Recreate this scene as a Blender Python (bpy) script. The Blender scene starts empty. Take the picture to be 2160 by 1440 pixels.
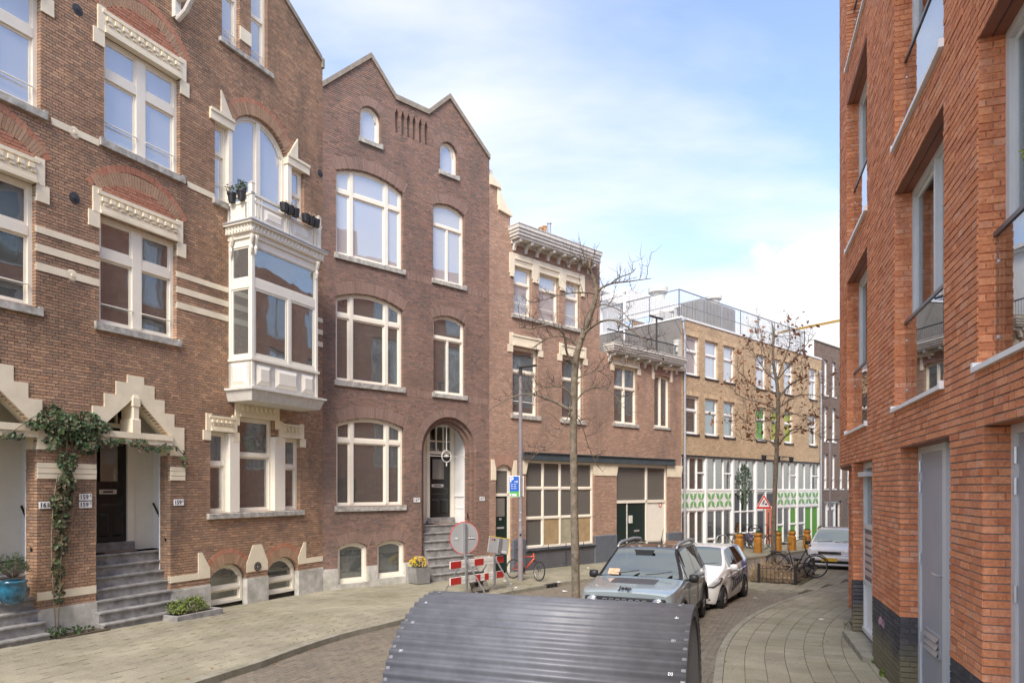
import bpy, math, random
import numpy as np
from math import sin, cos, tan, pi, sqrt, atan2, asin, acos, floor, ceil, radians
from mathutils import Vector, Matrix

SC = bpy.context.scene
COL = SC.collection
rnd = random.Random(7)

# ------------------------------------------------------------------ camera
CAMZ, FOC, HX, HY = 2.65, 1440.0, 1080.0, 1030.0
cam_d = bpy.data.cameras.new('camera'); cam = bpy.data.objects.new('camera', cam_d); COL.objects.link(cam)
cam.location = (0, 0, CAMZ); cam.rotation_euler = (radians(90), 0, 0)
cam_d.sensor_width = 36; cam_d.lens = 24; cam_d.shift_y = (HY-720)/2160.0
cam_d.clip_start = 0.05; cam_d.clip_end = 900
SC.camera = cam

# ------------------------------------------------------------------ world
SUN_EL, SUN_AZ = radians(46), radians(192)     # azimuth from +Y, clockwise: the sun stands behind the camera
w = bpy.data.worlds.new('World'); SC.world = w; w.use_nodes = True
nt = w.node_tree; nt.nodes.clear()
N = nt.nodes.new; L = nt.links.new
out = N('ShaderNodeOutputWorld'); bg = N('ShaderNodeBackground'); bg.inputs['Strength'].default_value = 0.15
sky = N('ShaderNodeTexSky'); sky.sky_type = 'NISHITA'; sky.sun_disc = False
sky.sun_elevation = SUN_EL; sky.sun_rotation = SUN_AZ; sky.air_density = 1.3; sky.dust_density = 1.0; sky.ozone_density = 3.0
tc = N('ShaderNodeTexCoord')
sep = N('ShaderNodeSeparateXYZ'); L(tc.outputs['Generated'], sep.inputs[0])
# clouds live on a plane high above: direction / (z + k)
addz = N('ShaderNodeMath'); addz.operation = 'ADD'; addz.inputs[1].default_value = 0.18; L(sep.outputs['Z'], addz.inputs[0])
mx = N('ShaderNodeMath'); mx.operation = 'MAXIMUM'; mx.inputs[1].default_value = 0.06; L(addz.outputs[0], mx.inputs[0])
dv = N('ShaderNodeVectorMath'); dv.operation = 'DIVIDE'
cmb = N('ShaderNodeCombineXYZ'); [L(mx.outputs[0], cmb.inputs[i]) for i in range(3)]
L(tc.outputs['Generated'], dv.inputs[0]); L(cmb.outputs[0], dv.inputs[1])
mp = N('ShaderNodeMapping'); mp.inputs['Rotation'].default_value = (0, 0, radians(-28)); mp.inputs['Scale'].default_value = (0.55, 1.25, 1); mp.inputs['Location'].default_value = (0.35, 0.9, 0)
L(dv.outputs[0], mp.inputs[0])
n1 = N('ShaderNodeTexNoise'); n1.inputs['Scale'].default_value = 1.15; n1.inputs['Detail'].default_value = 9; n1.inputs['Roughness'].default_value = 0.52; n1.inputs['Distortion'].default_value = 0.35
L(mp.outputs[0], n1.inputs['Vector'])
cr = N('ShaderNodeValToRGB'); cr.color_ramp.elements[0].position = 0.42; cr.color_ramp.elements[1].position = 0.64
cr.color_ramp.elements[0].color = (0.06,)*3+(1,); cr.color_ramp.elements[1].color = (0.92,)*3+(1,)
L(n1.outputs['Fac'], cr.inputs[0])
# more veil toward the horizon
hz = N('ShaderNodeMapRange'); hz.inputs['From Min'].default_value = 0.02; hz.inputs['From Max'].default_value = 0.32; hz.inputs['To Min'].default_value = 0.60; hz.inputs['To Max'].default_value = 0.0
L(sep.outputs['Z'], hz.inputs['Value'])
scr = N('ShaderNodeMath'); scr.operation = 'MAXIMUM'; L(cr.outputs[0], scr.inputs[0]); L(hz.outputs[0], scr.inputs[1])
mixc = N('ShaderNodeMixRGB'); mixc.inputs['Color2'].default_value = (2.50, 2.52, 2.58, 1)
# one cumulus bank low over the far roofs
dn = N('ShaderNodeVectorMath'); dn.operation = 'NORMALIZE'; L(tc.outputs['Generated'], dn.inputs[0]); dt_ = N('ShaderNodeVectorMath'); dt_.operation = 'DISTANCE'; dt_.inputs[1].default_value = (.40, .89, .20); L(dn.outputs[0], dt_.inputs[0])
n2 = N('ShaderNodeTexNoise'); n2.inputs['Scale'].default_value = 11; n2.inputs['Detail'].default_value = 7; n2.inputs['Roughness'].default_value = .55; L(dn.outputs[0], n2.inputs['Vector'])
ma = N('ShaderNodeMath'); ma.operation = 'MULTIPLY_ADD'; ma.inputs[1].default_value = -.22; L(n2.outputs['Fac'], ma.inputs[0]); L(dt_.outputs['Value'], ma.inputs[2])
mc = N('ShaderNodeMapRange'); mc.inputs['From Min'].default_value = .035; mc.inputs['From Max'].default_value = .0; L(ma.outputs[0], mc.inputs['Value'])
sc2 = N('ShaderNodeMath'); sc2.operation = 'MAXIMUM'; L(scr.outputs[0], sc2.inputs[0]); L(mc.outputs[0], sc2.inputs[1]); scr = sc2
L(scr.outputs[0], mixc.inputs['Fac']); tn = N('ShaderNodeVectorMath'); tn.operation = 'MULTIPLY'; tn.inputs[1].default_value = (.70, .66, .72); L(sky.outputs[0], tn.inputs[0]); L(tn.outputs[0], mixc.inputs['Color1']); L(mixc.outputs[0], bg.inputs['Color']); L(bg.outputs[0], out.inputs[0])

sun_d = bpy.data.lights.new('sun', 'SUN'); sun_d.energy = 1.5; sun_d.angle = radians(22); sun_d.color = (1, 0.91, 0.80)
sun = bpy.data.objects.new('sun', sun_d); COL.objects.link(sun)
sd = Vector((sin(SUN_AZ)*cos(SUN_EL), cos(SUN_AZ)*cos(SUN_EL), sin(SUN_EL)))
sun.rotation_euler = sd.to_track_quat('Z', 'Y').to_euler(); sun.location = (0, -10, 30)
vs = SC.view_settings; vs.view_transform = 'Standard'; vs.look = 'None'; vs.gamma = 1; vs.use_curve_mapping = False; vs.exposure = 1.60
SC.cycles.max_bounces = 6; SC.cycles.transparent_max_bounces = 12; SC.cycles.sample_clamp_indirect = 6

# ------------------------------------------------------------------ materials
def nodes(name):
    m = bpy.data.materials.new(name); m.use_nodes = True
    t = m.node_tree; b = t.nodes['Principled BSDF']; return m, t, b
def c4(c): return (c[0], c[1], c[2], 1)
def _pos(t):
    g = t.nodes.new('ShaderNodeNewGeometry'); return g.outputs['Position'], g
def mat(name, col, rough=0.6, metal=0.0, var=0.12, vs_=3.0, bump=0.0, bs=40.0, coat=0.0, spec=0.5, dirt=None, detail=6):
    """plain painted / natural surface with gentle unevenness of tone and relief"""
    m, t, b = nodes(name); n = t.nodes.new; l = t.links.new
    p, g = _pos(t)
    b.inputs['Roughness'].default_value = rough; b.inputs['Metallic'].default_value = metal
    b.inputs['Specular IOR Level'].default_value = spec
    b.inputs['Coat Weight'].default_value = coat; b.inputs['Coat Roughness'].default_value = 0.03
    if var > 0:
        nz = n('ShaderNodeTexNoise'); nz.inputs['Scale'].default_value = vs_; nz.inputs['Detail'].default_value = detail; nz.inputs['Roughness'].default_value = 0.65
        l(p, nz.inputs['Vector'])
        mr = n('ShaderNodeMapRange'); mr.inputs['From Min'].default_value = 0.3; mr.inputs['From Max'].default_value = 0.7
        l(nz.outputs['Fac'], mr.inputs['Value'])
        mxx = n('ShaderNodeMixRGB')
        d = dirt if dirt else tuple(c*(1-var) for c in col)
        mxx.inputs['Color1'].default_value = c4(d); mxx.inputs['Color2'].default_value = c4(tuple(min(1, c*(1+var*0.6)) for c in col))
        l(mr.outputs[0], mxx.inputs['Fac']); l(mxx.outputs[0], b.inputs['Base Color'])
    else: b.inputs['Base Color'].default_value = c4(col)
    if bump > 0:
        nb = n('ShaderNodeTexNoise'); nb.inputs['Scale'].default_value = bs; nb.inputs['Detail'].default_value = 3
        l(p, nb.inputs['Vector']); bp = n('ShaderNodeBump'); bp.inputs['Strength'].default_value = bump; bp.inputs['Distance'].default_value = 0.01
        l(nb.outputs['Fac'], bp.inputs['Height']); l(bp.outputs[0], b.inputs['Normal'])
    return m
def piece_mat(name, cols, rough=0.85, stain=0.3, ss=0.6, bump=0.5, bs=90.0, grime=None, gs=1.5, gamt=0.0, spec=0.3, streak=None, gain=(1, 1, 1), moss=None):
    """bricks and tiles: every piece takes its own tone, weathering lies over all of them"""
    m, t, b = nodes(name); n = t.nodes.new; l = t.links.new
    p, g = _pos(t); oi = n('ShaderNodeObjectInfo')
    ad = n('ShaderNodeMath'); ad.operation = 'ADD'; l(g.outputs['Random Per Island'], ad.inputs[0]); l(oi.outputs['Random'], ad.inputs[1])
    fr = n('ShaderNodeMath'); fr.operation = 'FRACT'; l(ad.outputs[0], fr.inputs[0])
    r = n('ShaderNodeValToRGB'); e = r.color_ramp.elements
    cols = [tuple(min(.8, c*g_) for c, g_ in zip(q_, gain)) for q_ in cols]
    k = len(cols); e[0].position = 0; e[0].color = c4(cols[0]); e[1].position = 1; e[1].color = c4(cols[-1])
    for i in range(1, k-1):
        q = e.new(i/(k-1)); q.color = c4(cols[i])
    l(fr.outputs[0], r.inputs[0])
    nz = n('ShaderNodeTexNoise'); nz.inputs['Scale'].default_value = ss; nz.inputs['Detail'].default_value = 7; nz.inputs['Roughness'].default_value = 0.6
    l(p, nz.inputs['Vector'])
    mr = n('ShaderNodeMapRange'); mr.inputs['From Min'].default_value = 0.3; mr.inputs['From Max'].default_value = 0.7
    mr.inputs['To Min'].default_value = 1-stain; mr.inputs['To Max'].default_value = 1+stain*0.7
    l(nz.outputs['Fac'], mr.inputs['Value'])
    n2 = n('ShaderNodeTexNoise'); n2.inputs['Scale'].default_value = 35; n2.inputs['Detail'].default_value = 4; l(p, n2.inputs['Vector'])
    m2 = n('ShaderNodeMapRange'); m2.inputs['From Min'].default_value = 0.25; m2.inputs['From Max'].default_value = 0.75; m2.inputs['To Min'].default_value = 0.78; m2.inputs['To Max'].default_value = 1.2
    l(n2.outputs['Fac'], m2.inputs['Value'])
    mu = n('ShaderNodeMath'); mu.operation = 'MULTIPLY'; l(mr.outputs[0], mu.inputs[0]); l(m2.outputs[0], mu.inputs[1])
    vm = n('ShaderNodeVectorMath'); vm.operation = 'SCALE'; l(r.outputs[0], vm.inputs[0]); l(mu.outputs[0], vm.inputs['Scale'])
    last = vm.outputs[0]
    if grime:
        n3 = n('ShaderNodeTexNoise'); n3.inputs['Scale'].default_value = gs; n3.inputs['Detail'].default_value = 8; n3.inputs['Roughness'].default_value = 0.7
        if streak:
            mpp = n('ShaderNodeMapping'); mpp.inputs['Scale'].default_value = streak; mpp.inputs['Location'].default_value = (3, 7, 1); l(p, mpp.inputs[0]); l(mpp.outputs[0], n3.inputs['Vector'])
        else: l(p, n3.inputs['Vector'])
        m3 = n('ShaderNodeMapRange'); m3.inputs['From Min'].default_value = 0.5; m3.inputs['From Max'].default_value = 0.72; m3.inputs['To Max'].default_value = gamt
        l(n3.outputs['Fac'], m3.inputs['Value'])
        mg = n('ShaderNodeMixRGB'); mg.inputs['Color2'].default_value = c4(grime); l(m3.outputs[0], mg.inputs['Fac']); l(last, mg.inputs['Color1']); last = mg.outputs[0]
    if moss:
        sx = n('ShaderNodeSeparateXYZ'); l(p, sx.inputs[0]); n4 = n('ShaderNodeTexNoise'); n4.inputs['Scale'].default_value = 3; n4.inputs['Detail'].default_value = 6; l(p, n4.inputs['Vector'])
        m4 = n('ShaderNodeMath'); m4.operation = 'MULTIPLY_ADD'; m4.inputs[1].default_value = -.5; l(n4.outputs['Fac'], m4.inputs[0]); l(sx.outputs['Z'], m4.inputs[2])
        m5 = n('ShaderNodeMapRange'); m5.inputs['From Min'].default_value = moss[0]-.25; m5.inputs['From Max'].default_value = moss[1]-.25; m5.inputs['To Min'].default_value = .9; m5.inputs['To Max'].default_value = 0; l(m4.outputs[0], m5.inputs['Value'])
        mg = n('ShaderNodeMixRGB'); mg.inputs['Color2'].default_value = c4(moss[2]); l(m5.outputs[0], mg.inputs['Fac']); l(last, mg.inputs['Color1']); last = mg.outputs[0]
    l(last, b.inputs['Base Color']); b.inputs['Roughness'].default_value = rough; b.inputs['Specular IOR Level'].default_value = spec
    nb = n('ShaderNodeTexNoise'); nb.inputs['Scale'].default_value = bs; nb.inputs['Detail'].default_value = 3
    l(p, nb.inputs['Vector']); bp = n('ShaderNodeBump'); bp.inputs['Strength'].default_value = bump; bp.inputs['Distance'].default_value = 0.006
    l(nb.outputs['Fac'], bp.inputs['Height']); l(bp.outputs[0], b.inputs['Normal'])
    return m
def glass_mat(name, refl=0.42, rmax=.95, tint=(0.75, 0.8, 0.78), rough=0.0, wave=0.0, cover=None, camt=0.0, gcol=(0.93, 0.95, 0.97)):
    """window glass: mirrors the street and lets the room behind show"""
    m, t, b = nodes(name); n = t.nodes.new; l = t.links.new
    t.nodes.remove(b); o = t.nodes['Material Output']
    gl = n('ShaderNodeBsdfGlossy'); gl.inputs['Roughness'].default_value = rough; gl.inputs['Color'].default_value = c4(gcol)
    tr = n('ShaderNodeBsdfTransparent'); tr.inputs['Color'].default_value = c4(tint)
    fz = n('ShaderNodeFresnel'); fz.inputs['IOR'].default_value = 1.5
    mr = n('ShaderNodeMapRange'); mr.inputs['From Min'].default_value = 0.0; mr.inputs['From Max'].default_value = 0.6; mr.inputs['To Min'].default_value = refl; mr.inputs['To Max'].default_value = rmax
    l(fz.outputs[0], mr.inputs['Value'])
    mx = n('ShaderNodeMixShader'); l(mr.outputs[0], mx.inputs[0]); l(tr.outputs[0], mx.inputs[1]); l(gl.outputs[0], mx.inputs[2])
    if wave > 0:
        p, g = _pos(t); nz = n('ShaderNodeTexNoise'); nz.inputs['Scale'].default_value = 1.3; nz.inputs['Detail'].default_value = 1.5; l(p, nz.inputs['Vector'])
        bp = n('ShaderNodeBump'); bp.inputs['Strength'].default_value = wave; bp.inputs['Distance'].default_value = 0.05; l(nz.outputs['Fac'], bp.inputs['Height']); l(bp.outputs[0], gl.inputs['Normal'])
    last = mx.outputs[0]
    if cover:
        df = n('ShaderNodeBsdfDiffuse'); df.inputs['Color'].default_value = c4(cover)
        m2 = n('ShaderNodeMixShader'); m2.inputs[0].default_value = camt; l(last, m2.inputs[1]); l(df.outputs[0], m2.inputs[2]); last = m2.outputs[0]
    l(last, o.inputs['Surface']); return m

M = {}
M['brick159'] = piece_mat('brown_red_brick', [(.20,.095,.065),(.30,.145,.095),(.25,.115,.075),(.36,.17,.11),(.27,.125,.085),(.21,.11,.08),(.33,.145,.09)], stain=.22, grime=(.13,.10,.085), gs=.8, gamt=.7, streak=(1.3, 1.3, .4), gain=(1.50,2.0,1.95))
M['brick157'] = piece_mat('dark_maroon_brick', [(.14,.075,.06),(.22,.11,.085),(.19,.10,.08),(.27,.13,.10),(.23,.115,.085),(.16,.095,.08),(.25,.11,.08)], stain=.18, grime=(.12,.10,.09), gs=.8, gamt=.6, streak=(1.3, 1.3, .45), gain=(1.42,1.80,1.80))
M['brick155'] = piece_mat('pinkish_brown_brick', [(.25,.135,.10),(.33,.175,.135),(.29,.155,.115),(.38,.205,.155),(.31,.17,.13),(.26,.15,.12)], stain=.18, grime=(.17,.14,.12), gs=.8, gamt=.55, streak=(1.3, 1.3, .4), gain=(1.48,1.80,1.72))
M['brickY'] = piece_mat('yellow_brick', [(.40,.29,.18),(.50,.38,.25),(.46,.34,.21),(.56,.43,.29),(.48,.35,.22),(.38,.28,.18),(.53,.39,.24)], stain=.1, grime=(.36,.28,.19), gs=.5, gamt=.3, gain=(1.25,1.25,1.25))
M['brickD'] = piece_mat('dark_brown_brick', [(.15,.105,.085),(.21,.15,.12),(.18,.125,.10),(.24,.17,.135),(.20,.14,.11)], stain=.12, gain=(1.15,1.2,1.2))
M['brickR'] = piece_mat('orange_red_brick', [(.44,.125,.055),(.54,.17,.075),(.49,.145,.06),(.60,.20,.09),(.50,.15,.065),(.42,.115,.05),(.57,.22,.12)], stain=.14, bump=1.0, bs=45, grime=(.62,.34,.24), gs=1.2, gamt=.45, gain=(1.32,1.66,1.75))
M['brickB'] = piece_mat('blue_black_brick', [(.045,.045,.05),(.075,.07,.075),(.06,.058,.062),(.09,.085,.085)], stain=.25, grime=(.14,.13,.07), gs=1.1, gamt=.4, moss=(.35, .62, (.20,.17,.10)), gain=(1.3,1.3,1.3))
M['brickArch'] = piece_mat('arch_brick', [(.30,.135,.085),(.38,.18,.115),(.34,.155,.10),(.42,.20,.13)], stain=.12, gain=(1.18,1.62,1.6))
M['brickArchRed'] = piece_mat('bright_arch_brick', [(.42,.13,.07),(.52,.19,.11),(.46,.15,.085)], stain=.15, gain=(1.0,1.35,1.5))
M['brickArch157'] = piece_mat('maroon_arch_brick', [(.20,.10,.075),(.28,.135,.10),(.24,.115,.085)], stain=.12, gain=(1.12,1.55,1.68))
M['brickArch155'] = piece_mat('pinkish_arch_brick', [(.30,.16,.12),(.38,.20,.15),(.34,.175,.13)], stain=.12, gain=(1.15,1.3,1.3))
M['paintbrick'] = piece_mat('grey_painted_brick', [(.13,.13,.14),(.15,.15,.16),(.14,.14,.15)], stain=.2, rough=.6)
M['mortar'] = mat('grey_mortar', (.30,.28,.25), .95, var=.25, vs_=2, bump=.4)
M['mortarD'] = mat('dark_mortar', (.17,.145,.12), .95, var=.3, vs_=2, bump=.4)
M['mortar157'] = mat('pale_mortar', (.33,.30,.27), .95, var=.25, vs_=2)
M['mortarY'] = mat('sand_mortar', (.34,.27,.19), .95, var=.2)
M['cream'] = mat('cream_paint', (.86,.77,.58), .5, var=.09, vs_=2.5, dirt=(.74,.65,.48), bump=.1)
M['creamw'] = mat('cream_window_paint', (.88,.82,.69), .4, var=.05, vs_=4)
M['ivory'] = mat('ivory_paint', (.85,.81,.70), .4, var=.06, vs_=5)
M['white'] = mat('white_paint', (.84,.84,.82), .4, var=.05, vs_=4)
M['offwhite'] = mat('weathered_white', (.68,.66,.60), .6, var=.15, vs_=6)
M['stone'] = mat('grey_sill_stone', (.52,.50,.45), .8, var=.3, vs_=7, bump=.3, dirt=(.22,.21,.18))
M['bluestone'] = mat('worn_blue_stone', (.31,.30,.285), .75, var=.4, vs_=5, bump=.4, dirt=(.15,.145,.14))
M['plinth'] = mat('plinth_stone', (.55,.53,.49), .85, var=.35, vs_=3, bump=.5, dirt=(.33,.32,.26))
M['coping'] = mat('coping_stone', (.30,.26,.21), .9, var=.3, vs_=6, bump=.4)
M['black'] = mat('black_gloss_paint', (.012,.013,.014), .25, var=.1)
M['green_door'] = mat('dark_green_paint', (.012,.028,.024), .35, var=.15)
M['slate'] = mat('slate_blue_paint', (.12,.135,.16), .6, var=.15, vs_=5)
M['beam'] = mat('steel_beam_paint', (.065,.085,.095), .5, var=.2)
M['iron'] = mat('dark_iron', (.05,.05,.055), .6, metal=.3, var=.2)
M['galv'] = mat('galvanised_steel', (.42,.43,.44), .42, metal=.7, var=.18, vs_=9)
M['zinc'] = mat('zinc_pipe', (.45,.47,.50), .5, metal=.4, var=.15, vs_=6)
M['alu'] = mat('aluminium', (.62,.62,.62), .35, metal=.6, var=.05)
M['capalu'] = mat('grey_rail', (.16,.165,.18), .4, metal=.5, var=.05)
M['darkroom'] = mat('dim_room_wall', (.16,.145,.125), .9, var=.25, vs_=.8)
M['curtain'] = mat('pale_curtain', (.88,.87,.86), .9, var=.1, vs_=2)
M['curtain_b'] = mat('brown_curtain', (.30,.20,.14), .9, var=.15)
M['curtain_g'] = mat('grey_green_curtain', (.42,.46,.41), .9, var=.12)
M['blind'] = mat('dark_blind', (.16,.15,.14), .9, var=.1)
M['glass'] = glass_mat('window_glass', .18, rmax=.75, wave=.07, cover=(.40,.41,.40), camt=.16)  # grey cover: painted veil standing for dirt and pale reflections on the panes
M['glass_sky'] = glass_mat('upper_window_glass', .40, rmax=.8, wave=.06, cover=(.84,.84,.87), camt=.36)  # lavender-white cover paints the pale sky reflection into the pane colour
M['glass_dark'] = glass_mat('dark_glass', .14, tint=(.5,.52,.5), wave=.03)
M['glass_clear'] = glass_mat('balustrade_glass', .06, tint=(.90,.94,.92))
M['glass_frost'] = glass_mat('frosted_door_glass', .12, cover=(.30,.28,.25), camt=.6)
M['glass_r'] = glass_mat('drape_window_glass', .10, rmax=.6, wave=.04)
M['glass_car'] = glass_mat('car_glass', .30, rmax=.7, gcol=(.86,.92,.88), tint=(.38,.42,.41))
M['tile'] = piece_mat('grey_paving_tile', [(.29,.27,.21),(.35,.325,.25),(.32,.298,.23),(.37,.34,.265),(.34,.314,.245),(.30,.28,.215)], stain=.25, ss=.7, rough=.9, bump=.35, bs=120, grime=(.20,.195,.105), gs=.45, gamt=.7, gain=(.93,.92,.87))
M['clinker'] = piece_mat('road_clinker', [(.20,.18,.15),(.27,.24,.195),(.24,.21,.175),(.29,.25,.20),(.22,.20,.165)], stain=.2, ss=.5, rough=.9, bump=.5, bs=110, grime=(.17,.16,.10), gs=.5, gamt=.5, gain=(.8,.78,.74))
M['roadfar'] = mat('worn_road', (.155,.14,.12), .92, var=.25, vs_=1.2, bump=.6, bs=60)
M['joint'] = mat('mossy_sand', (.10,.095,.055), 1, var=.5, vs_=6, dirt=(.06,.065,.03))
M['kerb'] = mat('kerb_concrete', (.29,.27,.22), .9, var=.22, vs_=4, bump=.4, dirt=(.20,.19,.13))
M['soil'] = mat('soil', (.10,.075,.05), 1, var=.4, vs_=12, bump=1, bs=30)
M['roofdark'] = mat('roof_bitumen', (.10,.10,.10), .9)
M['soffit'] = mat('brown_soffit_panel', (.30,.12,.075), .6, var=.2)
M['panel'] = mat('grey_door_panel', (.40,.41,.43), .45, var=.08, vs_=2)
M['ltgrey'] = mat('light_grey_frame', (.66,.66,.63), .45, var=.06)
M['plaster'] = mat('grey_plaster', (.23,.215,.195), .9, var=.15, vs_=2)
M['red'] = mat('red_reflective', (.45,.03,.025), .4, var=.15, vs_=10)
M['whiteplastic'] = mat('white_board', (.72,.70,.65), .5, var=.12, vs_=12)
M['rubber'] = mat('black_rubber', (.02,.02,.021), .8, var=.2)
M['plastic'] = mat('black_plastic', (.025,.025,.027), .45, var=.1)
M['chrome'] = mat('chrome', (.75,.75,.75), .12, metal=1, var=0)
M['orangewood'] = mat('orange_stained_wood', (.50,.22,.03), .6, var=.3, vs_=9, bump=.5, dirt=(.30,.13,.02))
M['bark'] = mat('tree_bark', (.23,.185,.135), .9, var=.4, vs_=14, bump=1, bs=25, dirt=(.10,.085,.055))
M['twig'] = mat('twig_bark', (.13,.088,.066), .85, var=.3, vs_=9)
M['ink'] = mat('black_ink', (.02,.02,.025), .5, var=0)
M['greenleaf'] = piece_mat('green_leaf', [(.045,.08,.03),(.05,.10,.03),(.035,.075,.025),(.08,.12,.035),(.04,.065,.03)], stain=.2, rough=.5, bump=.1, spec=.5)
M['limeleaf'] = piece_mat('lime_leaf', [(.12,.17,.03),(.20,.26,.05),(.09,.13,.03),(.16,.19,.05)], stain=.2, rough=.5, bump=.1)
M['brownleaf'] = piece_mat('brown_leaf', [(.22,.09,.04),(.30,.13,.06),(.16,.07,.035),(.34,.16,.08)], stain=.2, rough=.6, bump=.1)
M['straw'] = piece_mat('dry_straw', [(.45,.34,.21),(.60,.46,.29),(.34,.25,.16),(.52,.39,.24)], stain=.2, rough=.9, bump=.1)
M['yellowpetal'] = piece_mat('yellow_petal', [(.75,.55,.03),(.85,.68,.06),(.65,.42,.02)], stain=.1, rough=.6, bump=.1)
M['pinkpetal'] = piece_mat('pink_petal', [(.45,.25,.33),(.60,.40,.48),(.30,.14,.2)], stain=.1, rough=.6, bump=.1)

# ------------------------------------------------------------------ mesh building
def link(name, me, parent=None):
    o = bpy.data.objects.new(name, me); COL.objects.link(o)
    if parent is not None: o.parent = parent
    return o
def empty(name, loc=(0,0,0), rz=0.0, label=None, cat=None, group=None, kind=None, parent=None):
    o = bpy.data.objects.new(name, None); COL.objects.link(o); o.location = loc; o.rotation_euler = (0, 0, rz); o.empty_display_size = 0.2
    if parent is not None: o.parent = parent
    return tag(o, label, cat, group, kind)
def tag(o, label=None, cat=None, group=None, kind=None):
    if label: o['label'] = label
    if cat: o['category'] = cat
    if group: o['group'] = group
    if kind: o['kind'] = kind
    return o
class MB:
    def __init__(s): s.v = []; s.f = []; s.warp = None
    def add(s, vs, fs):
        k = len(s.v); s.v.extend(tuple(v) for v in vs); s.f.extend(tuple(i+k for i in f) for f in fs); return s
    def box(s, x0, x1, y0, y1, z0, z1):
        return s.add([(x0,y0,z0),(x1,y0,z0),(x1,y1,z0),(x0,y1,z0),(x0,y0,z1),(x1,y0,z1),(x1,y1,z1),(x0,y1,z1)],
                     [(0,3,2,1),(4,5,6,7),(0,1,5,4),(1,2,6,5),(2,3,7,6),(3,0,4,7)])
    def prism(s, pts, y0, y1):
        """pts: polygon in (x, z), extruded from y0 (front) to y1"""
        n = len(pts); a = sum(pts[i][0]*pts[(i+1)%n][1]-pts[(i+1)%n][0]*pts[i][1] for i in range(n))
        if a < 0: pts = pts[::-1]
        vs = [(p[0], y0, p[1]) for p in pts]+[(p[0], y1, p[1]) for p in pts]
        fs = [tuple(range(n)), tuple(range(2*n-1, n-1, -1))]+[(i, i+n, (i+1)%n+n, (i+1)%n) for i in range(n)]
        return s.add(vs, fs)
    def slab(s, pts, z0, z1):
        n = len(pts); a = sum(pts[i][0]*pts[(i+1)%n][1]-pts[(i+1)%n][0]*pts[i][1] for i in range(n))
        if a < 0: pts = pts[::-1]
        f0 = (lambda x, y: z0(x, y)) if callable(z0) else (lambda x, y: z0)
        f1 = (lambda x, y: z1(x, y)) if callable(z1) else (lambda x, y: z1)
        vs = [(p[0], p[1], f0(p[0], p[1])) for p in pts]+[(p[0], p[1], f1(p[0], p[1])) for p in pts]
        fs = [tuple(range(n-1, -1, -1)), tuple(range(n, 2*n))]+[(i, (i+1)%n, (i+1)%n+n, i+n) for i in range(n)]
        return s.add(vs, fs)
    def tube(s, path, r, n=8, cap=True):
        """path of points, radius per point or one radius"""
        P = [Vector(p) for p in path]; k = len(P); rr = r if isinstance(r, (list, tuple)) else [r]*k
        base = len(s.v); up = None
        for i in range(k):
            d = (P[min(i+1, k-1)]-P[max(i-1, 0)])
            if d.length < 1e-9: d = Vector((0,0,1))
            d.normalize()
            if up is None:
                up = d.cross(Vector((0,0,1)) if abs(d.z) < .9 else Vector((1,0,0))).normalized()
            else:
                up = (up-d*up.dot(d))
                up = up.normalized() if up.length > 1e-6 else d.orthogonal().normalized()
            sd_ = d.cross(up)
            for j in range(n):
                a = 2*pi*j/n; s.v.append(tuple(P[i]+(up*cos(a)+sd_*sin(a))*rr[i]))
        for i in range(k-1):
            for j in range(n):
                a = base+i*n+j; b = base+i*n+(j+1)%n; s.f.append((a, b, b+n, a+n))
        if cap:
            s.f.append(tuple(base+j for j in range(n-1, -1, -1))); s.f.append(tuple(base+(k-1)*n+j for j in range(n)))
        return s
    def lathe(s, prof, n=20, c=(0,0,0), axis='z'):
        """prof: (r, h) pairs"""
        base = len(s.v)
        for r, h in prof:
            for j in range(n):
                a = 2*pi*j/n
                p = (r*cos(a), r*sin(a), h) if axis == 'z' else ((h, r*cos(a), r*sin(a)) if axis == 'x' else (r*sin(a), h, r*cos(a)))
                s.v.append((p[0]+c[0], p[1]+c[1], p[2]+c[2]))
        for i in range(len(prof)-1):
            for j in range(n):
                a = base+i*n+j; b = base+i*n+(j+1)%n; s.f.append((a, b, b+n, a+n))
        s.f.append(tuple(base+j for j in range(n-1, -1, -1))); s.f.append(tuple(base+(len(prof)-1)*n+j for j in range(n)))
        return s
    def torus(s, R, r, c=(0,0,0), n=32, m=8, axis='y', sz=1.0):
        base = len(s.v)
        for i in range(n):
            a = 2*pi*i/n
            for j in range(m):
                b = 2*pi*j/m; q = R+r*cos(b); h = r*sin(b)*sz
                p = (q*cos(a), h, q*sin(a)) if axis == 'y' else ((h, q*cos(a), q*sin(a)) if axis == 'x' else (q*cos(a), q*sin(a), h))
                s.v.append((p[0]+c[0], p[1]+c[1], p[2]+c[2]))
        for i in range(n):
            for j in range(m):
                a = base+i*m+j; b = base+i*m+(j+1)%m; c_ = base+((i+1)%n)*m+(j+1)%m; d = base+((i+1)%n)*m+j
                s.f.append((a, b, c_, d))
        return s
    def bevbox(s, x0, x1, y0, y1, z0, z1, b=.01):
        """box with chamfered vertical and front edges"""
        P = [(x0+b,y0),(x1-b,y0),(x1,y0+b),(x1,y1-b),(x1-b,y1),(x0+b,y1),(x0,y1-b),(x0,y0+b)]
        cx, cy = (x0+x1)/2, (y0+y1)/2
        def ring(z, k): return [(p[0]+(b*k if p[0] < cx else -b*k), p[1]+(b*k if p[1] < cy else -b*k), z) for p in P]
        vs = ring(z0, 1)+ring(z0+b, 0)+ring(z1-b, 0)+ring(z1, 1)
        fs = [tuple(range(7, -1, -1)), tuple(range(24, 32))]
        for k in range(3): fs += [(k*8+i, k*8+(i+1)%8, k*8+(i+1)%8+8, k*8+i+8) for i in range(8)]
        return s.add(vs, fs)
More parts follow.
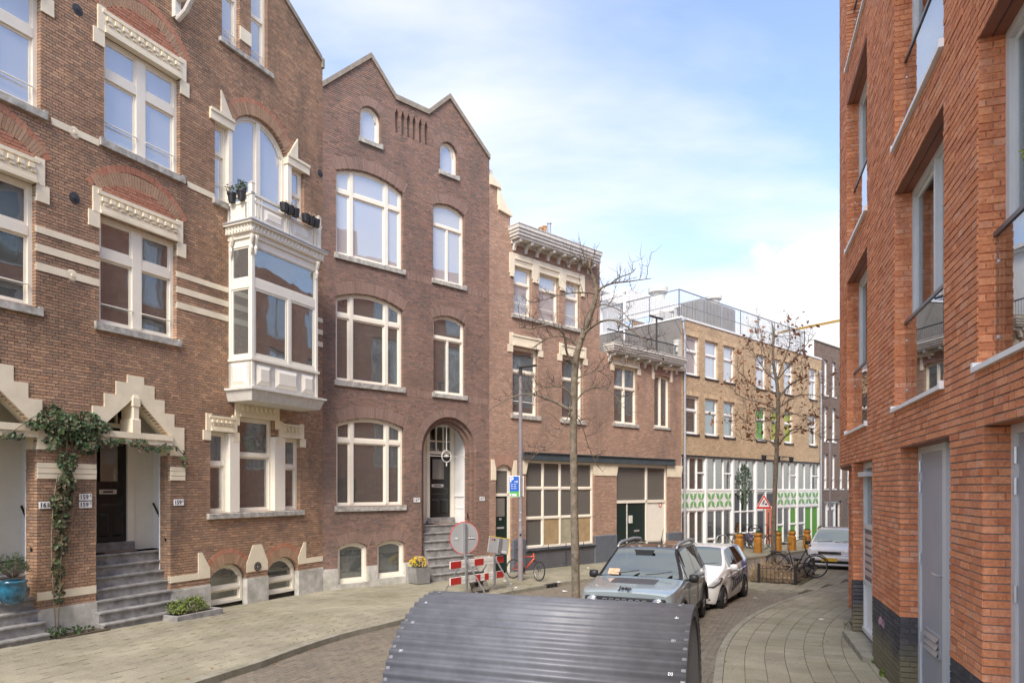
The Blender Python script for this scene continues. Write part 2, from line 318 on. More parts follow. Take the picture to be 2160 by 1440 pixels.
    def mesh(s, name, m, smooth=False):
        me = bpy.data.meshes.new(name)
        vs = s.v if s.warp is None else [s.warp(*v) for v in s.v]
        me.from_pydata(vs, [], s.f); me.update()
        if m is not None: me.materials.append(m if not isinstance(m, str) else M[m])
        if smooth: me.polygons.foreach_set('use_smooth', [True]*len(me.polygons))
        return me
    def build(s, name, m, parent=None, smooth=False, label=None, cat=None, group=None, kind=None):
        return tag(link(name, s.mesh(name, m, smooth), parent), label, cat, group, kind)

def islands(s):
    par = list(range(len(s.v)))
    def fd(a):
        while par[a] != a: par[a] = par[par[a]]; a = par[a]
        return a
    for f in s.f:
        r = fd(f[0])
        for i in f[1:]: par[fd(i)] = r
    g = {}
    for f in s.f: g.setdefault(fd(f[0]), []).append(f)
    return g.values()
def build_each(s, name, m, parent, **k):
    """every separate piece becomes a part of its own"""
    o = None
    for fs in islands(s):
        q = MB(); mp_ = {}
        for f in fs:
            for i in f:
                if i not in mp_: mp_[i] = len(q.v); q.v.append(s.v[i])
            q.f.append(tuple(mp_[i] for i in f))
        o = q.build(name, m, parent, **k)
    return o
MB.build_each = build_each
def text_mesh(txt, size, name='text', extrude=.002, align='CENTER', bold=0.0, shear=0.0):
    cu = bpy.data.curves.new(name, 'FONT'); cu.body = txt; cu.size = size; cu.extrude = extrude; cu.align_x = align; cu.align_y = 'CENTER'; cu.offset = bold; cu.shear = shear
    cu.resolution_u = 3
    o = bpy.data.objects.new(name, cu); COL.objects.link(o)
    dg = bpy.context.evaluated_depsgraph_get(); me = bpy.data.meshes.new_from_object(o.evaluated_get(dg)); bpy.data.objects.remove(o); return me
def text_part(txt, size, m, parent, loc, rot=(pi/2, 0, 0), name='lettering', **k):
    me = text_mesh(txt, size, name, **k); me.materials.clear(); me.materials.append(M[m] if isinstance(m, str) else m)
    o = link(name, me, parent); o.location = loc; o.rotation_euler = rot; return o

# ------------------------------------------------------------------ where things stand
def gz(x, y):
    """street level: the street falls gently away from the camera, then runs level"""
    t = max(0.0, min(1.0, (y-6)/20.0)); return -0.3*t*t*(3-2*t)
ROAD = -0.10
def G(px, py, dz=0.0):
    y = 15.0
    for _ in range(30): y = (CAMZ-gz(0, y)-dz)*FOC/(py-HY)
    x = (px-HX)/FOC*y; return (x, y, gz(x, y)+dz)
def AT(px, py, y): return ((px-HX)/FOC*y, y, CAMZ-(py-HY)/FOC*y)
class Facade:
    """a vertical plane: local x runs along it (left to right seen from the street), local y goes into the building"""
    def __init__(s, O, d): s.O = O; l = math.hypot(*d); s.x = (d[0]/l, d[1]/l); s.y = (-s.x[1], s.x[0]); s.rz = atan2(s.x[1], s.x[0])
    def pix(s, px, py=HY, v=0.0):
        r = ((px-HX)/FOC, 1.0); t = (v+s.O[0]*s.y[0]+s.O[1]*s.y[1])/(r[0]*s.y[0]+r[1]*s.y[1])
        P = (r[0]*t, t); return ((P[0]-s.O[0])*s.x[0]+(P[1]-s.O[1])*s.x[1], CAMZ-(py-HY)/FOC*t)
    def U(s, px, v=0.0): return s.pix(px, HY, v)[0]
    def Z(s, px, py, v=0.0): return s.pix(px, py, v)[1]
    def world(s, u, v, z=0): return (s.O[0]+s.x[0]*u+s.y[0]*v, s.O[1]+s.x[1]*u+s.y[1]*v, z)
    def local(s, X, Y): dx, dy = X-s.O[0], Y-s.O[1]; return (dx*s.x[0]+dy*s.x[1], dx*s.y[0]+dy*s.y[1])
    def shifted(s, u): return Facade(s.world(u, 0)[:2], s.x)
    def proj(s, u, v, z): X, Y, Z = s.world(u, v, z); return (HX+X/Y*FOC, HY-(Z-CAMZ)/Y*FOC) if Y > .1 else (-9999, 0)

# ------------------------------------------------------------------ openings
def h_rect(a, b, z0, z1): return lambda z: (a, b) if z0 <= z <= z1 else None
def arc_R(w, r): return (w*w+r*r)/(2*r)
def h_arch(a, b, z0, zs, rise):
    c, w_ = (a+b)/2, (b-a)/2; R = arc_R(w_, rise)
    def f(z):
        if z < z0 or z > zs+rise: return None
        if z <= zs: return (a, b)
        q = R-rise+(z-zs); k = sqrt(max(0, R*R-q*q)); return (c-k, c+k)
    return f
def h_poly(pts):
    def f(z):
        xs = []
        for i in range(len(pts)):
            (x0, z0), (x1, z1) = pts[i], pts[(i+1)%len(pts)]
            if (z0 <= z < z1) or (z1 <= z < z0): xs.append(x0+(x1-x0)*(z-z0)/(z1-z0))
        return (min(xs), max(xs)) if len(xs) >= 2 else None
    return f
def free_at(z, a, b, holes):
    iv = [(a, b)]
    for h in holes:
        r = h(z)
        if not r: continue
        nv = []
        for (p, q) in iv:
            if r[1] <= p or r[0] >= q: nv.append((p, q)); continue
            if r[0] > p: nv.append((p, r[0]))
            if r[1] < q: nv.append((r[1], q))
        iv = nv
    return [i for i in iv if i[1]-i[0] > .015]

def brick_wall(F, parent, a, b, z0, z1, m, mm, holes=(), outline=None, course=.058, L=.21, bond='cross', v=0.0, depth=.10, joint=.011,
               proud=.007, single=300, seed=1, warp=None, name='wall', xf=None, wob=.003, umin_single=-1e9, keepout=()):
    """a wall of real bricks: a mortar sheet with its openings, and a box for every brick; the nearest ones are objects"""
    R = np.random.RandomState(seed); n = int(round((z1-z0)/course)); hs = []; sheet = MB()
    for i in range(n):
        za = z0+i*course; zb = za+course; zm = (za+zb)/2
        o = outline(zm) if outline else (a, b)
        if not o: continue
        ivs = free_at(zm, o[0], o[1], list(holes))
        for (p, q) in ivs:
            k = max(1, int(ceil((q-p)/2.0))) if warp else 1
            for j in range(k):
                pa, pb = p+(q-p)*j/k, p+(q-p)*(j+1)/k
                sheet.add([(pa, v+.004, za), (pb, v+.004, za), (pb, v+.004, zb), (pa, v+.004, zb)], [(0,1,2,3)])
            if bond == 'cross': step, off = (L, (L/4 if i % 4 == 0 else -L/4)) if i % 2 == 0 else (L/2, 0)
            elif bond == 'stretch': step, off = L, (L/2 if i % 2 else 0)
            else: step, off = None, None
            if step:
                k0 = floor((p-off)/step); es = [p]; x = off+(k0+1)*step
                while x < q-1e-6:
                    if x-es[-1] > .035: es.append(x)
                    x += step
                if len(es) > 1 and q-es[-1] < .035: es.pop()
                es.append(q)
            else:
                es = [p]; x = p+(L/2 if i % 2 else 0)+R.choice([0, .25, .5])*L*.5
                if x-p > .04: es.append(x)
                while x < q: x += L if R.rand() < .66 else L/2; es.append(min(x, q))
                if len(es) > 2 and es[-1]-es[-2] < .035: es.pop(-2)
            for j in range(len(es)-1): hs.append((es[j], es[j+1], za, zb, es[j] == p, es[j+1] == q))
    w_o = sheet_o = None
    sheet.warp = warp
    w_o = sheet.build(name, mm, parent)
    if not hs: return w_o
    A = np.array([(h[0], h[1], h[2], h[3], h[4], h[5]) for h in hs], float)
    pr = proud+R.uniform(-wob, wob, len(A)); j2 = joint/2
    x0 = A[:,0]+np.where(A[:,4] > 0, 0, j2); x1 = A[:,1]-np.where(A[:,5] > 0, 0, j2)
    zz0 = A[:,2]+j2+R.uniform(-.001, .001, len(A)); zz1 = A[:,3]-j2
    pick = []
    if single:
        cand = []
        for i in range(len(A)):
            wdt = x1[i]-x0[i]
            if A[i,4] or A[i,5] or x0[i] < umin_single: continue
            full = abs(wdt-(L-joint)) < .002; half = abs(wdt-(L/2-joint)) < .002
            if not (full or half): continue
            uc, zc = (x0[i]+x1[i])/2, (zz0[i]+zz1[i])/2
            X, Y, Z = F.world(uc, v, zc)
            if Y < .5: continue
            px, py = HX+X/Y*FOC, HY-(Z-CAMZ)/Y*FOC
            if not (8 < px < 2152 and 8 < py < 1432): continue
            if any(k[0] < px < k[1] and k[2] < py < k[3] for k in keepout): continue
            cand.append((Y*(1 if full else 1.6), i, full))
        cand.sort(); pick = cand[:single]
        ps = {}
        for _, i, full in pick:
            key = full
            if key not in ps:
                ww, hh = (L if full else L/2)-joint, course-joint
                ps[key] = MB().box(-ww/2, ww/2, -proud, depth, -hh/2, hh/2).mesh('brick', m)
            o = link('brick', ps[key], w_o); o.location = ((x0[i]+x1[i])/2, v-(pr[i]-proud), (zz0[i]+zz1[i])/2)
    sel = np.ones(len(A), bool)
    for _, i, _f in pick: sel[i] = False
    x0, x1, zz0, zz1, pr = x0[sel], x1[sel], zz0[sel], zz1[sel], pr[sel]; k = len(x0)
    V = np.zeros((k, 8, 3)); f = v-pr; bk = np.full(k, v+depth)
    for c, (xx, yy, zc) in enumerate([(x0,f,zz0),(x1,f,zz0),(x1,bk,zz0),(x0,bk,zz0),(x0,f,zz1),(x1,f,zz1),(x1,bk,zz1),(x0,bk,zz1)]):
        V[:,c,0] = xx; V[:,c,1] = yy; V[:,c,2] = zc
    V = V.reshape(-1, 3)
    if warp: V = np.array([warp(*p) for p in V])
    T = np.array([(0,1,5,4),(0,3,2,1),(4,5,6,7),(1,2,6,5),(3,0,4,7)]); Fa = (T[None]+8*np.arange(k)[:,None,None]).reshape(-1, 4)
    me = bpy.data.meshes.new('brick_courses'); me.from_pydata(V.tolist(), [], Fa.tolist()); me.update(); me.materials.append(M[m])
    o = link('brick', me, w_o); tag(o, kind='stuff')
    return w_o

def voussoirs(parent, a, b, zs, rise, t, m, y0=-.014, y1=.09, bw=.062, name='brick_arch', joint=.009, over=0.0):
    """radial bricks over an opening, one object for the whole ring"""
    c, w_ = (a+b)/2, (b-a)/2; R = arc_R(w_, rise); cz = zs+rise-R; A = asin(min(1, w_/R)) if rise < w_ else pi/2+asin((rise-w_)/R) if rise > w_ else pi/2
    A += over; mb = MB(); n = max(3, int(round(2*A*(R+t/2)/bw)))
    for i in range(n):
        a0 = -A+2*A*i/n; a1 = -A+2*A*(i+1)/n; g0 = joint/2/R; g1 = joint/2/(R+t)
        P = [(c+R*sin(a0+g0), cz+R*cos(a0+g0)), (c+R*sin(a1-g0), cz+R*cos(a1-g0)), (c+(R+t)*sin(a1-g1), cz+(R+t)*cos(a1-g1)), (c+(R+t)*sin(a0+g1), cz+(R+t)*cos(a0+g1))]
        mb.prism(P, y0+rnd.uniform(-.002, .002), y1)
    o = mb.build(name, m, parent, kind='stuff')
    sh = MB(); k = 24; P = [(c+(R+.002)*sin(-A+2*A*i/k), cz+(R+.002)*cos(-A+2*A*i/k)) for i in range(k+1)]+[(c+(R+t)*sin(A-2*A*i/k), cz+(R+t)*cos(A-2*A*i/k)) for i in range(k+1)]
    for i in range(k): q = 2*k+1-i; sh.prism([P[i], P[i+1], P[q-1], P[q]], y0+.008, y1-.01)
    sh.build('mortar_bed', 'mortar', o)
    return o
def ring_poly(a, b, zs, rise, t, k=20):
    """outline of a band of thickness t above an arch, as quads"""
    c, w_ = (a+b)/2, (b-a)/2; R = arc_R(w_, rise); cz = zs+rise-R; A = asin(min(1, w_/R)) if rise <= w_ else pi/2
    return [[(c+R*sin(p), cz+R*cos(p)), (c+R*sin(q), cz+R*cos(q)), (c+(R+t)*sin(q), cz+(R+t)*cos(q)), (c+(R+t)*sin(p), cz+(R+t)*cos(p))] for p, q in [(-A+2*A*i/k, -A+2*A*(i+1)/k) for i in range(k)]]

# ------------------------------------------------------------------ windows
def window(parent, a, b, z0, z1, cols=(1,), rows=((),), v=.10, fw=.07, mw=.07, rise=0.0, m='creamw', glass='glass', curtain=None, sash=.045,
           sill=None, depth=.08, rail=None, name='window', cur=None, side_wide=None):
    """frame with mullions and transoms; every light has its own sash and pane. z1 is the crown of the opening"""
    zs = z1-rise; c, w_ = (a+b)/2, (b-a)/2; R = arc_R(w_, rise) if rise > 0 else 0
    def T(u, off=0.0):
        if rise <= 0: return z1-off
        q = u-c; r_ = R-off; return (zs+rise-R)+sqrt(max(0, r_*r_-q*q)) if abs(q) < r_ else zs-off
    mb = MB(); y0, y1 = v, v+depth
    def bar(x0, x1, zb, off_hi, ya, yb, k=1):
        for i in range(k):
            p, q = x0+(x1-x0)*i/k, x0+(x1-x0)*(i+1)/k
            mb.prism([(p, zb), (q, zb), (q, T(q, off_hi)), (p, T(p, off_hi))], ya, yb)
    bar(a, a+fw, z0, 0, y0, y1, 3 if rise > w_*.8 else 1); bar(b-fw, b, z0, 0, y0, y1, 3 if rise > w_*.8 else 1)
    mb.box(a+fw, b-fw, y0, y1, z0, z0+fw)
    if rise <= 0: mb.box(a+fw, b-fw, y0, y1, z1-fw, z1)
    else:
        k = 14 if rise > w_*.5 else 8
        for i in range(k):
            p, q = a+fw+(b-a-2*fw)*i/k, a+fw+(b-a-2*fw)*(i+1)/k
            mb.prism([(p, T(p, fw)), (q, T(q, fw)), (q, T(q)), (p, T(p))], y0, y1)
    inner = (b-a-2*fw-(len(cols)-1)*mw); tot = sum(cols); x = a+fw; cells = []
    for i, cw in enumerate(cols):
        x1 = x+inner*cw/tot
        if i < len(cols)-1: bar(x1, x1+mw, z0+fw, fw*.9, y0-.012, y1)
        rw = rows[i] if i < len(rows) else rows[-1]
        zc = [z0+fw]+[z0+(zs-z0 if rise > 0 else z1-z0)*f for f in rw]
        for j in range(len(zc)):
            zb = zc[j]+(mw*.45 if j else 0); zt = zc[j+1]-mw*.45 if j+1 < len(zc) else None
            cells.append((x, x1, zb, zt, j, i))
            if j: mb.box(x, x1, y0-.006, y1, zc[j]-mw*.45, zc[j]+mw*.45)
        x = x1+mw
    fr = mb.build(name, m, parent)
    sm = MB(); s = sash
    for (x0, x1, zb, zt, j, i) in cells:
        ya, yb = v+.022+.018*(j == 0), v+.062
        def TT(u, o): return (zt-o) if zt is not None else T(u, fw+o)
        kk = 1 if (zt is not None or rise <= 0) else 6
        sm.box(x0, x0+s, ya, yb, zb, min(TT(x0, 0), TT(x0+s, 0))); sm.box(x1-s, x1, ya, yb, zb, min(TT(x1, 0), TT(x1-s, 0)))
        sm.box(x0+s, x1-s, ya, yb, zb, zb+s*1.2)
        for q in range(kk):
            p0, p1 = x0+s+(x1-x0-2*s)*q/kk, x0+s+(x1-x0-2*s)*(q+1)/kk
            sm.prism([(p0, TT(p0, s)), (p1, TT(p1, s)), (p1, TT(p1, 0)), (p0, TT(p0, 0))], ya, yb)
        xs = [x1-s*.6-(x1-x0-1.2*s)*q/kk for q in range(kk+1)]
        P = [(x0+s*.6, zb+s*.6), (x1-s*.6, zb+s*.6)]+[(u, TT(u, s*.6)) for u in xs]
        g = glass(i, j) if callable(glass) else glass
        MB().prism(P, ya+.012, ya+.018).build('pane', g, fr)
        if rail and j == 0: MB().tube([(x0, v-.02, z0+rail), (x1, v-.02, z0+rail)], .014, 6).build('guard_rail', 'ivory', fr)
        cu = curtain(i, j) if callable(curtain) else (curtain if j == 0 else None)
        if cu:
            cm, f0, f1 = cu; ca, cb = x0+(x1-x0)*f0, x0+(x1-x0)*f1; top = (zt if zt is not None else zs)+(0 if len([q for q in cells if q[5] == i]) == 1 else 0)
            allt = [q for q in cells if q[5] == i][-1]; top = (allt[3] if allt[3] is not None else (zs if rise > 0 else z1-fw))
            nseg = max(8, int((cb-ca)/.035)); cm_ = MB(); vs = []
            for q in range(nseg+1):
                u = ca+(cb-ca)*q/nseg; yy = v+.20+.022*sin(q*1.7)+.012*sin(q*.61+i)
                vs += [(u, yy, zb), (u, yy, top)]
            cm_.add(vs, [(2*q, 2*q+2, 2*q+3, 2*q+1) for q in range(nseg)]); cm_.build('curtain', cm, fr, smooth=True)
    sm.build('sash', m, fr)
    if sill:
        ov, h, pj, smat = sill; q = MB(); q.prism([(a-ov, z0-h), (b+ov, z0-h), (b+ov, z0), (a-ov, z0)], -pj, v+.02)
        for e in (a-ov, b+ov-.07): q.box(e, e+.07, -pj, 0.0, z0, z0+.03)
        q.build('window_sill', smat, fr)
    return fr

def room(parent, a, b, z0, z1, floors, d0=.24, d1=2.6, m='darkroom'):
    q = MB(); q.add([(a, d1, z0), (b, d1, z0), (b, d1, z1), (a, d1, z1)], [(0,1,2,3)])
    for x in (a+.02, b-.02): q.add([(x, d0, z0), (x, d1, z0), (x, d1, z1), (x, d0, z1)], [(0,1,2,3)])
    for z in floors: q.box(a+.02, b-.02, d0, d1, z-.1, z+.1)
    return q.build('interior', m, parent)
M['glass_board'] = glass_mat('boarded_glass', .12, tint=(.8,.8,.75))
M['board'] = mat('plywood_board', (.42,.30,.16), .8, var=.25, vs_=3)
M['greenpaint'] = mat('green_paint', (.05,.30,.12), .5, var=.05)
M['leafgreen'] = mat('leaf_green_paint', (.20,.42,.16), .6, var=.12)
M['green_film'] = glass_mat('green_film_glass', .12, cover=(.16,.42,.08), camt=.75)
M['lime_film'] = glass_mat('lime_film_glass', .12, cover=(.42,.48,.06), camt=.75)
M['orangedoor'] = mat('coral_door_paint', (.62,.20,.10), .5, var=.08)
M['louvre'] = mat('grey_louvre', (.25,.24,.22), .6, var=.15)
M['pot'] = mat('terracotta', (.50,.28,.13), .8, var=.25, vs_=6)
M['shed'] = mat('anthracite_corrugated_steel', (.165,.17,.187), .48, metal=.15, var=.25, vs_=3.5, bump=.05, bs=8, coat=.0)
M['shedrim'] = mat('shed_rim_steel', (.20,.20,.21), .5, metal=.5, var=.15)
M['jeep_paint'] = mat('pale_blue_grey_paint', (.43,.50,.51), .25, metal=.4, var=.03, coat=1.0)
M['white_car'] = mat('white_car_paint', (.86,.86,.84), .3, var=.03, coat=1.0)
M['blue_car'] = mat('blue_car_paint', (.10,.17,.48), .3, var=.05, coat=1.0)
M['roofgloss'] = mat('dark_gloss_roof', (.025,.018,.016), .12, var=.1, coat=1.0)
M['decal'] = mat('matt_hood_decal', (.09,.08,.085), .5, var=.05)
M['lens'] = glass_mat('lamp_lens', .25, cover=(.62,.64,.66), camt=.45)
M['plate'] = mat('yellow_plate', (.80,.50,.04), .5, var=.05)
M['card'] = mat('paper_card', (.80,.66,.45), .7, var=.2, vs_=20, dirt=(.75,.25,.12))
M['navy'] = mat('dark_navy_lettering', (.015,.02,.045), .4, var=0)
M['bikered'] = mat('orange_red_frame', (.75,.08,.03), .35, var=.05, coat=.5)
M['signblue'] = mat('sign_blue', (.02,.13,.55), .4, var=.03)
M['signgreen'] = mat('sign_green', (.08,.45,.08), .4, var=.03)
M['signred'] = mat('sign_red', (.65,.04,.025), .4, var=.05)
M['lamppost'] = mat('mauve_grey_paint', (.27,.24,.245), .5, var=.12, vs_=5)
M['bluepot'] = mat('blue_glazed_pot', (.02,.14,.22), .15, var=.5, vs_=7, dirt=(.005,.02,.04), coat=1)
M['signback'] = mat('sign_back_grey', (.42,.43,.43), .5, metal=.2, var=.1)
M['signyellow'] = mat('sign_yellow', (.80,.55,.03), .4, var=.05)
M['paper'] = mat('litter_paper', (.75,.73,.70), .8, var=.1)
M['rubberblock'] = mat('recycled_plastic_block', (.13,.115,.095), .9, var=.4, vs_=9, bump=.5)
M['craney'] = mat('crane_yellow', (.62,.40,.10), .6, var=.05)
M['dishw'] = mat('dish_white', (.70,.70,.68), .5, var=.05)
M['purple'] = mat('lilac_cover', (.24,.18,.28), .8, var=.1)
M['glass_side'] = glass_mat('car_side_glass', .10, rmax=.4, tint=(.25,.27,.27))
M['glass_blind'] = glass_mat('blinded_glass', .07, cover=(.20,.19,.17), camt=.7)
M['board2'] = mat('pale_green_board', (.38,.35,.24), .8, var=.25, vs_=3)
M['oldleaf'] = piece_mat('tired_leaf', [(.10,.075,.04),(.07,.08,.035),(.14,.10,.06),(.09,.10,.05),(.12,.08,.05)], stain=.2, rough=.6, bump=.1)
M['leafdark'] = mat('dark_leaf_print', (.075,.12,.07), .6, var=.3, vs_=6)
# ================================================================== STREET LAYOUT
O_AB = ((680-HX)/FOC*19.18, 19.18)
FA = Facade(O_AB, (1775-HX, FOC))          # facades of the two houses on the left
FB = Facade(O_AB, (2650-HX, FOC))          # everything beyond, where the street bends
K1 = [G(430,1440)[:2], G(700,1340)[:2], G(845,1308)[:2], G(1044,1252)[:2], G(1131,1237)[:2], G(1211,1222.6)[:2], G(1640,1168)[:2]]
K1 = [(K1[0][0]-.4347*14, K1[0][1]-.9006*14)]+K1+[(K1[-1][0]+FB.x[0]*32, K1[-1][1]+FB.x[1]*32)]
def seg_info(P, pl):
    best = None
    for i in range(len(pl)-1):
        a, b = pl[i], pl[i+1]; d = (b[0]-a[0], b[1]-a[1]); l = math.hypot(*d); d = (d[0]/l, d[1]/l)
        t = max(0, min(l, (P[0]-a[0])*d[0]+(P[1]-a[1])*d[1])); q = (a[0]+d[0]*t, a[1]+d[1]*t); e = math.hypot(P[0]-q[0], P[1]-q[1])
        s = (P[0]-a[0])*d[1]-(P[1]-a[1])*d[0]          # >0 to the right
        if best is None or e < best[0]: best = (e, s, a, d)
    return best
def clip_half(poly, a, n):
    """keep the side where (p-a).n >= 0"""
    out = []
    for i in range(len(poly)):
        p, q = poly[i], poly[(i+1)%len(poly)]
        dp = (p[0]-a[0])*n[0]+(p[1]-a[1])*n[1]; dq = (q[0]-a[0])*n[0]+(q[1]-a[1])*n[1]
        if dp >= 0: out.append(p)
        if (dp < 0) != (dq < 0): t = dp/(dp-dq); out.append((p[0]+(q[0]-p[0])*t, p[1]+(q[1]-p[1])*t))
    return out
def area(P): return abs(sum(P[i][0]*P[(i+1)%len(P)][1]-P[(i+1)%len(P)][0]*P[i][1] for i in range(len(P))))/2 if len(P) > 2 else 0
def in_view(x, y, z):
    if y < .6: return False
    px, py = HX+x/y*FOC, HY-(z-CAMZ)/y*FOC; return 0 < px < 2160 and 0 < py < 1440
# right-hand kerb line, bending with the street
R0 = []; _x, _y = 3.05-.3306*14.0, 10.2-14.0
while _y < 75:
    R0.append((_x, _y)); hd = 18.3 if _y < 10.5 else 18.3+(38-18.3)*(_y-10.5)/6.5 if _y < 17 else 38+(46-38)*(_y-17)/5 if _y < 22 else 47
    _x += .1*sin(radians(hd)); _y += .1*cos(radians(hd))
def xk(y):
    for i in range(0, len(R0)-1):
        if R0[i+1][1] >= y: a, b = R0[i], R0[i+1]; return a[0]+(b[0]-a[0])*(y-a[1])/(b[1]-a[1])
    return R0[-1][0]
_xk = [xk(-4+.5*i) for i in range(160)]
def xkf(y): i = max(0, min(158, int((y+4)/.5))); f = (y+4)/.5-i; return _xk[i]*(1-f)+_xk[i+1]*max(0, min(1, f))
def rz(x, y):
    d = xkf(y)-x; t = max(0, min(1, 1-(d-.3)/2.2)); return gz(x, y)-.10+.07*t*t*(3-2*t)

# the wide ground sheet
gm = MB(); xs = [-400, -120, -60, -30, -15, 0, 15, 30, 60, 120, 400]; ys = [-60, -10, 0, 6]+[6+1.0*i for i in range(1, 21)]+[30, 45, 70, 120, 400]
gm.v = [(x, y, gz(x, y)-.20) for y in ys for x in xs]; k = len(xs)
gm.f = [(j*k+i, j*k+i+1, (j+1)*k+i+1, (j+1)*k+i) for j in range(len(ys)-1) for i in range(k-1)]
gm.build('ground', 'roadfar', kind='structure')
# road
rm = MB(); nx, ny = 44, 80; xs = [-8+1.0*i for i in range(nx+1)]; ys = [-5+.75*i for i in range(ny+1)]
rm.v = [(x, y, rz(x, y)-.006) for y in ys for x in xs]; rm.f = [(j*(nx+1)+i, j*(nx+1)+i+1, (j+1)*(nx+1)+i+1, (j+1)*(nx+1)+i) for j in range(ny) for i in range(nx)]
road = rm.build('road', 'roadfar', kind='structure', smooth=True)
hm = MB(); cell = .105; c45 = cos(radians(45+22)); s45 = sin(radians(45+22)); n_ = 260; ck = MB(); singles = []
for i in range(-n_, n_):
    for j in range(-n_, n_):
        kx = (i-j) % 4
        if kx == 0: ww, hh = 2, 1
        elif kx == 3: ww, hh = 1, 2
        else: continue
        cx, cy = (i+ww/2)*cell, (j+hh/2)*cell; X, Y = cx*c45-cy*s45+1.0, cx*s45+cy*c45+13
        if Y < 4.5 or Y > 22.5 or X > xkf(Y)+.05: continue
        if not in_view(X, Y, 0): continue
        e, sgn, a, d = seg_info((X, Y), K1)
        if sgn < -.1: continue
        singles.append((Y, X, cx, cy, ww, hh))
singles.sort(); proto = {}
# the ones nearest the lens that are not under the shed
def under_shed(X, Y): return Y < 8.9 and X > -1.25+.326*(Y-8)*0 and X < 2.6
front = [s for s in singles if not under_shed(s[1], s[0])][:300]; fs_ = set(id(s) for s in front)
for s in singles:
    Y, X, cx, cy, ww, hh = s; z = rz(X, Y); g = .004
    if id(s) in fs_:
        if (ww, hh) not in proto: proto[(ww, hh)] = MB().box(-ww*cell/2+g, ww*cell/2-g, -hh*cell/2+g, hh*cell/2-g, -.03, 0).mesh('paving_brick', 'clinker')
        o = link('paving_brick', proto[(ww, hh)], road); o.location = (X, Y, z+rnd.uniform(-.002, .002)); o.rotation_euler = (rnd.uniform(-.008, .008), rnd.uniform(-.008, .008), radians(67))
    else:
        P = []
        for (p, q) in ((-1,-1),(1,-1),(1,1),(-1,1)):
            u, w_ = cx+p*(ww*cell/2-g), cy+q*(hh*cell/2-g); P.append((u*c45-w_*s45+1.0, u*s45+w_*c45+13))
        dz = rnd.uniform(-.002, .002); b = len(ck.v); ck.v += [(p[0], p[1], z+dz) for p in P]+[(p[0], p[1], z-.02) for p in P]
        ck.f += [(b, b+1, b+2, b+3)]+[(b+q, b+4+q, b+4+(q+1)%4, b+(q+1)%4) for q in range(4)]
ck.build('paving_brick', 'clinker', road, kind='stuff')

# ---- pavements
def slabpoly(pts, name, m, dz, thick=.35, parent=None, kind=None):
    """flat-ish area following the street level, cut in strips along y"""
    mb = MB(); y0 = min(p[1] for p in pts); y1 = max(p[1] for p in pts); k = max(1, int((y1-y0)/1.0))
    for i in range(k):
        a, b = y0+(y1-y0)*i/k, y0+(y1-y0)*(i+1)/k
        P = clip_half(clip_half(pts, (0, a), (0, 1)), (0, b), (0, -1))
        if area(P) > 1e-5: mb.slab(P, lambda x, y: gz(x, y)-thick, lambda x, y: gz(x, y)+dz)
    return mb.build(name, m, parent, kind=kind)
def strips(la, lb, name, m, dz, kind='structure', thick=.35):
    mb = MB()
    for i in range(len(la)-1):
        P = [la[i], la[i+1], lb[i+1], lb[i]]; mb.slab(P, lambda x, y: gz(x, y)-thick, lambda x, y: gz(x, y)+dz)
    return mb.build(name, m, None, kind=kind)
def dens(pl, st=1.0):
    o = []
    for i in range(len(pl)-1):
        a, b = pl[i], pl[i+1]; n = max(1, int(math.hypot(b[0]-a[0], b[1]-a[1])/st)); o += [(a[0]+(b[0]-a[0])*k/n, a[1]+(b[1]-a[1])*k/n) for k in range(n)]
    return o+[pl[-1]]
def smooth_pl(pl, it=3):
    for _ in range(it):
        o = [pl[0]]
        for i in range(len(pl)-1):
            a, b = pl[i], pl[i+1]; o += [(a[0]*.75+b[0]*.25, a[1]*.75+b[1]*.25), (a[0]*.25+b[0]*.75, a[1]*.25+b[1]*.75)]
        pl = o+[pl[-1]]
    return pl
K1s = smooth_pl(K1[:-1], 2)+[K1[-1]]
K1d = dens(K1s, .6)
def offs(pl, d):
    o = []
    for i in range(len(pl)):
        a, b = pl[max(0, i-1)], pl[min(len(pl)-1, i+1)]; l = math.hypot(b[0]-a[0], b[1]-a[1]); o.append((pl[i][0]-(b[1]-a[1])/l*d, pl[i][1]+(b[0]-a[0])/l*d))
    return o
def back_of(p):
    uA = FA.local(*p); uB = FB.local(*p)
    if uA[0] < -.5*0 and uA[0] < 0: return FA.world(uA[0], .35)[:2]
    return FB.world(max(uB[0], 0), .35)[:2] if uB[0] > 0 else FA.world(0, .35)[:2]
K1in = offs(K1d, .15)
pav = strips(K1in, [back_of(p) for p in K1in], 'pavement', 'joint', -.014)
# kerb stones, one object each in the near part
kp = dens(K1s, .25); acc = 0; stones = []; cur_ = [kp[0]]
for i in range(1, len(kp)):
    acc += math.hypot(kp[i][0]-kp[i-1][0], kp[i][1]-kp[i-1][1]); cur_.append(kp[i])
    if acc > .95: stones.append(cur_); cur_ = [kp[i]]; acc = 0
kerb = MB().slab([(kp[0][0], kp[0][1]), (kp[0][0]+.05, kp[0][1]), (kp[0][0]+.05, kp[0][1]+.05)], -.3, -.2).build('kerb', 'kerb', kind='structure')
for st in stones:
    inn = offs(st, .15); mb = MB()
    for i in range(len(st)-1):
        s_ = .004/max(.01, math.hypot(st[i+1][0]-st[i][0], st[i+1][1]-st[i][1]))
        f = lambda a, b, t: (a[0]+(b[0]-a[0])*t, a[1]+(b[1]-a[1])*t)
        t0 = s_ if i == 0 else 0; t1 = 1-s_ if i == len(st)-2 else 1
        P = [f(st[i], st[i+1], t0), f(st[i], st[i+1], t1), f(inn[i], inn[i+1], t1), f(inn[i], inn[i+1], t0)]
        mb.slab(P, lambda x, y: gz(x, y)-.3, lambda x, y: gz(x, y)+.004)
    mb.build('kerbstone', 'kerb', kerb)

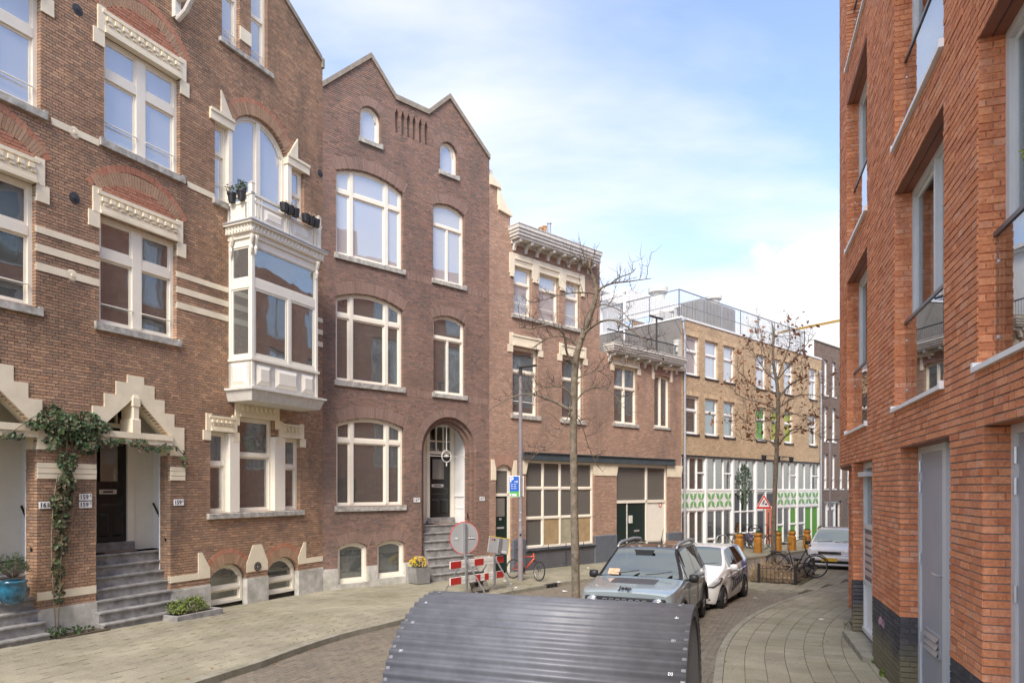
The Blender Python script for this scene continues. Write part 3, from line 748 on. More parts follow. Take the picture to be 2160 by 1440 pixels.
tiles = []      # (Y, polygon, parent)
tl = .30
nb_ = (FA.y[0]+FB.y[0], FA.y[1]+FB.y[1]); ln = math.hypot(*nb_); nb_ = (-nb_[0]/ln, -nb_[1]/ln)       # out into the street, midway
bis = (-nb_[1], nb_[0])       # along the street
if bis[0]*FB.x[0]+bis[1]*FB.x[1] < 0: bis = (-bis[0], -bis[1])
for F, sgn_, ur, vr in ((FA, -1, (-17, 3), 20), (FB, 1, (-3, 34), 16)):
    for r in range(vr):
        v1 = -r*tl; v0 = v1-tl; off = (tl/2 if r % 2 else 0)
        for c in range(int((ur[1]-ur[0])/tl)):
            u0 = ur[0]+c*tl+off; P = [F.world(u0, v0)[:2], F.world(u0+tl, v0)[:2], F.world(u0+tl, v1)[:2], F.world(u0, v1)[:2]]
            cx, cy = sum(p[0] for p in P)/4, sum(p[1] for p in P)/4
            if cy < 4 or not (in_view(cx, cy, 0) or in_view(cx+.3, cy, 0)) : continue
            P = clip_half(P, O_AB, (bis[0]*sgn_, bis[1]*sgn_))
            if area(P) < .004: continue
            e, sg, a, d = seg_info((cx, cy), K1d)
            if e < .6:
                n = (-d[1], d[0]); P = clip_half(P, (a[0]+n[0]*.155, a[1]+n[1]*.155), n)
            elif sg > 0: continue
            if area(P) < .004: continue
            tiles.append((cy, P, cx, cy, F.rz))
def lay(tiles, pavement, m='tile', nmax=300, size=tl):
    tiles.sort(key=lambda t: t[0]); mb = MB(); me = None; cnt = 0
    for (k_, P, cx, cy, rzz) in tiles:
        full = abs(area(P)-size*size) < 1e-4 and len(P) == 4 and rzz is not None
        dz = rnd.uniform(-.0025, .0025)
        if full and cnt < nmax:
            if me is None: h = size/2-.004; me = MB().box(-h, h, -h, h, -.03, 0).mesh('paving_tile', m)
            o = link('paving_tile', me, pavement); o.location = (cx, cy, gz(cx, cy)+dz); sl = (gz(cx, cy+.1)-gz(cx, cy-.1))/.2
            o.rotation_euler = (rnd.uniform(-.004, .004)+sl*cos(rzz), rnd.uniform(-.004, .004)-sl*sin(rzz)*0, rzz); cnt += 1; continue
        k = len(P); f = .004; ar = sqrt(max(area(P), 1e-4)); sc = 1-2*f/ar
        ccx, ccy = sum(p[0] for p in P)/k, sum(p[1] for p in P)/k
        Q = [(ccx+(p[0]-ccx)*sc, ccy+(p[1]-ccy)*sc) for p in P]
        a2 = sum(Q[i][0]*Q[(i+1)%k][1]-Q[(i+1)%k][0]*Q[i][1] for i in range(k))
        if a2 < 0: Q = Q[::-1]
        b = len(mb.v); mb.v += [(q[0], q[1], gz(q[0], q[1])+dz) for q in Q]+[(q[0], q[1], gz(q[0], q[1])-.013) for q in Q]
        mb.f += [tuple(range(b, b+k))]+[(b+q, b+k+q, b+k+(q+1)%k, b+(q+1)%k) for q in range(k)]
    mb.build('paving_tile', m, pavement, kind='stuff')
lay(tiles, pav)

# ---- right-hand pavement, its rows follow the bend
Rd = [(R0[i], (R0[i+1][0]-R0[i][0], R0[i+1][1]-R0[i][1])) for i in range(0, len(R0)-1)]
SS = [0]
for p, d in Rd: SS.append(SS[-1]+math.hypot(*d))
def RC(s, t):
    i = max(0, min(len(Rd)-1, int(s/.1))); p, d = Rd[i]; l = math.hypot(*d); f = s-SS[i]
    return (p[0]+d[0]/l*f+d[1]/l*t, p[1]+d[1]/l*f-d[0]/l*t)
pav2 = strips([RC(s*.5, .0) for s in range(100)], [RC(s*.5, 4.6) for s in range(100)], 'pavement', 'joint', -.014)
kr = MB(); k2 = MB().slab([RC(0, 0), RC(.05, 0), RC(.05, .05)], -.3, -.25).build('kerb', 'kerb', kind='structure')
for i in range(58):
    s0, s1 = i*.9+.004, i*.9+.896; mb = MB()
    for q in range(3): a, b = s0+(s1-s0)*q/3, s0+(s1-s0)*(q+1)/3; mb.slab([RC(a, -.02), RC(b, -.02), RC(b, .10), RC(a, .10)], lambda x, y: gz(x, y)-.3, lambda x, y: gz(x, y)+.003)
    mb.build('kerbstone', 'kerb', k2)
# island beside the parking bay that holds the second tree
P0 = G(1548, 1240)[:2]; FI = Facade(P0, (sin(radians(33)), cos(radians(33)))); P1_ = FI.local(*G(1655, 1242)[:2]); IW = -P1_[1]+.5; IL = 7.6
def il(x, y): return FI.world(x, y)[:2]
PA, PB = FI.local(*G(1582, 1225)[:2]), FI.local(*G(1684, 1226)[:2]); PIT = (min(PA[0], PB[0]), min(PA[0], PB[0])+3.1, PB[1], PA[1])   # x0, x1, y0, y1
print('pit', PIT, IW)
isl = slabpoly([il(0, 0), il(IL, 0), il(IL, -IW-2.5), il(0, -IW)], 'pavement', 'joint', -.018, kind='structure')
for (xa, xb, ya, yb_) in [(-.12, 0, -IW, .12), (0, IL, 0, .12), (IL, IL+.12, -1.2, .12)]:
    mb = MB(); k = 7
    for q in range(k): e0, e1 = xa+(xb-xa)*q/k, xa+(xb-xa)*(q+1)/k; mb.slab([il(e0, ya), il(e1, ya), il(e1, yb_), il(e0, yb_)], lambda x, y: gz(x, y)-.3, lambda x, y: gz(x, y)+.002)
    mb.build('kerbstone', 'kerb', k2)
t2 = []
for r in range(15):
    t0 = .105+r*tl if r < 15 else 0
    for c in range(170):
        s0 = c*tl+(tl*.5 if r % 2 else 0)+.02; P = [RC(s0, t0+tl), RC(s0+tl, t0+tl), RC(s0+tl, t0), RC(s0, t0)]
        cx, cy = sum(p[0] for p in P)/4, sum(p[1] for p in P)/4
        if not in_view(cx, cy, 0): continue
        straight = cy < 10.0
        t2.append((cy, P, cx, cy, atan2(P[1][1]-P[0][1], P[1][0]-P[0][0]) if straight else None))
def inv_st(X, Y):
    b = min(range(len(Rd)), key=lambda i: (Rd[i][0][0]-X)**2+(Rd[i][0][1]-Y)**2); p, d = Rd[b]; l = math.hypot(*d); return (SS[b]+((X-p[0])*d[0]+(Y-p[1])*d[1])/l, ((X-p[0])*d[1]-(Y-p[1])*d[0])/l)
for r in range(22):
    for c in range(26):
        x0, y0 = c*tl+.002+(tl/2 if r % 2 else 0), -(r+1)*tl
        if x0+tl > IL or (x0+tl > PIT[0] and x0 < PIT[1] and y0+tl > PIT[2] and y0 < PIT[3]): continue
        P = [il(x0, y0), il(x0+tl, y0), il(x0+tl, y0+tl), il(x0, y0+tl)]; cx, cy = sum(p[0] for p in P)/4, sum(p[1] for p in P)/4
        if inv_st(cx, cy)[1] > -.12: continue
        t2.append((cy, P, cx, cy, None))
lay([t for t in t2 if t[4] is not None or True], pav2)
slabpoly([il(PIT[0], PIT[2]), il(PIT[1], PIT[2]), il(PIT[1], PIT[3]), il(PIT[0], PIT[3])], 'tree_pit_soil', 'soil', .012, .2, kind='structure')
# ================================================================== HOUSES 161 AND 159 (left)
def lintel(parent, a, b, z0, z1, m='cream', stub=.14, sh=.27, pj=.03, dent=True, name='lintel', n=None):
    q = MB(); h = z1-z0
    q.box(a-stub*.35, b+stub*.35, -pj, .08, z0+h*.32, z1)
    q.box(a-stub*.35, b+stub*.35, -pj-.03, .0, z1-h*.16, z1)
    q.box(a, b, -pj-.045, .08, z0, z0+h*.14); q.box(a, b, -pj-.02, .08, z0+h*.14, z0+h*.32)
    for e, s in ((a, -1), (b, 1)):
        x0, x1 = sorted((e-s*.02, e+s*stub)); q.box(x0, x1, -pj-.012, .1, z0, z1+h*.10)
        x0, x1 = sorted((e+s*.0, e+s*stub*1.6)); q.box(x0, x1, -pj-.006, .1, z0-sh, z0+.01)
    if dent:
        n = n or max(4, int((b-a)/.17)); wd = (b-a)/n
        for i in range(n):
            x = a+wd*(i+.5); q.box(x-wd*.36, x+wd*.20, -pj-.05, 0, z0+h*.56, z0+h*.74); q.box(x-wd*.10, x+wd*.36, -pj-.035, 0, z0+h*.42, z0+h*.56)
    return q.build(name, m, parent)
def raised_panel(q, x0, x1, z0, z1, y, d=.035, ins=.07):
    q.add([(x0,y,z0),(x1,y,z0),(x1,y,z1),(x0,y,z1),(x0+ins,y-d,z0+ins),(x1-ins,y-d,z0+ins),(x1-ins,y-d,z1-ins),(x0+ins,y-d,z1-ins)],
          [(0,1,5,4),(1,2,6,5),(2,3,7,6),(3,0,4,7),(4,5,6,7)])
def anchor(parent, u, z, m='iron'):
    q = MB().lathe([(.0, -.035), (.03, -.035), (.035, -.02), (.10, -.012), (.115, .0), (.115, .02)], 18, (u, 0, z), 'y'); return q.build('wall_anchor', m, parent, smooth=False)

uL = FA.U(142)
F9 = FA.shifted(uL); W9 = -uL                   # house 159
W1 = 6.4; F1 = FA.shifted(uL-W1)                # house 161
CO = .0585
# ---------------------------------------------------------------- 159
H = empty('row_house', F9.world(0, 0), F9.rz, 'brown-red brick row house with cream bands, white oriel and stepped cream porch gable', 'row house', 'old brick row houses')
U = F9.U; Z = F9.Z
a3, b3 = U(219), U(379); z3b, z3t = Z(219, 297), Z(219, 70)
a2, b2 = U(209), U(372); z2b, z2t = Z(209, 682), Z(209, 450)
gl_ = Z(350, 1306)
# triple window on the ground floor
gA = (U(443), U(482)); gB = (U(505), U(577)); gC = (U(601), U(632)); gz0 = Z(443, 1083); gzs = Z(443, 908); gzc = Z(505, 878)
# basement
bA = (U(442), U(519)); bB = (U(564), U(628)); bz0 = Z(442, 1280); bzt = Z(480, 1188); bzB = Z(596, 1174)
bzt = (bzt+bzB)/2; br = .33
# porch
pa, pb = U(202), U(359); pc = (pa+pb)/2; zb0 = Z(359, 940); zb1 = Z(359, 922); zap = Z(287, 836); vP = .32; vD = .95
z_th = Z(235, 1143, vD)
stp = [(U(302), Z(302, 796)), (U(324), Z(324, 815)), (U(345.5), Z(345.5, 845)), (U(366), Z(366, 874)), (U(387), Z(387, 902))]
sw = [s[0]-pc for s in stp]; szs = [s[1] for s in stp]; zpl = Z(387, 962)
# venetian window of the second floor
nA = (U(453), U(481)); nB = (U(489), U(606)); nC = (U(614), U(641)); nz0 = Z(453, 419); nzt = Z(453, 256); azs = Z(489, 268); nR = Z(547, 250)-azs
# attic pair
tA = (U(468), U(505)); tB = (U(529), U(564)); tz0 = Z(468, 82); tzt = tz0+2.3
# gable line, from the photo's right slope
gx0, gzz0 = U(599), Z(599, 0); gx1, gzz1 = U(676), Z(676, 128); sl = (gzz1-gzz0)/(gx1-gx0); zpar = Z(684, 140)
gcx = (tA[0]+tB[1])/2; ztop = gzz0-sl*(gx0-gcx)
def out159(z):
    if z < zpar: return (0, W9)
    if z > ztop: return None
    r = gcx+(z-ztop)/sl; l = 2*gcx-r
    return (max(0, l) if z > zpar else 0, min(W9, r)) if r-max(0, l) > .05 else None
# cream trim that replaces brick
hol = [h_rect(a3, b3, z3b, z3t), h_rect(a2, b2, z2b, z2t), h_rect(gA[0], gA[1], gz0, gzs), h_rect(gB[0], gB[1], gz0, gzc), h_rect(gC[0], gC[1], gz0, gzs),
       h_rect(gA[1], gB[0], gz0, gzs), h_rect(gB[1], gC[0], gz0, gzs),
       h_arch(bA[0], bA[1], bz0, bzt-br, br), h_arch(bB[0], bB[1], bz0, bzt-br, br),
       h_rect(pa, pb, -2, zb1), h_poly([(pa, zb1-.01), (pb, zb1-.01), (pc, zap)]),
       h_rect(nA[0], nA[1], nz0, nzt), h_rect(nA[1]-.01, nC[0]+.01, nz0-.3, azs), h_arch(nB[0], nB[1], nz0, azs, nR), h_rect(nC[0], nC[1], nz0, nzt),
       h_rect(tA[0], tA[1], tz0, tzt), h_rect(tB[0], tB[1], tz0, tzt)]
for i, (s_, z_) in enumerate(zip(sw, szs)):
    pass
zst = Z(387, 1190) if False else .78
wl = brick_wall(F9, H, 0, W9, .44, ztop, 'brick159', 'mortarD', hol, out159, CO, .215, 'cross', single=300, seed=3, name='wall', keepout=[(60, 240, 800, 1440)])
# stone foot of the wall, with the porch opening and the cellar windows left out
pl = MB()
for (p, q) in [(0, pa), (pb, bA[0]), (bA[1], bB[0]), (bB[1], W9)]:
    if q > p+.02: pl.box(p, q, -.045, .12, -.6, .42); pl.box(p, q, -.03, .12, .42, .45)
pl.build_each('stone_plinth', 'plinth', H)
# windows
def cur_a(i, j): return ('curtain', .0, 1.0) if j == 0 else None
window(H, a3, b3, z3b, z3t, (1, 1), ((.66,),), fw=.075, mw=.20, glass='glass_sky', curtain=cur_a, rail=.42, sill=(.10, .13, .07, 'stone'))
window(H, a2, b2, z2b, z2t, (1, 1), ((.66,),), fw=.075, mw=.20, glass='glass', curtain=lambda i, j: (('curtain_g', .0, .30) if i == 0 else ('curtain_b', .0, 1.0)) if j == 0 else None, rail=.42, sill=(.10, .13, .07, 'stone'))
for (p, q), zt in ((gA, gzs), (gB, gzc), (gC, gzs)):
    window(H, p, q, gz0, zt, (1,), ((.60,),), fw=.06, glass='glass', curtain=None if p != gB[0] else (lambda i, j: ('curtain_g', .82, 1.0) if j == 0 else None))
q = MB()
for (p, r) in ((gA[1], gB[0]), (gB[1], gC[0])): q.bevbox(p, r, -.03, .2, gz0, gzs, .02)
q.build_each('window_post', 'creamw', H)
MB().bevbox(gA[0]-.10, gC[1]+.12, -.09, .1, gz0-.13, gz0, .012).build('window_sill', 'stone', H)
lintel(H, gA[0], gA[1]+.10, gzs, gzs+.36, stub=.13, sh=.22, n=5); lintel(H, gC[0]-.10, gC[1], gzs, gzs+.36, stub=.13, sh=.22, n=5); lintel(H, gB[0]-.02, gB[1]+.04, gzc, gzc+.36, stub=.13, sh=.22, n=8)
# the taller middle light needs a side piece where it rises above its neighbours
for (a_, b_, z_, rs, t_) in ((a3, b3, z3t, .38, .34), (a2, b2, z2t, .31, .38)):
    lintel(H, a_, b_, z_, z_+.44, sh=.30)
    zz = z_+.44+.02
    voussoirs(H, a_-.02, b_+.02, zz, rs, t_*.7, 'brickArch'); voussoirs(H, a_-.16, b_+.16, zz+.02, rs+t_*.72, .13, 'brickArchRed', bw=.11)
    brick_wall(F9, H, a_, b_, zz, zz+rs, 'brickArchRed', 'mortar', (), lambda z, a=a_, b=b_, q=zz, r=rs: h_arch(a, b, q-.5, q, r)(z), .062, .18, 'wild', v=-.012, single=0, seed=9, name='arch_infill')
# bands
q = MB(); zb_ = Z(93, 247) if False else Z(455, 418)
bz = [Z(385, 382+4)]
q.box(b3+.19, nA[0]-.02, -.02, .05, z3b-.16, z3b-.03); q.box(0, a3-.11, -.02, .05, z3b-.16, z3b-.03)
ys3 = [(Z(372, 572), Z(372, 583.5)), (Z(372, 603), Z(372, 616)), (Z(372, 635.5), Z(372, 649))]
uo = U(481)
for (t_, b_) in ys3: q.box(b2, uo, -.02, .05, b_, t_); q.box(0, a2, -.02, .05, b_, t_); q.box(U(668), W9-.002, -.02, .05, b_, t_)
q.build_each('cream_band', 'cream', H)
# cellar windows
for (p, r) in (bA, bB):
    window(H, p, r, bz0, bzt, (1,), ((.58,),), v=.13, fw=.07, rise=br, glass='glass_dark', curtain=lambda i, j: ('curtain_g', .45, 1.0) if j == 0 else None)
    voussoirs(H, p-.02, r+.02, bzt-br, br, .24, 'brickArch'); voussoirs(H, p-.11, r+.11, bzt-br+.02, br+.23, .11, 'brickArchRed', bw=.07)
q = MB(); zc0 = bzt-br-.03; zc1 = zc0+.12; bb = Z(440.7, 1217.7); 
q.box(pb, bA[0], -.02, .08, bb, bb+.14); q.box(bB[1], W9-.002, -.02, .08, bb+.02, bb+.16); q.prism([(bA[1], bb), (bB[0], bb), (bB[0], bb+.22), (bB[0]-(bB[0]-bA[1])*.30, bb+.66), (bA[1]+(bB[0]-bA[1])*.30, bb+.66), (bA[1], bb+.22)], -.022, .08)
q.prism([(bA[0], bb), (bA[0], bb+.22), (bA[0]-.22, bb+.60), (bA[0]-.32, bb+.60), (bA[0]-.32, bb)], -.024, .08)
q.prism([(bB[1], bb+.02), (bB[1], bb+.22), (bB[1]+.22, bb+.60), (bB[1]+.30, bb+.60), (bB[1]+.30, bb+.02)], -.024, .08)
q.build_each('cream_band', 'cream', H)
vu, vz = (bA[1]+bB[0])/2, Z(547.6, 1193); q = MB(); q.torus(.10, .012, (vu, -.03, vz)); q.torus(.045, .01, (vu, -.03, vz))
for i in range(10): q.tube([(vu+.03*cos(i*pi/5), -.03, vz+.03*sin(i*pi/5)), (vu+.1*cos(i*pi/5), -.03, vz+.1*sin(i*pi/5))], .007, 5)
q.lathe([(.105, -.02), (.105, -.01)], 20, (vu, 0, vz), 'y'); q.build('vent_grille', 'iron', H)
# venetian window
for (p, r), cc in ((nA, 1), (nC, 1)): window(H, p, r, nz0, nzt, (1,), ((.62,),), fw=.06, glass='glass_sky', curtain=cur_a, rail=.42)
window(H, nB[0], nB[1], nz0, azs+nR, (1, 1), ((),), fw=.09, mw=.13, rise=nR, glass='glass_sky', curtain=cur_a)
q = MB()
for (p, r) in ((nA[1], nB[0]), (nB[1], nC[0])): q.box(p-.002, r+.002, -.02, .2, nz0-.25, azs-.02)
q.build_each('window_post', 'creamw', H)
voussoirs(H, nB[0]-.04, nB[1]+.04, azs, nR, .30, 'brickArch', over=.02); voussoirs(H, nB[0]-.22, nB[1]+.22, azs+.03, nR+.25, .11, 'brickArchRed', bw=.075)
q = MB()
for e, f, s in ((nA[0], nB[0], -1), (nC[1], nB[1], 1)):
    x0, x1 = sorted((e+s*.16, f-s*.03)); q.box(x0, x1, -.06, .1, nzt, nzt+.26); q.box(x0, x1, -.085, .0, nzt+.19, nzt+.26)
    q.prism([(f-s*.02, nzt+.2), (f+s*.34, nzt+.26), (f+s*.34, nzt+.80)], -.055, .05)
q.build('lintel', 'cream', H)
MB().bevbox(nA[0]-.08, nA[1]+.12, -.08, .1, nz0-.14, nz0, .01).build('window_sill', 'stone', H)
# attic pair
for (p, r) in (tA, tB): window(H, p, r, tz0, tzt, (1,), ((.52,),), fw=.075, glass='glass_sky', curtain=cur_a, rail=.3)
MB().bevbox(tA[0]-.10, tB[1]+.16, -.08, .1, tz0-.12, tz0, .01).build('window_sill', 'stone', H)
MB().box(tA[1]+.002, tB[0]-.002, -.03, .05, tz0+.30, tz0+.62).build('cream_block', 'cream', H)
# hoist bracket under the attic bay
q = MB(); hu = U(368); hzz = Z(365, 30, -.3); q.prism([(hu-.07, hzz+.15), (hu+.07, hzz+.15), (hu+.07, hzz+1.6), (hu-.07, hzz+1.6)], -.12, 0)
q.box(hu-.06, hu+.06, -.75, -.1, hzz+.50, hzz+.66); q.tube([(hu, -.1, hzz+.1), (hu, -.35, hzz+.22), (hu, -.62, hzz+.5)], .06, 8)
q.build('bracket', 'offwhite', H)
for (x_, y_) in ((163, 21), (156.5, 418), (675, 366)): anchor(H, U(x_), Z(x_, y_))
for (x_, y_) in ((157, 280), (152, 581)): anchor(H, U(x_), Z(x_, y_), 'cream')
# gable coping
q = MB(); th = .10
q.prism([(gcx, ztop+.02), (gcx, ztop+.16), (W9-.42, zpar+.42*0-sl*0+ (W9-.42-gcx)*0 + (ztop+.16+sl*(W9-.42-gcx)-zpar)), (W9-.42, ztop+.02+sl*(W9-.42-gcx))], -.05, .35) if False else None
q.prism([(gcx, ztop), (gcx, ztop+.14), (gx1, gzz1+.14), (gx1, gzz1)], -.05, .35)
q.prism([(gx1, gzz1), (gx1, gzz1+.14), (W9, zpar+.10), (W9, zpar-.02)], -.05, .35); q.box(W9-.06, W9+.02, -.07, .37, zpar-.12, zpar+.14)
q.build('gable_coping', 'coping', H)
# ---- porch
q = MB(); W_ = sw; pz = szs
Rr = [(pc, zap), (pb, zb1)]
poly = [(pc, zap), (pc, pz[0]), (pc+W_[0], pz[0]), (pc+W_[0], pz[1]), (pc+W_[1], pz[1]), (pc+W_[1], pz[2]), (pc+W_[2], pz[2]), (pc+W_[2], pz[3]), (pc+W_[3], pz[3]), (pc+W_[3], pz[4]), (pc+W_[4], pz[4]), (pc+W_[4], zpl), (pb, zpl), (pb, zb1)]
q.prism(poly, -.03, .32); q.prism([(2*pc-x, z) for x, z in poly], -.03, .32)
q.build('porch_gable', 'cream', H)
q = MB(); q.box(pa-.02, pb+.02, -.045, .30, zb0, zb0+(zb1-zb0)*.55); q.box(pa-.02, pb+.02, -.07, .30, zb0+(zb1-zb0)*.55, zb1+.04); q.build('porch_beam', 'cream', H)
q = MB(); q.bevbox(pc-.07, pc+.07, -.045, .34, zb1+.04, zap+.02, .012); q.bevbox(pc-.10, pc+.10, -.06, .34, zb1+.03, zb1+.32, .012); q.bevbox(pc-.09, pc+.09, -.06, .30, zap-.22, zap-.02, .012); q.build('porch_post', 'cream', H)
def jamb(Hh, u, side, v0, v1, z0, z1, m, mm, co, seed=5, F=None, depth=.05):
    f = (lambda s, d, z: (u+d, s, z)) if side < 0 else (lambda s, d, z: (u-d, s, z))
    return brick_wall(F or F9, Hh, v0, v1, z0, z1, m, mm, (), None, co, .215, 'cross', single=0, seed=seed, warp=f, name='jamb', depth=depth)
jamb(H, pb, -1, .1, vP, .44, zpl, 'brick159', 'mortarD', CO)
pw0, pw1 = pa-.28, pb+.30          # the porch is wider inside
def porch(H, pa, pb, pw0, pw1, zth, ztopi, door_a, door_b, gr, m_in='white', nsteps=7, glass_top=True, slot=True, steps_out=.30, zdt=None, num=None, first=None):
    q = MB(); q.box(pw1, pw1+.05, .32, 1.4, -.5, ztopi); q.box(pw0-.05, pw0, .32, 1.4, -.5, ztopi)
    q.box(pb, pw1+.05, .32, .36, -.5, ztopi); q.box(pw0-.05, pa, .32, .36, -.5, ztopi)
    q.box(pw1-.012, pw1, .45, vD-.05, zth+.75, zth+.82); q.box(pw1-.03, pw1, .45, vD-.05, zth+.70, zth+.75)
    for z_ in (zth+.3, ): q.box(pw1-.014, pw1, .45, vD-.05, z_, z_+.03)
    q.build('porch_lining', m_in, H)
    MB().box(pw0-.05, pw1+.05, .32, 1.4, ztopi, ztopi+.06).build('porch_ceiling', 'offwhite', H)
    zd = zdt or zth+2.45
    q = MB(); q.box(door_b, door_b+.16, vD-.05, vD+.1, zth-.1, ztopi); q.box(door_a-.12, door_a, vD-.05, vD+.1, zth-.1, ztopi); q.box(door_a, door_b, vD-.05, vD+.1, zd, zd+.10)
    q.box(pw0, door_a-.12, vD, vD+.06, zth-.2, ztopi); q.box(door_b+.16, pw1, vD, vD+.06, zth-.2, ztopi)
    for x in ((door_a*2+door_b)/3, (door_a+door_b*2)/3): q.box(x-.02, x+.02, vD-.03, vD+.04, zd+.1, ztopi)
    q.box(door_a, door_b, vD-.03, vD+.04, zd+.42, zd+.46); q.build('door_frame', 'creamw', H)
    MB().box(door_a, door_b, vD+.02, vD+.03, zd+.1, ztopi).build('transom_light', 'glass_dark', H)
    d = MB(); d.box(door_a, door_b, vD, vD+.05, zth, zd)
    w_ = door_b-door_a
    for (x0, x1, z0, z1) in ((.12, .46, .12, .62), (.54, .88, .12, .62), (.12, .88, .78, 1.02)): raised_panel(d, door_a+w_*x0, door_a+w_*x1, zth+z0, zth+z1, vD-.001, .02, .04)
    d.box(door_a+w_*.12, door_a+w_*.14, vD-.03, vD, zth+1.3, zd-.15); d.box(door_b-w_*.30, door_b-w_*.28, vD-.03, vD, zth+1.3, zd-.15); d.box(door_a+w_*.14, door_b-w_*.30, vD-.03, vD, zd-.17, zd-.15)
    dr = d.build('front_door', 'black', H)
    MB().box(door_a+w_*.14, door_b-w_*.30, vD-.022, vD-.004, zth+1.3, zd-.17).build('pane', 'glass_frost', dr)
    if slot:
        MB().bevbox(door_a+w_*.12, door_a+w_*.68, vD-.015, vD, zth+1.03, zth+1.13, .004).build('letter_plate', 'alu', dr)
        MB().bevbox(door_a+w_*.24, door_a+w_*.56, vD-.018, vD-.014, zth+1.06, zth+1.10, .003).build('letter_flap', 'iron', dr)
    # steps
    zg = gr; rise = (zth-.20-zg)/nsteps; y_top = .62; run = (y_top+steps_out)/nsteps
    mb = MB()
    for i in range(nsteps):
        zt = zg+rise*(i+1); y0 = -steps_out+run*i
        x0, x1 = (pa-.02 if y0 > -.06 else pa-.05, pb+.02 if y0 > -.06 else pb+.06)
        if y0 > .3: x0, x1 = pw0, pw1
        sm_ = MB(); sm_.bevbox(x0, x1, y0, y0+.5, zt-rise-.01, zt-.045, .004); sm_.bevbox(x0, x1, y0-.035, y0+.5, zt-.05, zt, .012); sm_.build('step', 'bluestone', H)
    MB().box(pw0, pw1, y_top-.1, 1.35, zth-.4, zth-.20).build('landing', 'bluestone', H)
    MB().bevbox(door_a-.1, door_b+.14, vD-.10, vD+.06, zth-.20, zth, .01).build('threshold', 'bluestone', H)
    MB().bevbox(door_a, door_b, y_top-.02, vD-.14, zth-.20, zth-.18, .004).build('doormat', 'curtain_b', H)
    hr = MB(); hr.tube([(pb-.02, .12, zth+.02), (pb+.15, .40, zth+.35), (pb+.17, .78, zth+.82)], .022, 8); hr.build('handrail', 'black', H)
da, db = U(200, vD), U(266, vD)
porch(H, pa, pb, pw0, pw1, z_th, Z(287, 836)+.0, da, db, gl_)
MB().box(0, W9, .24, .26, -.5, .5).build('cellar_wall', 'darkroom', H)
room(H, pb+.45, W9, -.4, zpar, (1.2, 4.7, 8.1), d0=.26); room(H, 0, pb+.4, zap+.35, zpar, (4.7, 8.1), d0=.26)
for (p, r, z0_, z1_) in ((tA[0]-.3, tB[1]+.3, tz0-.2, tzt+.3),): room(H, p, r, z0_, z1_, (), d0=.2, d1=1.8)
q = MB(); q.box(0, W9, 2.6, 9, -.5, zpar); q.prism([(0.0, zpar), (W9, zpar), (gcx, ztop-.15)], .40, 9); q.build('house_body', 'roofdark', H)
# number plates
def num_plate(Fc, H, px, py, txt, w=.24, h=.13, sub=None, lab=None):
    u, z = Fc.pix(px, py, -.03); X = MB().bevbox(u-w/2, u+w/2, -.028, -.012, z-h/2, z+h/2, .004)
    o = X.build('number_plate', 'white', H); text_part(txt, h*.92, 'ink', o, (u-(.03 if sub else 0), -.030, z), name='lettering', extrude=.0015, bold=.0012)
    if sub: text_part(sub, h*.42, 'ink', o, (u+w/2-.03, -.030, z+h*.22), name='lettering', extrude=.0015)
num_plate(F9, H, 378, 1059, '159', .25, .135, 'A')
num_plate(F9, H, 181, 1048, '159', .25, .125, 'B'); num_plate(F9, H, 181, 1064, '159', .25, .125, 'C')

# ---------------------------------------------------------------- the oriel
def solve_v(F, px, u):
    v = 0
    for _ in range(60):
        v -= .02
        if F.U(px, v) >= u if F.U(px, 0) < u else F.U(px, v) <= u: break
    return v
ul = U(482); lo, hi = -1.4, 0
for _ in range(50):
    md = (lo+hi)/2
    if U(541, md) < ul: hi = md
    else: lo = md
vO = (lo+hi)/2
if not (-1.2 < vO < -.3): vO = -.75
ur = min(U(671, vO), W9-.12); zc = lambda y: Z(541, y, vO)
zO = dict(base=zc(845), floor=zc(820), sill=zc(755), gb=zc(743), tr0=zc(606), tr1=zc(588), gt=zc(520), cb=zc(500), ct=zc(472), rail=zc(411), post=zc(392))
print('oriel', vO, ul, ur, zO, 'W9', W9)
OR = H
q = MB()
q.slab([(ul-.14, 0), (ul-.14, vO-.16), (ur+.16, vO-.16), (ur+.16, 0)], zO['floor']-.03, zO['floor']+.02)
q.add([(ul-.10, 0, zO['floor']-.03), (ul-.10, vO-.12, zO['floor']-.03), (ur+.12, vO-.12, zO['floor']-.03), (ur+.12, 0, zO['floor']-.03),
       (ul-.02, 0, zO['base']), (ul-.02, vO-.03, zO['base']), (ur+.03, vO-.03, zO['base']), (ur+.03, 0, zO['base'])], [(0,1,5,4),(1,2,6,5),(2,3,7,6),(4,5,6,7)])
for i in range(7):
    x = ul+.0+(ur-ul)*i/6; q.tube([(x, vO-.10, zO['floor']-.05), (x, vO-.07, zO['floor']-.11), (x, vO-.03, zO['floor']-.13)], .035, 6)
q.box(ul, ur, vO+.02, 0, zO['floor'], zO['sill']); q.build('oriel_base', 'offwhite', OR)
q = MB(); sl_ = zO['sill']
q.box(ul-.03, ur+.03, vO-.03, 0, sl_-.06, sl_)
fz0, fz1 = zO['floor']+.09, sl_-.12
w_ = ur-ul; ws = [(.07, .27), (.33, .67), (.73, .93)]
for (f0, f1) in ws: raised_panel(q, ul+w_*f0, ul+w_*f1, fz0+.02, fz1-.02, vO+.012, .045, .10)
def side_box(q, u_, s, y0, y1, z0, z1, t=.02): q.box(min(u_, u_+s*t), max(u_, u_+s*t), y0, y1, z0, z1)
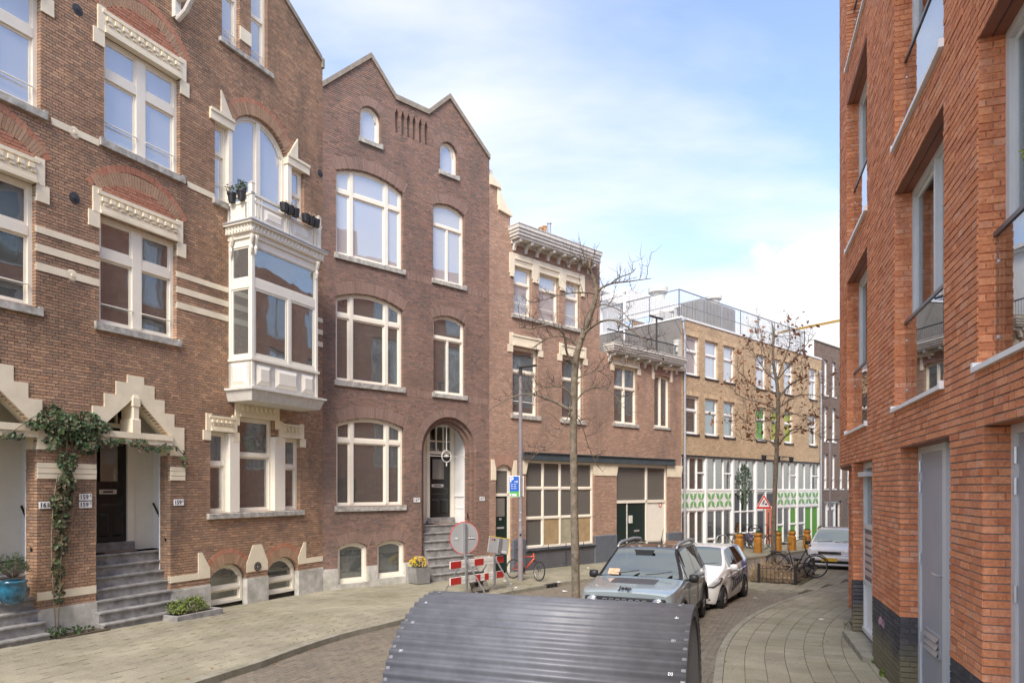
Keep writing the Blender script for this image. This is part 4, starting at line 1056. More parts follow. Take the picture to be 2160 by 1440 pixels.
# side raised panel (left side)
y0_, y1_ = vO+.16, -.10; x_ = ul+.001; q.add([(x_, y0_, fz0), (x_, y1_, fz0), (x_, y1_, fz1), (x_, y0_, fz1), (x_-.04, y0_+.09, fz0+.09), (x_-.04, y1_-.09, fz0+.09), (x_-.04, y1_-.09, fz1-.09), (x_-.04, y0_+.09, fz1-.09)], [(0,4,5,1),(1,5,6,2),(2,6,7,3),(3,7,4,0),(4,7,6,5)])
q.build('oriel_panel', 'ivory', OR)
# posts, rails
q = MB(); pw = .10
for x in (ul, ur-pw): q.bevbox(x, x+pw, vO, vO+pw, zO['floor'], zO['ct'], .012)
for x in (ul, ur-.06): q.box(x, x+.06, -.08, 0, zO['floor'], zO['ct'])
for (z0, z1) in ((sl_, sl_+.07), (zO['tr0']-.01, zO['tr1']+.01), (zO['gt'], zO['cb']+.02)):
    q.box(ul+pw, ur-pw, vO+.01, vO+.09, z0, z1); q.box(ul+.01, ul+.09, vO+pw, -.08, z0, z1); q.box(ur-.09, ur-.01, vO+pw, -.08, z0, z1)
xm = U(611, vO); q.box(xm-.045, xm+.045, vO+.005, vO+.09, sl_, zO['tr0'])
q.build('oriel_frame', 'ivory', OR)
q = MB()
def ring(x0, x1, z0, z1, s=.045):
    q.box(x0, x0+s, vO+.025, vO+.065, z0, z1); q.box(x1-s, x1, vO+.025, vO+.065, z0, z1); q.box(x0+s, x1-s, vO+.025, vO+.065, z0, z0+s); q.box(x0+s, x1-s, vO+.025, vO+.065, z1-s, z1)
ring(ul+pw, xm-.045, sl_+.07, zO['tr0']-.01, .055); ring(xm+.045, ur-pw, sl_+.07, zO['tr0']-.01, .055); ring(ul+pw, ur-pw, zO['tr1']+.01, zO['gt'], .03)
for (z0, z1) in ((sl_+.07, zO['tr0']-.01), (zO['tr1']+.01, zO['gt'])):
    for x in (ul+.03, ur-.07): q.box(x, x+.04, vO+pw, vO+pw+.04, z0, z1); q.box(x, x+.04, -.12, -.08, z0, z1); q.box(x, x+.04, vO+pw, -.08, z0, z0+.04); q.box(x, x+.04, vO+pw, -.08, z1-.04, z1)
fr_ = q.build('oriel_sash', 'ivory', OR)
for (x0, x1, z0, z1) in ((ul+pw, xm-.045, sl_+.07, zO['tr0']), (xm+.045, ur-pw, sl_+.07, zO['tr0']), (ul+pw, ur-pw, zO['tr1'], zO['gt'])):
    MB().box(x0+.02, x1-.02, vO+.045, vO+.051, z0+.02, z1-.02).build('pane', 'glass', fr_)
for (z0, z1) in ((sl_+.07, zO['tr0']), (zO['tr1'], zO['gt'])):
    MB().box(ul+.045, ul+.051, vO+pw, -.08, z0, z1).build('pane', 'glass', fr_); MB().box(ur-.051, ur-.045, vO+pw, -.08, z0, z1).build('pane', 'glass', fr_)
MB().tube([(ul+pw, vO+.10, sl_+.42), (ur-pw, vO+.10, sl_+.42)], .014, 6).build('guard_rail', 'ivory', fr_)
for x in (ul+.2, ur-.35):
    mb = MB(); vs = []
    for i in range(13): vs += [(x+.012*i, vO+.2+.02*sin(i*1.6), sl_+.05), (x+.012*i, vO+.2+.02*sin(i*1.6), zO['tr1'])]
    mb.add(vs, [(2*i, 2*i+2, 2*i+3, 2*i+1) for i in range(12)]); mb.build('curtain', 'curtain', fr_)
# cornice with dentils
q = MB()
def skirt(o_, z0, z1): q.slab([(ul-o_, 0), (ul-o_, vO-o_), (ur+o_, vO-o_), (ur+o_, 0)], z0, z1)
zz0, zz1 = zO['cb'], zO['ct']; hh = zz1-zz0
skirt(.03, zz0-.04, zz0+hh*.25); skirt(.10, zz0+hh*.25, zz0+hh*.80); skirt(.17, zz0+hh*.80, zz1-.02)
n = 22
for i in range(n):
    x = ul-.10+(ur-ul+.2)*(i+.5)/n
    for k_, dz in ((0, 0), (1, .07)): q.box(x-.022+.03*k_, x+.012+.03*k_, vO-.125, vO-.09, zz0+hh*.36+dz*.9, zz0+hh*.36+dz*.9+.06)
for i in range(8):
    y = vO-.08+(-vO+.06)*(i+.5)/8
    for k_, dz in ((0, 0), (1, .07)): q.box(ul-.125, ul-.09, y-.022+.03*k_, y+.012+.03*k_, zz0+hh*.36+dz*.9, zz0+hh*.36+dz*.9+.06)
for (x, y) in ((ul-.02, vO+.0), (ul+.09, vO-.03), (ur-.09, vO-.03), (ul-.03, -.10)):
    q.tube([(x, y, zz0-.42), (x-.01, y-.02, zz0-.30), (x, y-.01, zz0-.22), (x-.02, y-.06, zz0-.06), (x-.02, y-.07, zz0)], [.025, .04, .03, .05, .055], 8)
q.build('oriel_cornice', 'ivory', OR)
MB().slab([(ul-.19, 0), (ul-.19, vO-.19), (ur+.19, vO-.19), (ur+.19, 0)], zz1-.02, zz1+.012).build('oriel_lead_roof', 'zinc', OR)
# balcony balustrade
q = MB(); zr = zO['rail']; zp = zO['post']; e_ = .06
for x in (ul-e_, ur+e_-.11): q.bevbox(x, x+.11, vO-e_, vO-e_+.11, zz1, zp, .012); q.add([(x-.01, vO-e_-.01, zp), (x+.12, vO-e_-.01, zp), (x+.12, vO-e_+.12, zp), (x-.01, vO-e_+.12, zp), (x+.055, vO-e_+.055, zp+.06)], [(0,1,4),(1,2,4),(2,3,4),(3,0,4)])
q.box(ul-e_-.02, ur+e_+.02, vO-e_, vO-e_+.09, zr-.06, zr); q.box(ul-e_, ul-e_+.09, vO-e_, 0, zr-.06, zr)
q.box(ul-e_, ur+e_, vO-e_+.01, vO-e_+.07, zz1+.03, zz1+.10); q.box(ul-e_+.01, ul-e_+.07, vO, 0, zz1+.03, zz1+.10)
zh = zr-.22; q.box(ul-e_, ur+e_, vO-e_+.01, vO-e_+.06, zh, zh+.06); q.box(ul-e_+.01, ul-e_+.06, vO, 0, zh, zh+.06)
for f in (.07, .12, .46, .50, .54, .88, .93): x = ul+w_*f; q.box(x-.02, x+.02, vO-e_+.015, vO-e_+.055, zz1+.05, zr-.03)
for f in (.12, .25, .82, .95): y = vO+(-vO)*f; q.box(ul-e_+.015, ul-e_+.055, y-.02, y+.02, zz1+.05, zr-.03)
for (f0, f1) in ((.14, .44), (.56, .86)):
    q.box(ul+w_*f0, ul+w_*f1, vO-e_+.03, vO-e_+.05, zz1+.1, zh); raised_panel(q, ul+w_*f0+.04, ul+w_*f1-.04, zz1+.13, zh-.03, vO-e_+.03, .03, .08)
q.box(ul-e_+.03, ul-e_+.05, vO*.75, vO*.18, zz1+.1, zh); q.build('balustrade', 'ivory', OR)
# anchor of the balcony plants, used later
BAL = dict(ul=ul, ur=ur, v=vO-e_, z=zr)

# ---------------------------------------------------------------- 161
H1 = empty('row_house', F1.world(0, 0), F1.rz, 'leftmost brown-red brick row house, cut off by the left edge, with half a porch', 'row house', 'old brick row houses')
U = F1.U; Z = F1.Z
wv = b3-a3
c3b = U(85); c3a = c3b-wv; y3b, y3t = Z(78, 232), Z(78, 232)+z3t-z3b
c2b = U(75); c2a = c2b-wv; y2b, y2t = Z(75, 650), Z(75, 388)
dd = W1-U(142)     # mirror the porch about the party wall
Ua, Ub = 2*W1-(W1+pb)-0, 0
m1 = lambda u: W1-u          # 159's u to this house's mirrored u
qb = U(48, .0) if False else m1(pa)+0
qa = qb-(pb-pa); qc = (qa+qb)/2
hol1 = [h_rect(c3a, c3b, y3b, y3t), h_rect(c2a, c2b, y2b, y2t), h_rect(qa, qb, -2, zb1), h_poly([(qa, zb1-.01), (qb, zb1-.01), (qc, zap)]), h_rect(.3, 1.6, 1.6, 3.9)]
brick_wall(F1, H1, 0, W1, .44, zpar, 'brick159', 'mortarD', hol1, None, CO, .215, 'cross', single=160, seed=13, keepout=[(60, 240, 800, 1440)])
q = MB(); q.box(qb, W1, -.045, .12, -.6, .45); q.box(0, qa, -.045, .12, -.6, .45); q.build_each('stone_plinth', 'plinth', H1)
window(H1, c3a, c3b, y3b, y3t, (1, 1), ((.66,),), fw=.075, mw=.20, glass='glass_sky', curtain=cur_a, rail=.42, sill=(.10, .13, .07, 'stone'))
window(H1, c2a, c2b, y2b, y2t, (1, 1), ((.62,),), fw=.075, mw=.20, glass='glass', curtain=lambda i, j: ('curtain_g', 0, .5) if j == 0 else None, rail=.42, sill=(.10, .13, .07, 'stone'))
window(H1, .3, 1.6, 1.6, 3.9, (1,), ((.66,),))
for (a_, b_, z_, rs, t_) in ((c3a, c3b, y3t, .38, .34), (c2a, c2b, y2t, .31, .38)):
    lintel(H1, a_, b_, z_, z_+.44, sh=.30); zz = z_+.46
    voussoirs(H1, a_-.02, b_+.02, zz, rs, t_*.7, 'brickArch'); voussoirs(H1, a_-.16, b_+.16, zz+.02, rs+t_*.72, .13, 'brickArchRed', bw=.11)
    brick_wall(F1, H1, a_, b_, zz, zz+rs, 'brickArchRed', 'mortar', (), lambda z, a=a_, b=b_, q=zz, r=rs: h_arch(a, b, q-.5, q, r)(z), .062, .18, 'wild', v=-.012, single=0, seed=9, name='arch_infill')
q = MB(); q.box(c3b+.19, W1-.003, -.02, .05, z3b-.16, z3b-.03)
for (t_, b_) in ys3: q.box(c2b, W1-.003, -.02, .05, b_, t_)
q.build_each('cream_band', 'cream', H1)
q = MB(); P1 = [(x-pc+qc, z) for x, z in poly]; q.prism(P1, -.03, .32); q.prism([(2*qc-x, z) for x, z in P1], -.03, .32); q.build('porch_gable', 'cream', H1)
q = MB(); q.box(qa-.02, qb+.02, -.045, .30, zb0, zb0+(zb1-zb0)*.55); q.box(qa-.02, qb+.02, -.07, .30, zb0+(zb1-zb0)*.55, zb1+.04); q.build('porch_beam', 'cream', H1)
MB().bevbox(qc-.07, qc+.07, -.045, .34, zb1+.04, zap+.02, .012).build('porch_post', 'cream', H1)
jamb(H1, qb, -1, .1, vP, .44, zpl, 'brick159', 'mortarD', CO, F=F1)
porch(H1, qa, qb, qa-.30, qb+.26, z_th, zap, qa+.0, qa+.95, gl_+.02)
room(H1, 0, qa-.5, -.4, zpar, (1.2, 4.7, 8.1), d0=.26); room(H1, qa-.4, W1, zap+.35, zpar, (4.7, 8.1), d0=.26)
MB().box(0, W1, 2.6, 9, -.5, zpar).build('house_body', 'roofdark', H1)
num_plate(F1, H1, 98, 1065, '161', .25, .125, 'A')
# cream courses on the pier the two porches share
for Hh, (p, r) in ((H, (0, pa)), (H1, (qb, W1-.002)), (H, (pb, pb+.36))):
    q = MB(); z_ = Z(98, 1009) if False else F9.Z(180, 1010)
    for k_ in range(3): q.box(p, r, -.025-.006*(k_ == 1), .05, z_+k_*.10, z_+k_*.10+.092)
    if r-p > .3 and p != pb: bq = F9.Z(150, 1257); q.box(p, r, -.02, .05, bq, bq+.15)
    q.build_each('cream_band', 'cream', Hh)
q = MB()
# ================================================================== HOUSE 157
F7 = FB; U = F7.U; Z = F7.Z; W7 = U(1032); vD = 1.05; CB = .0562
H7 = empty('row_house', F7.world(0, 0), F7.rz, 'dark maroon brick row house with two pointed gables and a round-arched doorway', 'row house', 'old brick row houses')
g7 = [(0, -1), (0, Z(683, 183)), (U(781.5), Z(781.5, 121.5)), (U(834), Z(833.6, 209)), (U(903), Z(833.6, 209)+.0), (U(947.5), Z(947.5, 207)), (W7, Z(1028, 334)), (W7, -1)]
o7 = h_poly(g7); 
zval = g7[3][1]
def out7(z): return o7(z)
# notches between the gables
notch = h_poly([(g7[2][0], g7[2][1]+.01), g7[3], g7[4], (g7[5][0], g7[5][1]+.01), (g7[5][0], 30), (g7[2][0], 30)])
big = [(U(708.5), U(850), Z(708.5, 535), (Z(708.5, 359)+Z(849, 407))/2, .26), (U(708), U(850), Z(708, 802.7), (Z(708, 626)+Z(849.8, 655))/2, .26), (U(709), U(851.7), Z(709, 1069), (Z(709, 893)+Z(851.7, 901.7))/2, .22)]
sml = [(U(913.5), U(979.5), Z(913.5, 589), (Z(913.5, 432)+Z(979, 454))/2, .17), (U(914), U(981), Z(914, 829), (Z(914, 671)+Z(981, 684))/2, .17)]
att = [(U(759.5), U(803), Z(759.5, 291), Z(781, 225)), (U(928), U(965), Z(928, 360), Z(945, 299.7))]
bas = [(U(712), U(775.5), Z(712, 1232), Z(745, 1143), .14), (U(795), U(854), Z(795, 1220), Z(824, 1137.8), .14)]
d7a, d7b = U(889), U(1004); dw = (d7b-d7a)/2; d7z = Z(945, 879)-dw
holes = [notch]+[h_arch(a, b, z0, zs, r) for a, b, z0, zs, r in big+sml]
for a, b, z0, zt in att: holes.append(h_arch(a, b, z0, zt-(b-a)/2, (b-a)/2))
for a, b, z0, zt, r in bas: holes.append(h_arch(a, b, z0, zt-r, r))
holes.append(h_arch(d7a, d7b, -2, d7z, dw))
for px in (837, 850, 862, 874, 887, 899):
    u = U(px); holes.append(h_poly([(u-.05, zval-1.0), (u+.05, zval-1.0), (u+.07, zval-.45), (u, zval-.25), (u-.07, zval-.45)]))
brick_wall(F7, H7, 0, W7, .35, g7[2][1], 'brick157', 'mortar157', holes, out7, CB, .215, 'cross', joint=.014, single=300, seed=21, keepout=[(660, 700, 480, 870)])
MB().box(U(832), U(904), .09, .1, zval-1.6, zval-.2).build('slot_backing', 'mortarD', H7)
q = MB()
for (p, r) in ((0, bas[0][0]), (bas[0][1], bas[1][0]), (bas[1][1], d7a), (d7b, W7)): q.box(p, r, -.05, .1, -.6, .34); q.box(p, r, -.03, .1, .34, .37)
for a, b, z0, zt, r in bas: q.box(a, b, -.06, .2, -.6, z0)
q.build_each('stone_plinth', 'plinth', H7)
cc = lambda i, j: ('curtain_g', 0, 1) if (j == 0 and i != 1) else None
for k, (a, b, z0, zs, r) in enumerate(big):
    window(H7, a, b, z0, zs+r, (1, 2.6, 1), ((.80,), (.80,), (.80,)) if k else ((.78,),)*3, rise=r, fw=.07, mw=.11, glass='glass_sky' if k == 0 else 'glass',
           curtain=(lambda i, j: ('curtain', 0, 1) if (i == 2 and j == 0) else None) if k == 0 else (cc if k == 1 else (lambda i, j: ('curtain_b', 0, 1) if (j == 0 and i == 1) else (('curtain_g', 0, 1) if j == 0 else None))), sill=(.06, .13, .07, 'stone'))
    voussoirs(H7, a-.03, b+.03, zs, r, .34, 'brickArch157')
for k, (a, b, z0, zs, r) in enumerate(sml):
    # one wide top light over two casements
    window(H7, a, b, z0, zs+r, (1,), ((.76,),), rise=r, fw=.06, glass='glass_sky' if k == 0 else 'glass', curtain=lambda i, j: (('curtain', 0, 1) if k == 0 else ('curtain_g', .5, 1)) if j == 0 else None, sill=(.06, .12, .07, 'stone'))
    c = (a+b)/2; MB().box(c-.035, c+.035, .105, .17, z0+.06, z0+(zs-z0)*.76).build('mullion', 'creamw', H7)
    voussoirs(H7, a-.03, b+.03, zs, r, .30, 'brickArch157')
for a, b, z0, zt in att:
    w_ = (b-a)/2; window(H7, a, b, z0, zt, (1,), ((),), rise=w_, fw=.07, glass='glass_sky', curtain='curtain' and (lambda i, j: ('curtain', 0, 1)), sill=(.05, .12, .07, 'stone'))
    voussoirs(H7, a-.02, b+.02, zt-w_, w_, .27, 'brickArch157')
for a, b, z0, zt, r in bas:
    window(H7, a, b, z0, zt, (1,), ((),), rise=r, v=.08, fw=.07, sash=.06, glass='glass', curtain=lambda i, j: ('curtain_g', 0, 1)); voussoirs(H7, a-.03, b+.03, zt-r, r, .28, 'brickArch157')
# stepped doorway
for k, (ins, vv) in enumerate(((0, .11), (.115, .22))):
    a, b, i2 = d7a+ins, d7b-ins, .115; w1 = (b-a)/2; w2 = w1-i2
    brick_wall(F7, H7, a-.05, b+.05, -.2, d7z+w1, 'brick157', 'mortar157', [h_arch(a+i2, b-i2, -2, d7z, w2)], lambda z, a=a, b=b, w1=w1: h_arch(a-.05, b+.05, -2, d7z, w1+.05)(z), CB, .215, 'cross', v=vv, single=0, seed=5+k, name='door_surround')
    voussoirs(H7, a+i2, b-i2, d7z, w2, i2, 'brickArch157', y0=vv-.012, y1=vv+.1)
voussoirs(H7, d7a, d7b, d7z, dw, .24, 'brickArch157', y0=-.016)
ia, ib = d7a+.23, d7b-.23; iw = (ib-ia)/2
th7 = Z(928, 1090.6, vD)
da7 = U(905, vD); db7 = U(949, vD)
porch(H7, ia, ib, ia-.05, ib+.12, th7, d7z+iw+.0, max(da7, ia+.02), db7, F7.Z(940, 1221), nsteps=7, steps_out=.35, zdt=d7z-.05)
q = MB(); u_, z_ = U(943, .25), Z(943, 962, .25)       # iron tie and lantern ring in the archway
q.tube([(ia-.02, .28, z_), (ib+.02, .28, z_)], .012, 6); q.torus(.19, .018, (u_, .28, z_), n=24, m=6); q.tube([(u_, .28, z_+.2), (u_, .28, d7z+iw)], .014, 6)
q.tube([(u_, .28, z_-.2), (u_, .28, z_-.32)], .02, 6); q.lathe([(.03, -.03), (.09, -.01), (.09, .02), (.02, .05)], 10, (u_, .28, z_))
q.build('arch_lantern', 'offwhite', H7)
q = MB(); cpts = [(-.0, g7[1][1])]+g7[2:7]
for i in range(5):
    (x0, z0), (x1, z1) = cpts[i], cpts[i+1]; q.prism([(x0, z0-.03), (x1, z1-.03), (x1, z1+.13), (x0, z0+.13)], -.06-.002*i, .34)
q.build('gable_coping', 'coping', H7)
q = MB()
for px0, px1, pk in ((683, 834, 781.5), (903, 1030, 947.5)): pass
q.prism([(0, 9), (W7, 9), (W7, g7[6][1]-.05), (g7[5][0], g7[5][1]-.06), (g7[4][0], zval-.06), (g7[3][0], zval-.06), (g7[2][0], g7[2][1]-.06), (0, g7[1][1]-.06)], .5, .6)
q.box(0, W7, 2.6, 9, -.5, g7[1][1]-.4); q.build('house_body', 'roofdark', H7)
# soldier course at the sills
for zz in (big[0][2]-.20, big[1][2]-.2):
    mb = MB(); x = big[0][1]+.1
    while x < W7-.06:
        if not (sml[0][0]-.1 < x < sml[0][1]+.1): mb.box(x, x+.05, -.012, .05, zz-.02, zz+.2)
        x += .062
    mb.build('soldier_course', 'brickArch157', H7, kind='stuff')
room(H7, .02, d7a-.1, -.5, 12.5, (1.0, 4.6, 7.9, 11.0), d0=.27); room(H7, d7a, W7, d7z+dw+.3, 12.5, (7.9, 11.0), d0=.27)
num_plate(F7, H7, 880, 1054, '157', .24, .14, 'II'); num_plate(F7, H7, 1017.5, 1051.5, '157', .22, .14, 'I')
MB().box(W7-.0, W7+.25, .1, .5, Z(1032, 375), Z(1032, 353)).build('chimney_stub', 'offwhite', H7)

# ================================================================== HOUSE 155-153
F5 = FB.shifted(W7); U = F5.U; Z = F5.Z; W5 = U(1437); WT = U(1265)
H5 = empty('row_house', F5.world(0, 0), F5.rz, 'pinkish-brown brick house with white bracketed cornices, a low terrace wing and workshop window', 'row house', 'old brick row houses')
zA, zB, zC = Z(1051, 394), Z(1078, 452), Z(1266, 553); zL = (Z(1290, 745)+Z(1425, 775))/2
u1, u2 = U(1053), U(1076)
def out5(z):
    if z < zL: return (0, W5)
    if z < zC: return (0, WT)
    if z < zB: return (0, u2)
    if z < zA: return (0, u1)
    return None
w3 = [(U(1083.6), U(1122), Z(1083.6, 659), Z(1083.6, 556)), (U(1136), U(1179), Z(1136, 676), Z(1136, 575)), (U(1192), U(1224), Z(1192, 690), Z(1192, 592))]
zt3 = sum(w[3] for w in w3)/3; zb3 = sum(w[2] for w in w3)/3
w2 = [(U(1081), U(1135), Z(1081, 874), Z(1081, 729)), (U(1185), U(1230), Z(1185, 884), Z(1185, 747))]; zt2 = (w2[0][3]+w2[1][3])/2; zb2 = (w2[0][2]+w2[1][2])/2
wl = (U(1295), U(1344), Z(1295, 892), Z(1295, 768)); wm = (U(1380), U(1413), Z(1380, 900), Z(1380, 792))
bmt, bmb = (Z(1110, 955)+Z(1415, 967))/2, (Z(1110, 969)+Z(1415, 981))/2
dra, drb, drt = U(1045.5), U(1080), Z(1062, 979)
wwa, wwb = U(1109.4), U(1253); wwz = (Z(1109.4, 1158)+Z(1252, 1145))/2
gta, gtb = U(1300.5), U(1407); pbase = Z(1420, 1122)
holes = [h_rect(a, b, zb3, zt3) for a, b, _, _ in w3]+[h_rect(a, b, zb2, zt2) for a, b, _, _ in w2]+[h_rect(*wl[:2], wl[2], wl[3]), h_arch(wm[0], wm[1], wm[2], wm[3], .08),
    h_arch(dra, drb, -2, drt-.18, .18), h_rect(wwa, wwb, -2, bmb), h_rect(gta, gtb, -2, bmb)]
brick_wall(F5, H5, 0, W5, .10, zA, 'brick155', 'mortar157', holes, out5, CB, .215, 'cross', single=300, seed=31)
cu5 = lambda i, j: ('curtain', 0, 1) if j == 0 else None
for a, b, _, _ in w3: window(H5, a, b, zb3, zt3, (1,), ((.66,),), fw=.06, v=.12, glass='glass_sky', curtain=cu5, rail=.45)
MB().bevbox(w3[0][0]-.12, w3[2][1]+.08, -.08, .1, zb3-.13, zb3, .01).build('window_sill', 'stone', H5)
for k, (a, b, _, _) in enumerate(w2): window(H5, a, b, zb2, zt2, (1,), ((.64,),), fw=.065, v=.12, glass='glass', curtain=lambda i, j: ('curtain_g' if k else 'curtain_b', 0, .5) if j == 0 else None, sill=(.1, .13, .07, 'stone'), rail=.5)
window(H5, *wl, (1, 1), ((.62,), (.62,)), fw=.06, mw=.07, v=.1, glass='glass', curtain=lambda i, j: ('curtain_b', 0, 1) if j == 0 else None, sill=(.08, .12, .06, 'stone'))
window(H5, wm[0], wm[1], wm[2], wm[3]+.08, (1, 1), ((), ()), fw=.055, mw=.05, v=.1, rise=.08, glass='glass', curtain=lambda i, j: ('curtain_g', 0, 1), sill=(.04, .08, .05, 'stone'))
# cream heads
q = MB(); hA = zt3; hT = (Z(1078, 530)+Z(1230, 582))/2
q.box(w3[0][0]-.10, w3[2][1]+.10, -.03, .1, hA+.12, hT)
for a, b, _, _ in w3: q.box(a+.02, b-.02, -.065, .1, hA+.20, hA+.26); q.box(a, b, -.02, .1, hA, hA+.12)
for x0, x1 in ((w3[0][0]-.22, w3[0][0]), (w3[0][1], w3[1][0]), (w3[1][1], w3[2][0]), (w3[2][1], w3[2][1]+.22)): q.box(x0, x1, -.05, .1, hA-.32, hT-.02); q.box(x0+.03, x1-.03, -.065, .1, hA-.44, hA-.30)
q.build('lintel', 'cream', H5)
for a, b, _, _ in w2: lintel(H5, a, b, zt2, zt2+.40, stub=.15, sh=.24, dent=False)
lintel(H5, wl[0], wl[1], wl[3], wl[3]+.36, stub=.14, sh=.26, dent=False)
q = MB()
for e, s in ((wm[0], -1), (wm[1], 1)): q.prism([(e+s*.01, wm[3]-.16), (e+s*.17, wm[3]-.16), (e+s*.17, wm[3]+.45), (e+s*.09, wm[3]+.45), (e+s*.02, wm[3]+.1)], -.03, .08)
q.build_each('cream_block', 'cream', H5); voussoirs(H5, wm[0]-.02, wm[1]+.02, wm[3], .08, .22, 'brickArch155')
def cornice(H, a, b, zt, zb, pj, nb, m='offwhite'):
    q = MB(); h = zt-zb
    q.box(a, b, -pj, .1, zt-h*.30, zt); q.box(a+.03, b-.03, -pj+.04, .1, zt-h*.55, zt-h*.30); q.box(a+.06, b-.06, -pj+.08, .1, zb+h*.2, zt-h*.55); q.box(a+.10, b-.10, -pj+.13, .1, zb, zb+h*.2)
    q.box(a+.12, b-.12, -.06, .05, zb-.12, zb); q.box(a-.015, b+.015, -pj-.02, .1, zt, zt+.025)
    o = q.build('cornice', m, H)
    for i in range(nb):
        x = a+.25+(b-a-.5)*i/(nb-1); r = MB()
        r.prism([(x-.05, zb-.04), (x+.05, zb-.04), (x+.05, zb), (x-.05, zb)], -pj+.15, 0)
        P = [(-.0, zb-.34), (-.07, zb-.34), (-.09, zb-.24), (-.16, zb-.13), (-pj+.16, zb-.10), (-pj+.16, zb), (0, zb)]
        r.add([(x-.05, p[0], p[1]) for p in P]+[(x+.05, p[0], p[1]) for p in P], [tuple(range(7)), tuple(range(13, 6, -1))]+[(k, k+7, (k+1)%7+7, (k+1)%7) for k in range(7)]); r.build('cornice_bracket', m, o)
cz = (Z(1076, 484)+Z(1250, 541))/2+.02; czb = cz-.42
cornice(H5, U(1072), U(1248), cz, czb, .55, 8)
clz = (Z(1283, 722)+Z(1425, 762))/2; cornice(H5, U(1288)-.35, W5-.20, clz, clz-.34, .48, 7)
q = MB(); q.prism([(0, zA-.05), (u1-.02, zA-.05), (u1+.05, zA-.12), (u1+.05, zA-.02), (u1-.05, zA+.10), (0, zA+.30)], -.08, .3)
q.box(u1-.10, u1+.02, -.03, .3, zB+.15, zA-.05); q.prism([(u1-.06, zB-.02), (u2+.06, zB-.1), (u2+.06, zB-.02), (u1, zB+.55), (u1-.06, zB+.62)], -.08, .3); q.build('gable_coping', 'cream', H5)
q = MB(); q.box(U(1248), WT+.02, -.03, .35, zC-.03, zC+.08); q.build('parapet_cap', 'coping', H5)
q = MB(); q.box(U(1102), U(1421), -.09, .1, bmb+.025, bmt-.025); q.box(U(1102), U(1421), -.14, .1, bmt-.025, bmt); q.box(U(1102), U(1421), -.14, .1, bmb, bmb+.025); q.build('steel_beam', 'beam', H5)
q = MB(); zz = bmb
for (p, r, s) in ((U(1098), wwa, 0), (wwb-.0, gta+.0, 1), (gtb, W5-.02, 0)): q.prism([(p+.02, zz-.52), (r-.02, zz-.52), (r+.06, zz-.2), (r+.10, zz-.01), (p-.10*s, zz-.01), (p-.06*s, zz-.2)], -.035, .1)
for e, s in ((dra, -1), (drb, 1)): q.prism([(e, drt-.55), (e+s*.22, drt-.55), (e+s*.22, drt+.16), (e+s*.08, drt+.16), (e-s*.0, drt-.2)], -.03, .1)
q.build_each('cream_block', 'cream', H5); voussoirs(H5, dra-.0, drb+.0, drt-.18, .18, .34, 'brickArch155')
# workshop window: 4 x 3 lights over a painted brick foot
window(H5, wwa, wwb, wwz, bmb-.005, (1, 1, 1, 1), ((.34, .68),)*4, v=.08, fw=.07, mw=.07, sash=.03, m='creamw', glass='glass_blind', curtain=None)
MB().box(wwa+.05, wwb-.05, .20, .22, wwz, bmb).build('blind', 'blind', H5)
cw4 = (wwb-wwa-.14)/4
for k in (1, 2, 3): x = wwa+.07+cw4*k; MB().box(x+.05, x+cw4-.05, .105, .116, wwz+.10, wwz+(bmb-wwz)*.34-.06).build('window_board', 'board' if k != 2 else 'board2', H5)
brick_wall(F5, H5, wwa-.02, wwb+.0, -.6, wwz-.07, 'paintbrick', 'slate', (), None, CB, .215, 'cross', v=-.01, single=0, seed=3, name='painted_wall_foot')
MB().bevbox(wwa-.05, wwb+.05, -.10, .1, wwz-.07, wwz-.01, .01).build('window_sill', 'slate', H5)
for p, r, h in ((drb-.0, wwa-.02, pbase+.18), (wwb, gta, pbase+.10), (gtb, W5-.0, pbase)): MB().bevbox(p+.0, r, -.06, .1, -.7, h, .03).build('painted_base', 'slate', H5)
MB().bevbox(0, dra, -.03, .1, -.7, .25, .02).build('stone_base', 'plinth', H5)
# small door
d = MB(); zt_ = drt; tz = Z(1062, 1043); d.box(dra, dra+.05, .1, .2, -.6, zt_-.1); d.box(drb-.12, drb, .1, .2, -.6, zt_-.1); d.box(dra, drb, .1, .2, tz-.05, tz+.05); d.box(dra, drb, .1, .2, zt_-.22, zt_); fr5 = d.build('door_frame', 'creamw', H5)
MB().box(dra+.05, drb-.12, .13, .14, tz+.05, zt_-.2).build('pane', 'glass_blind', fr5)
dz0 = Z(1062, 1192)-.2; d = MB().box(dra+.05, drb-.12, .13, .18, dz0, tz-.05).build('door', 'green_door', H5)
MB().box(dra+.09, drb-.24, .12, .128, Z(1062, 1089), tz-.12).build('pane', 'glass_frost', d)
for yy, ww in ((1094.5, .10), (1113, .34)): MB().bevbox((dra+drb)/2-.06-ww/2, (dra+drb)/2-.06+ww/2, .11, .13, Z(1062, yy)-.035, Z(1062, yy)+.035, .004).build('letter_plate', 'alu', d)
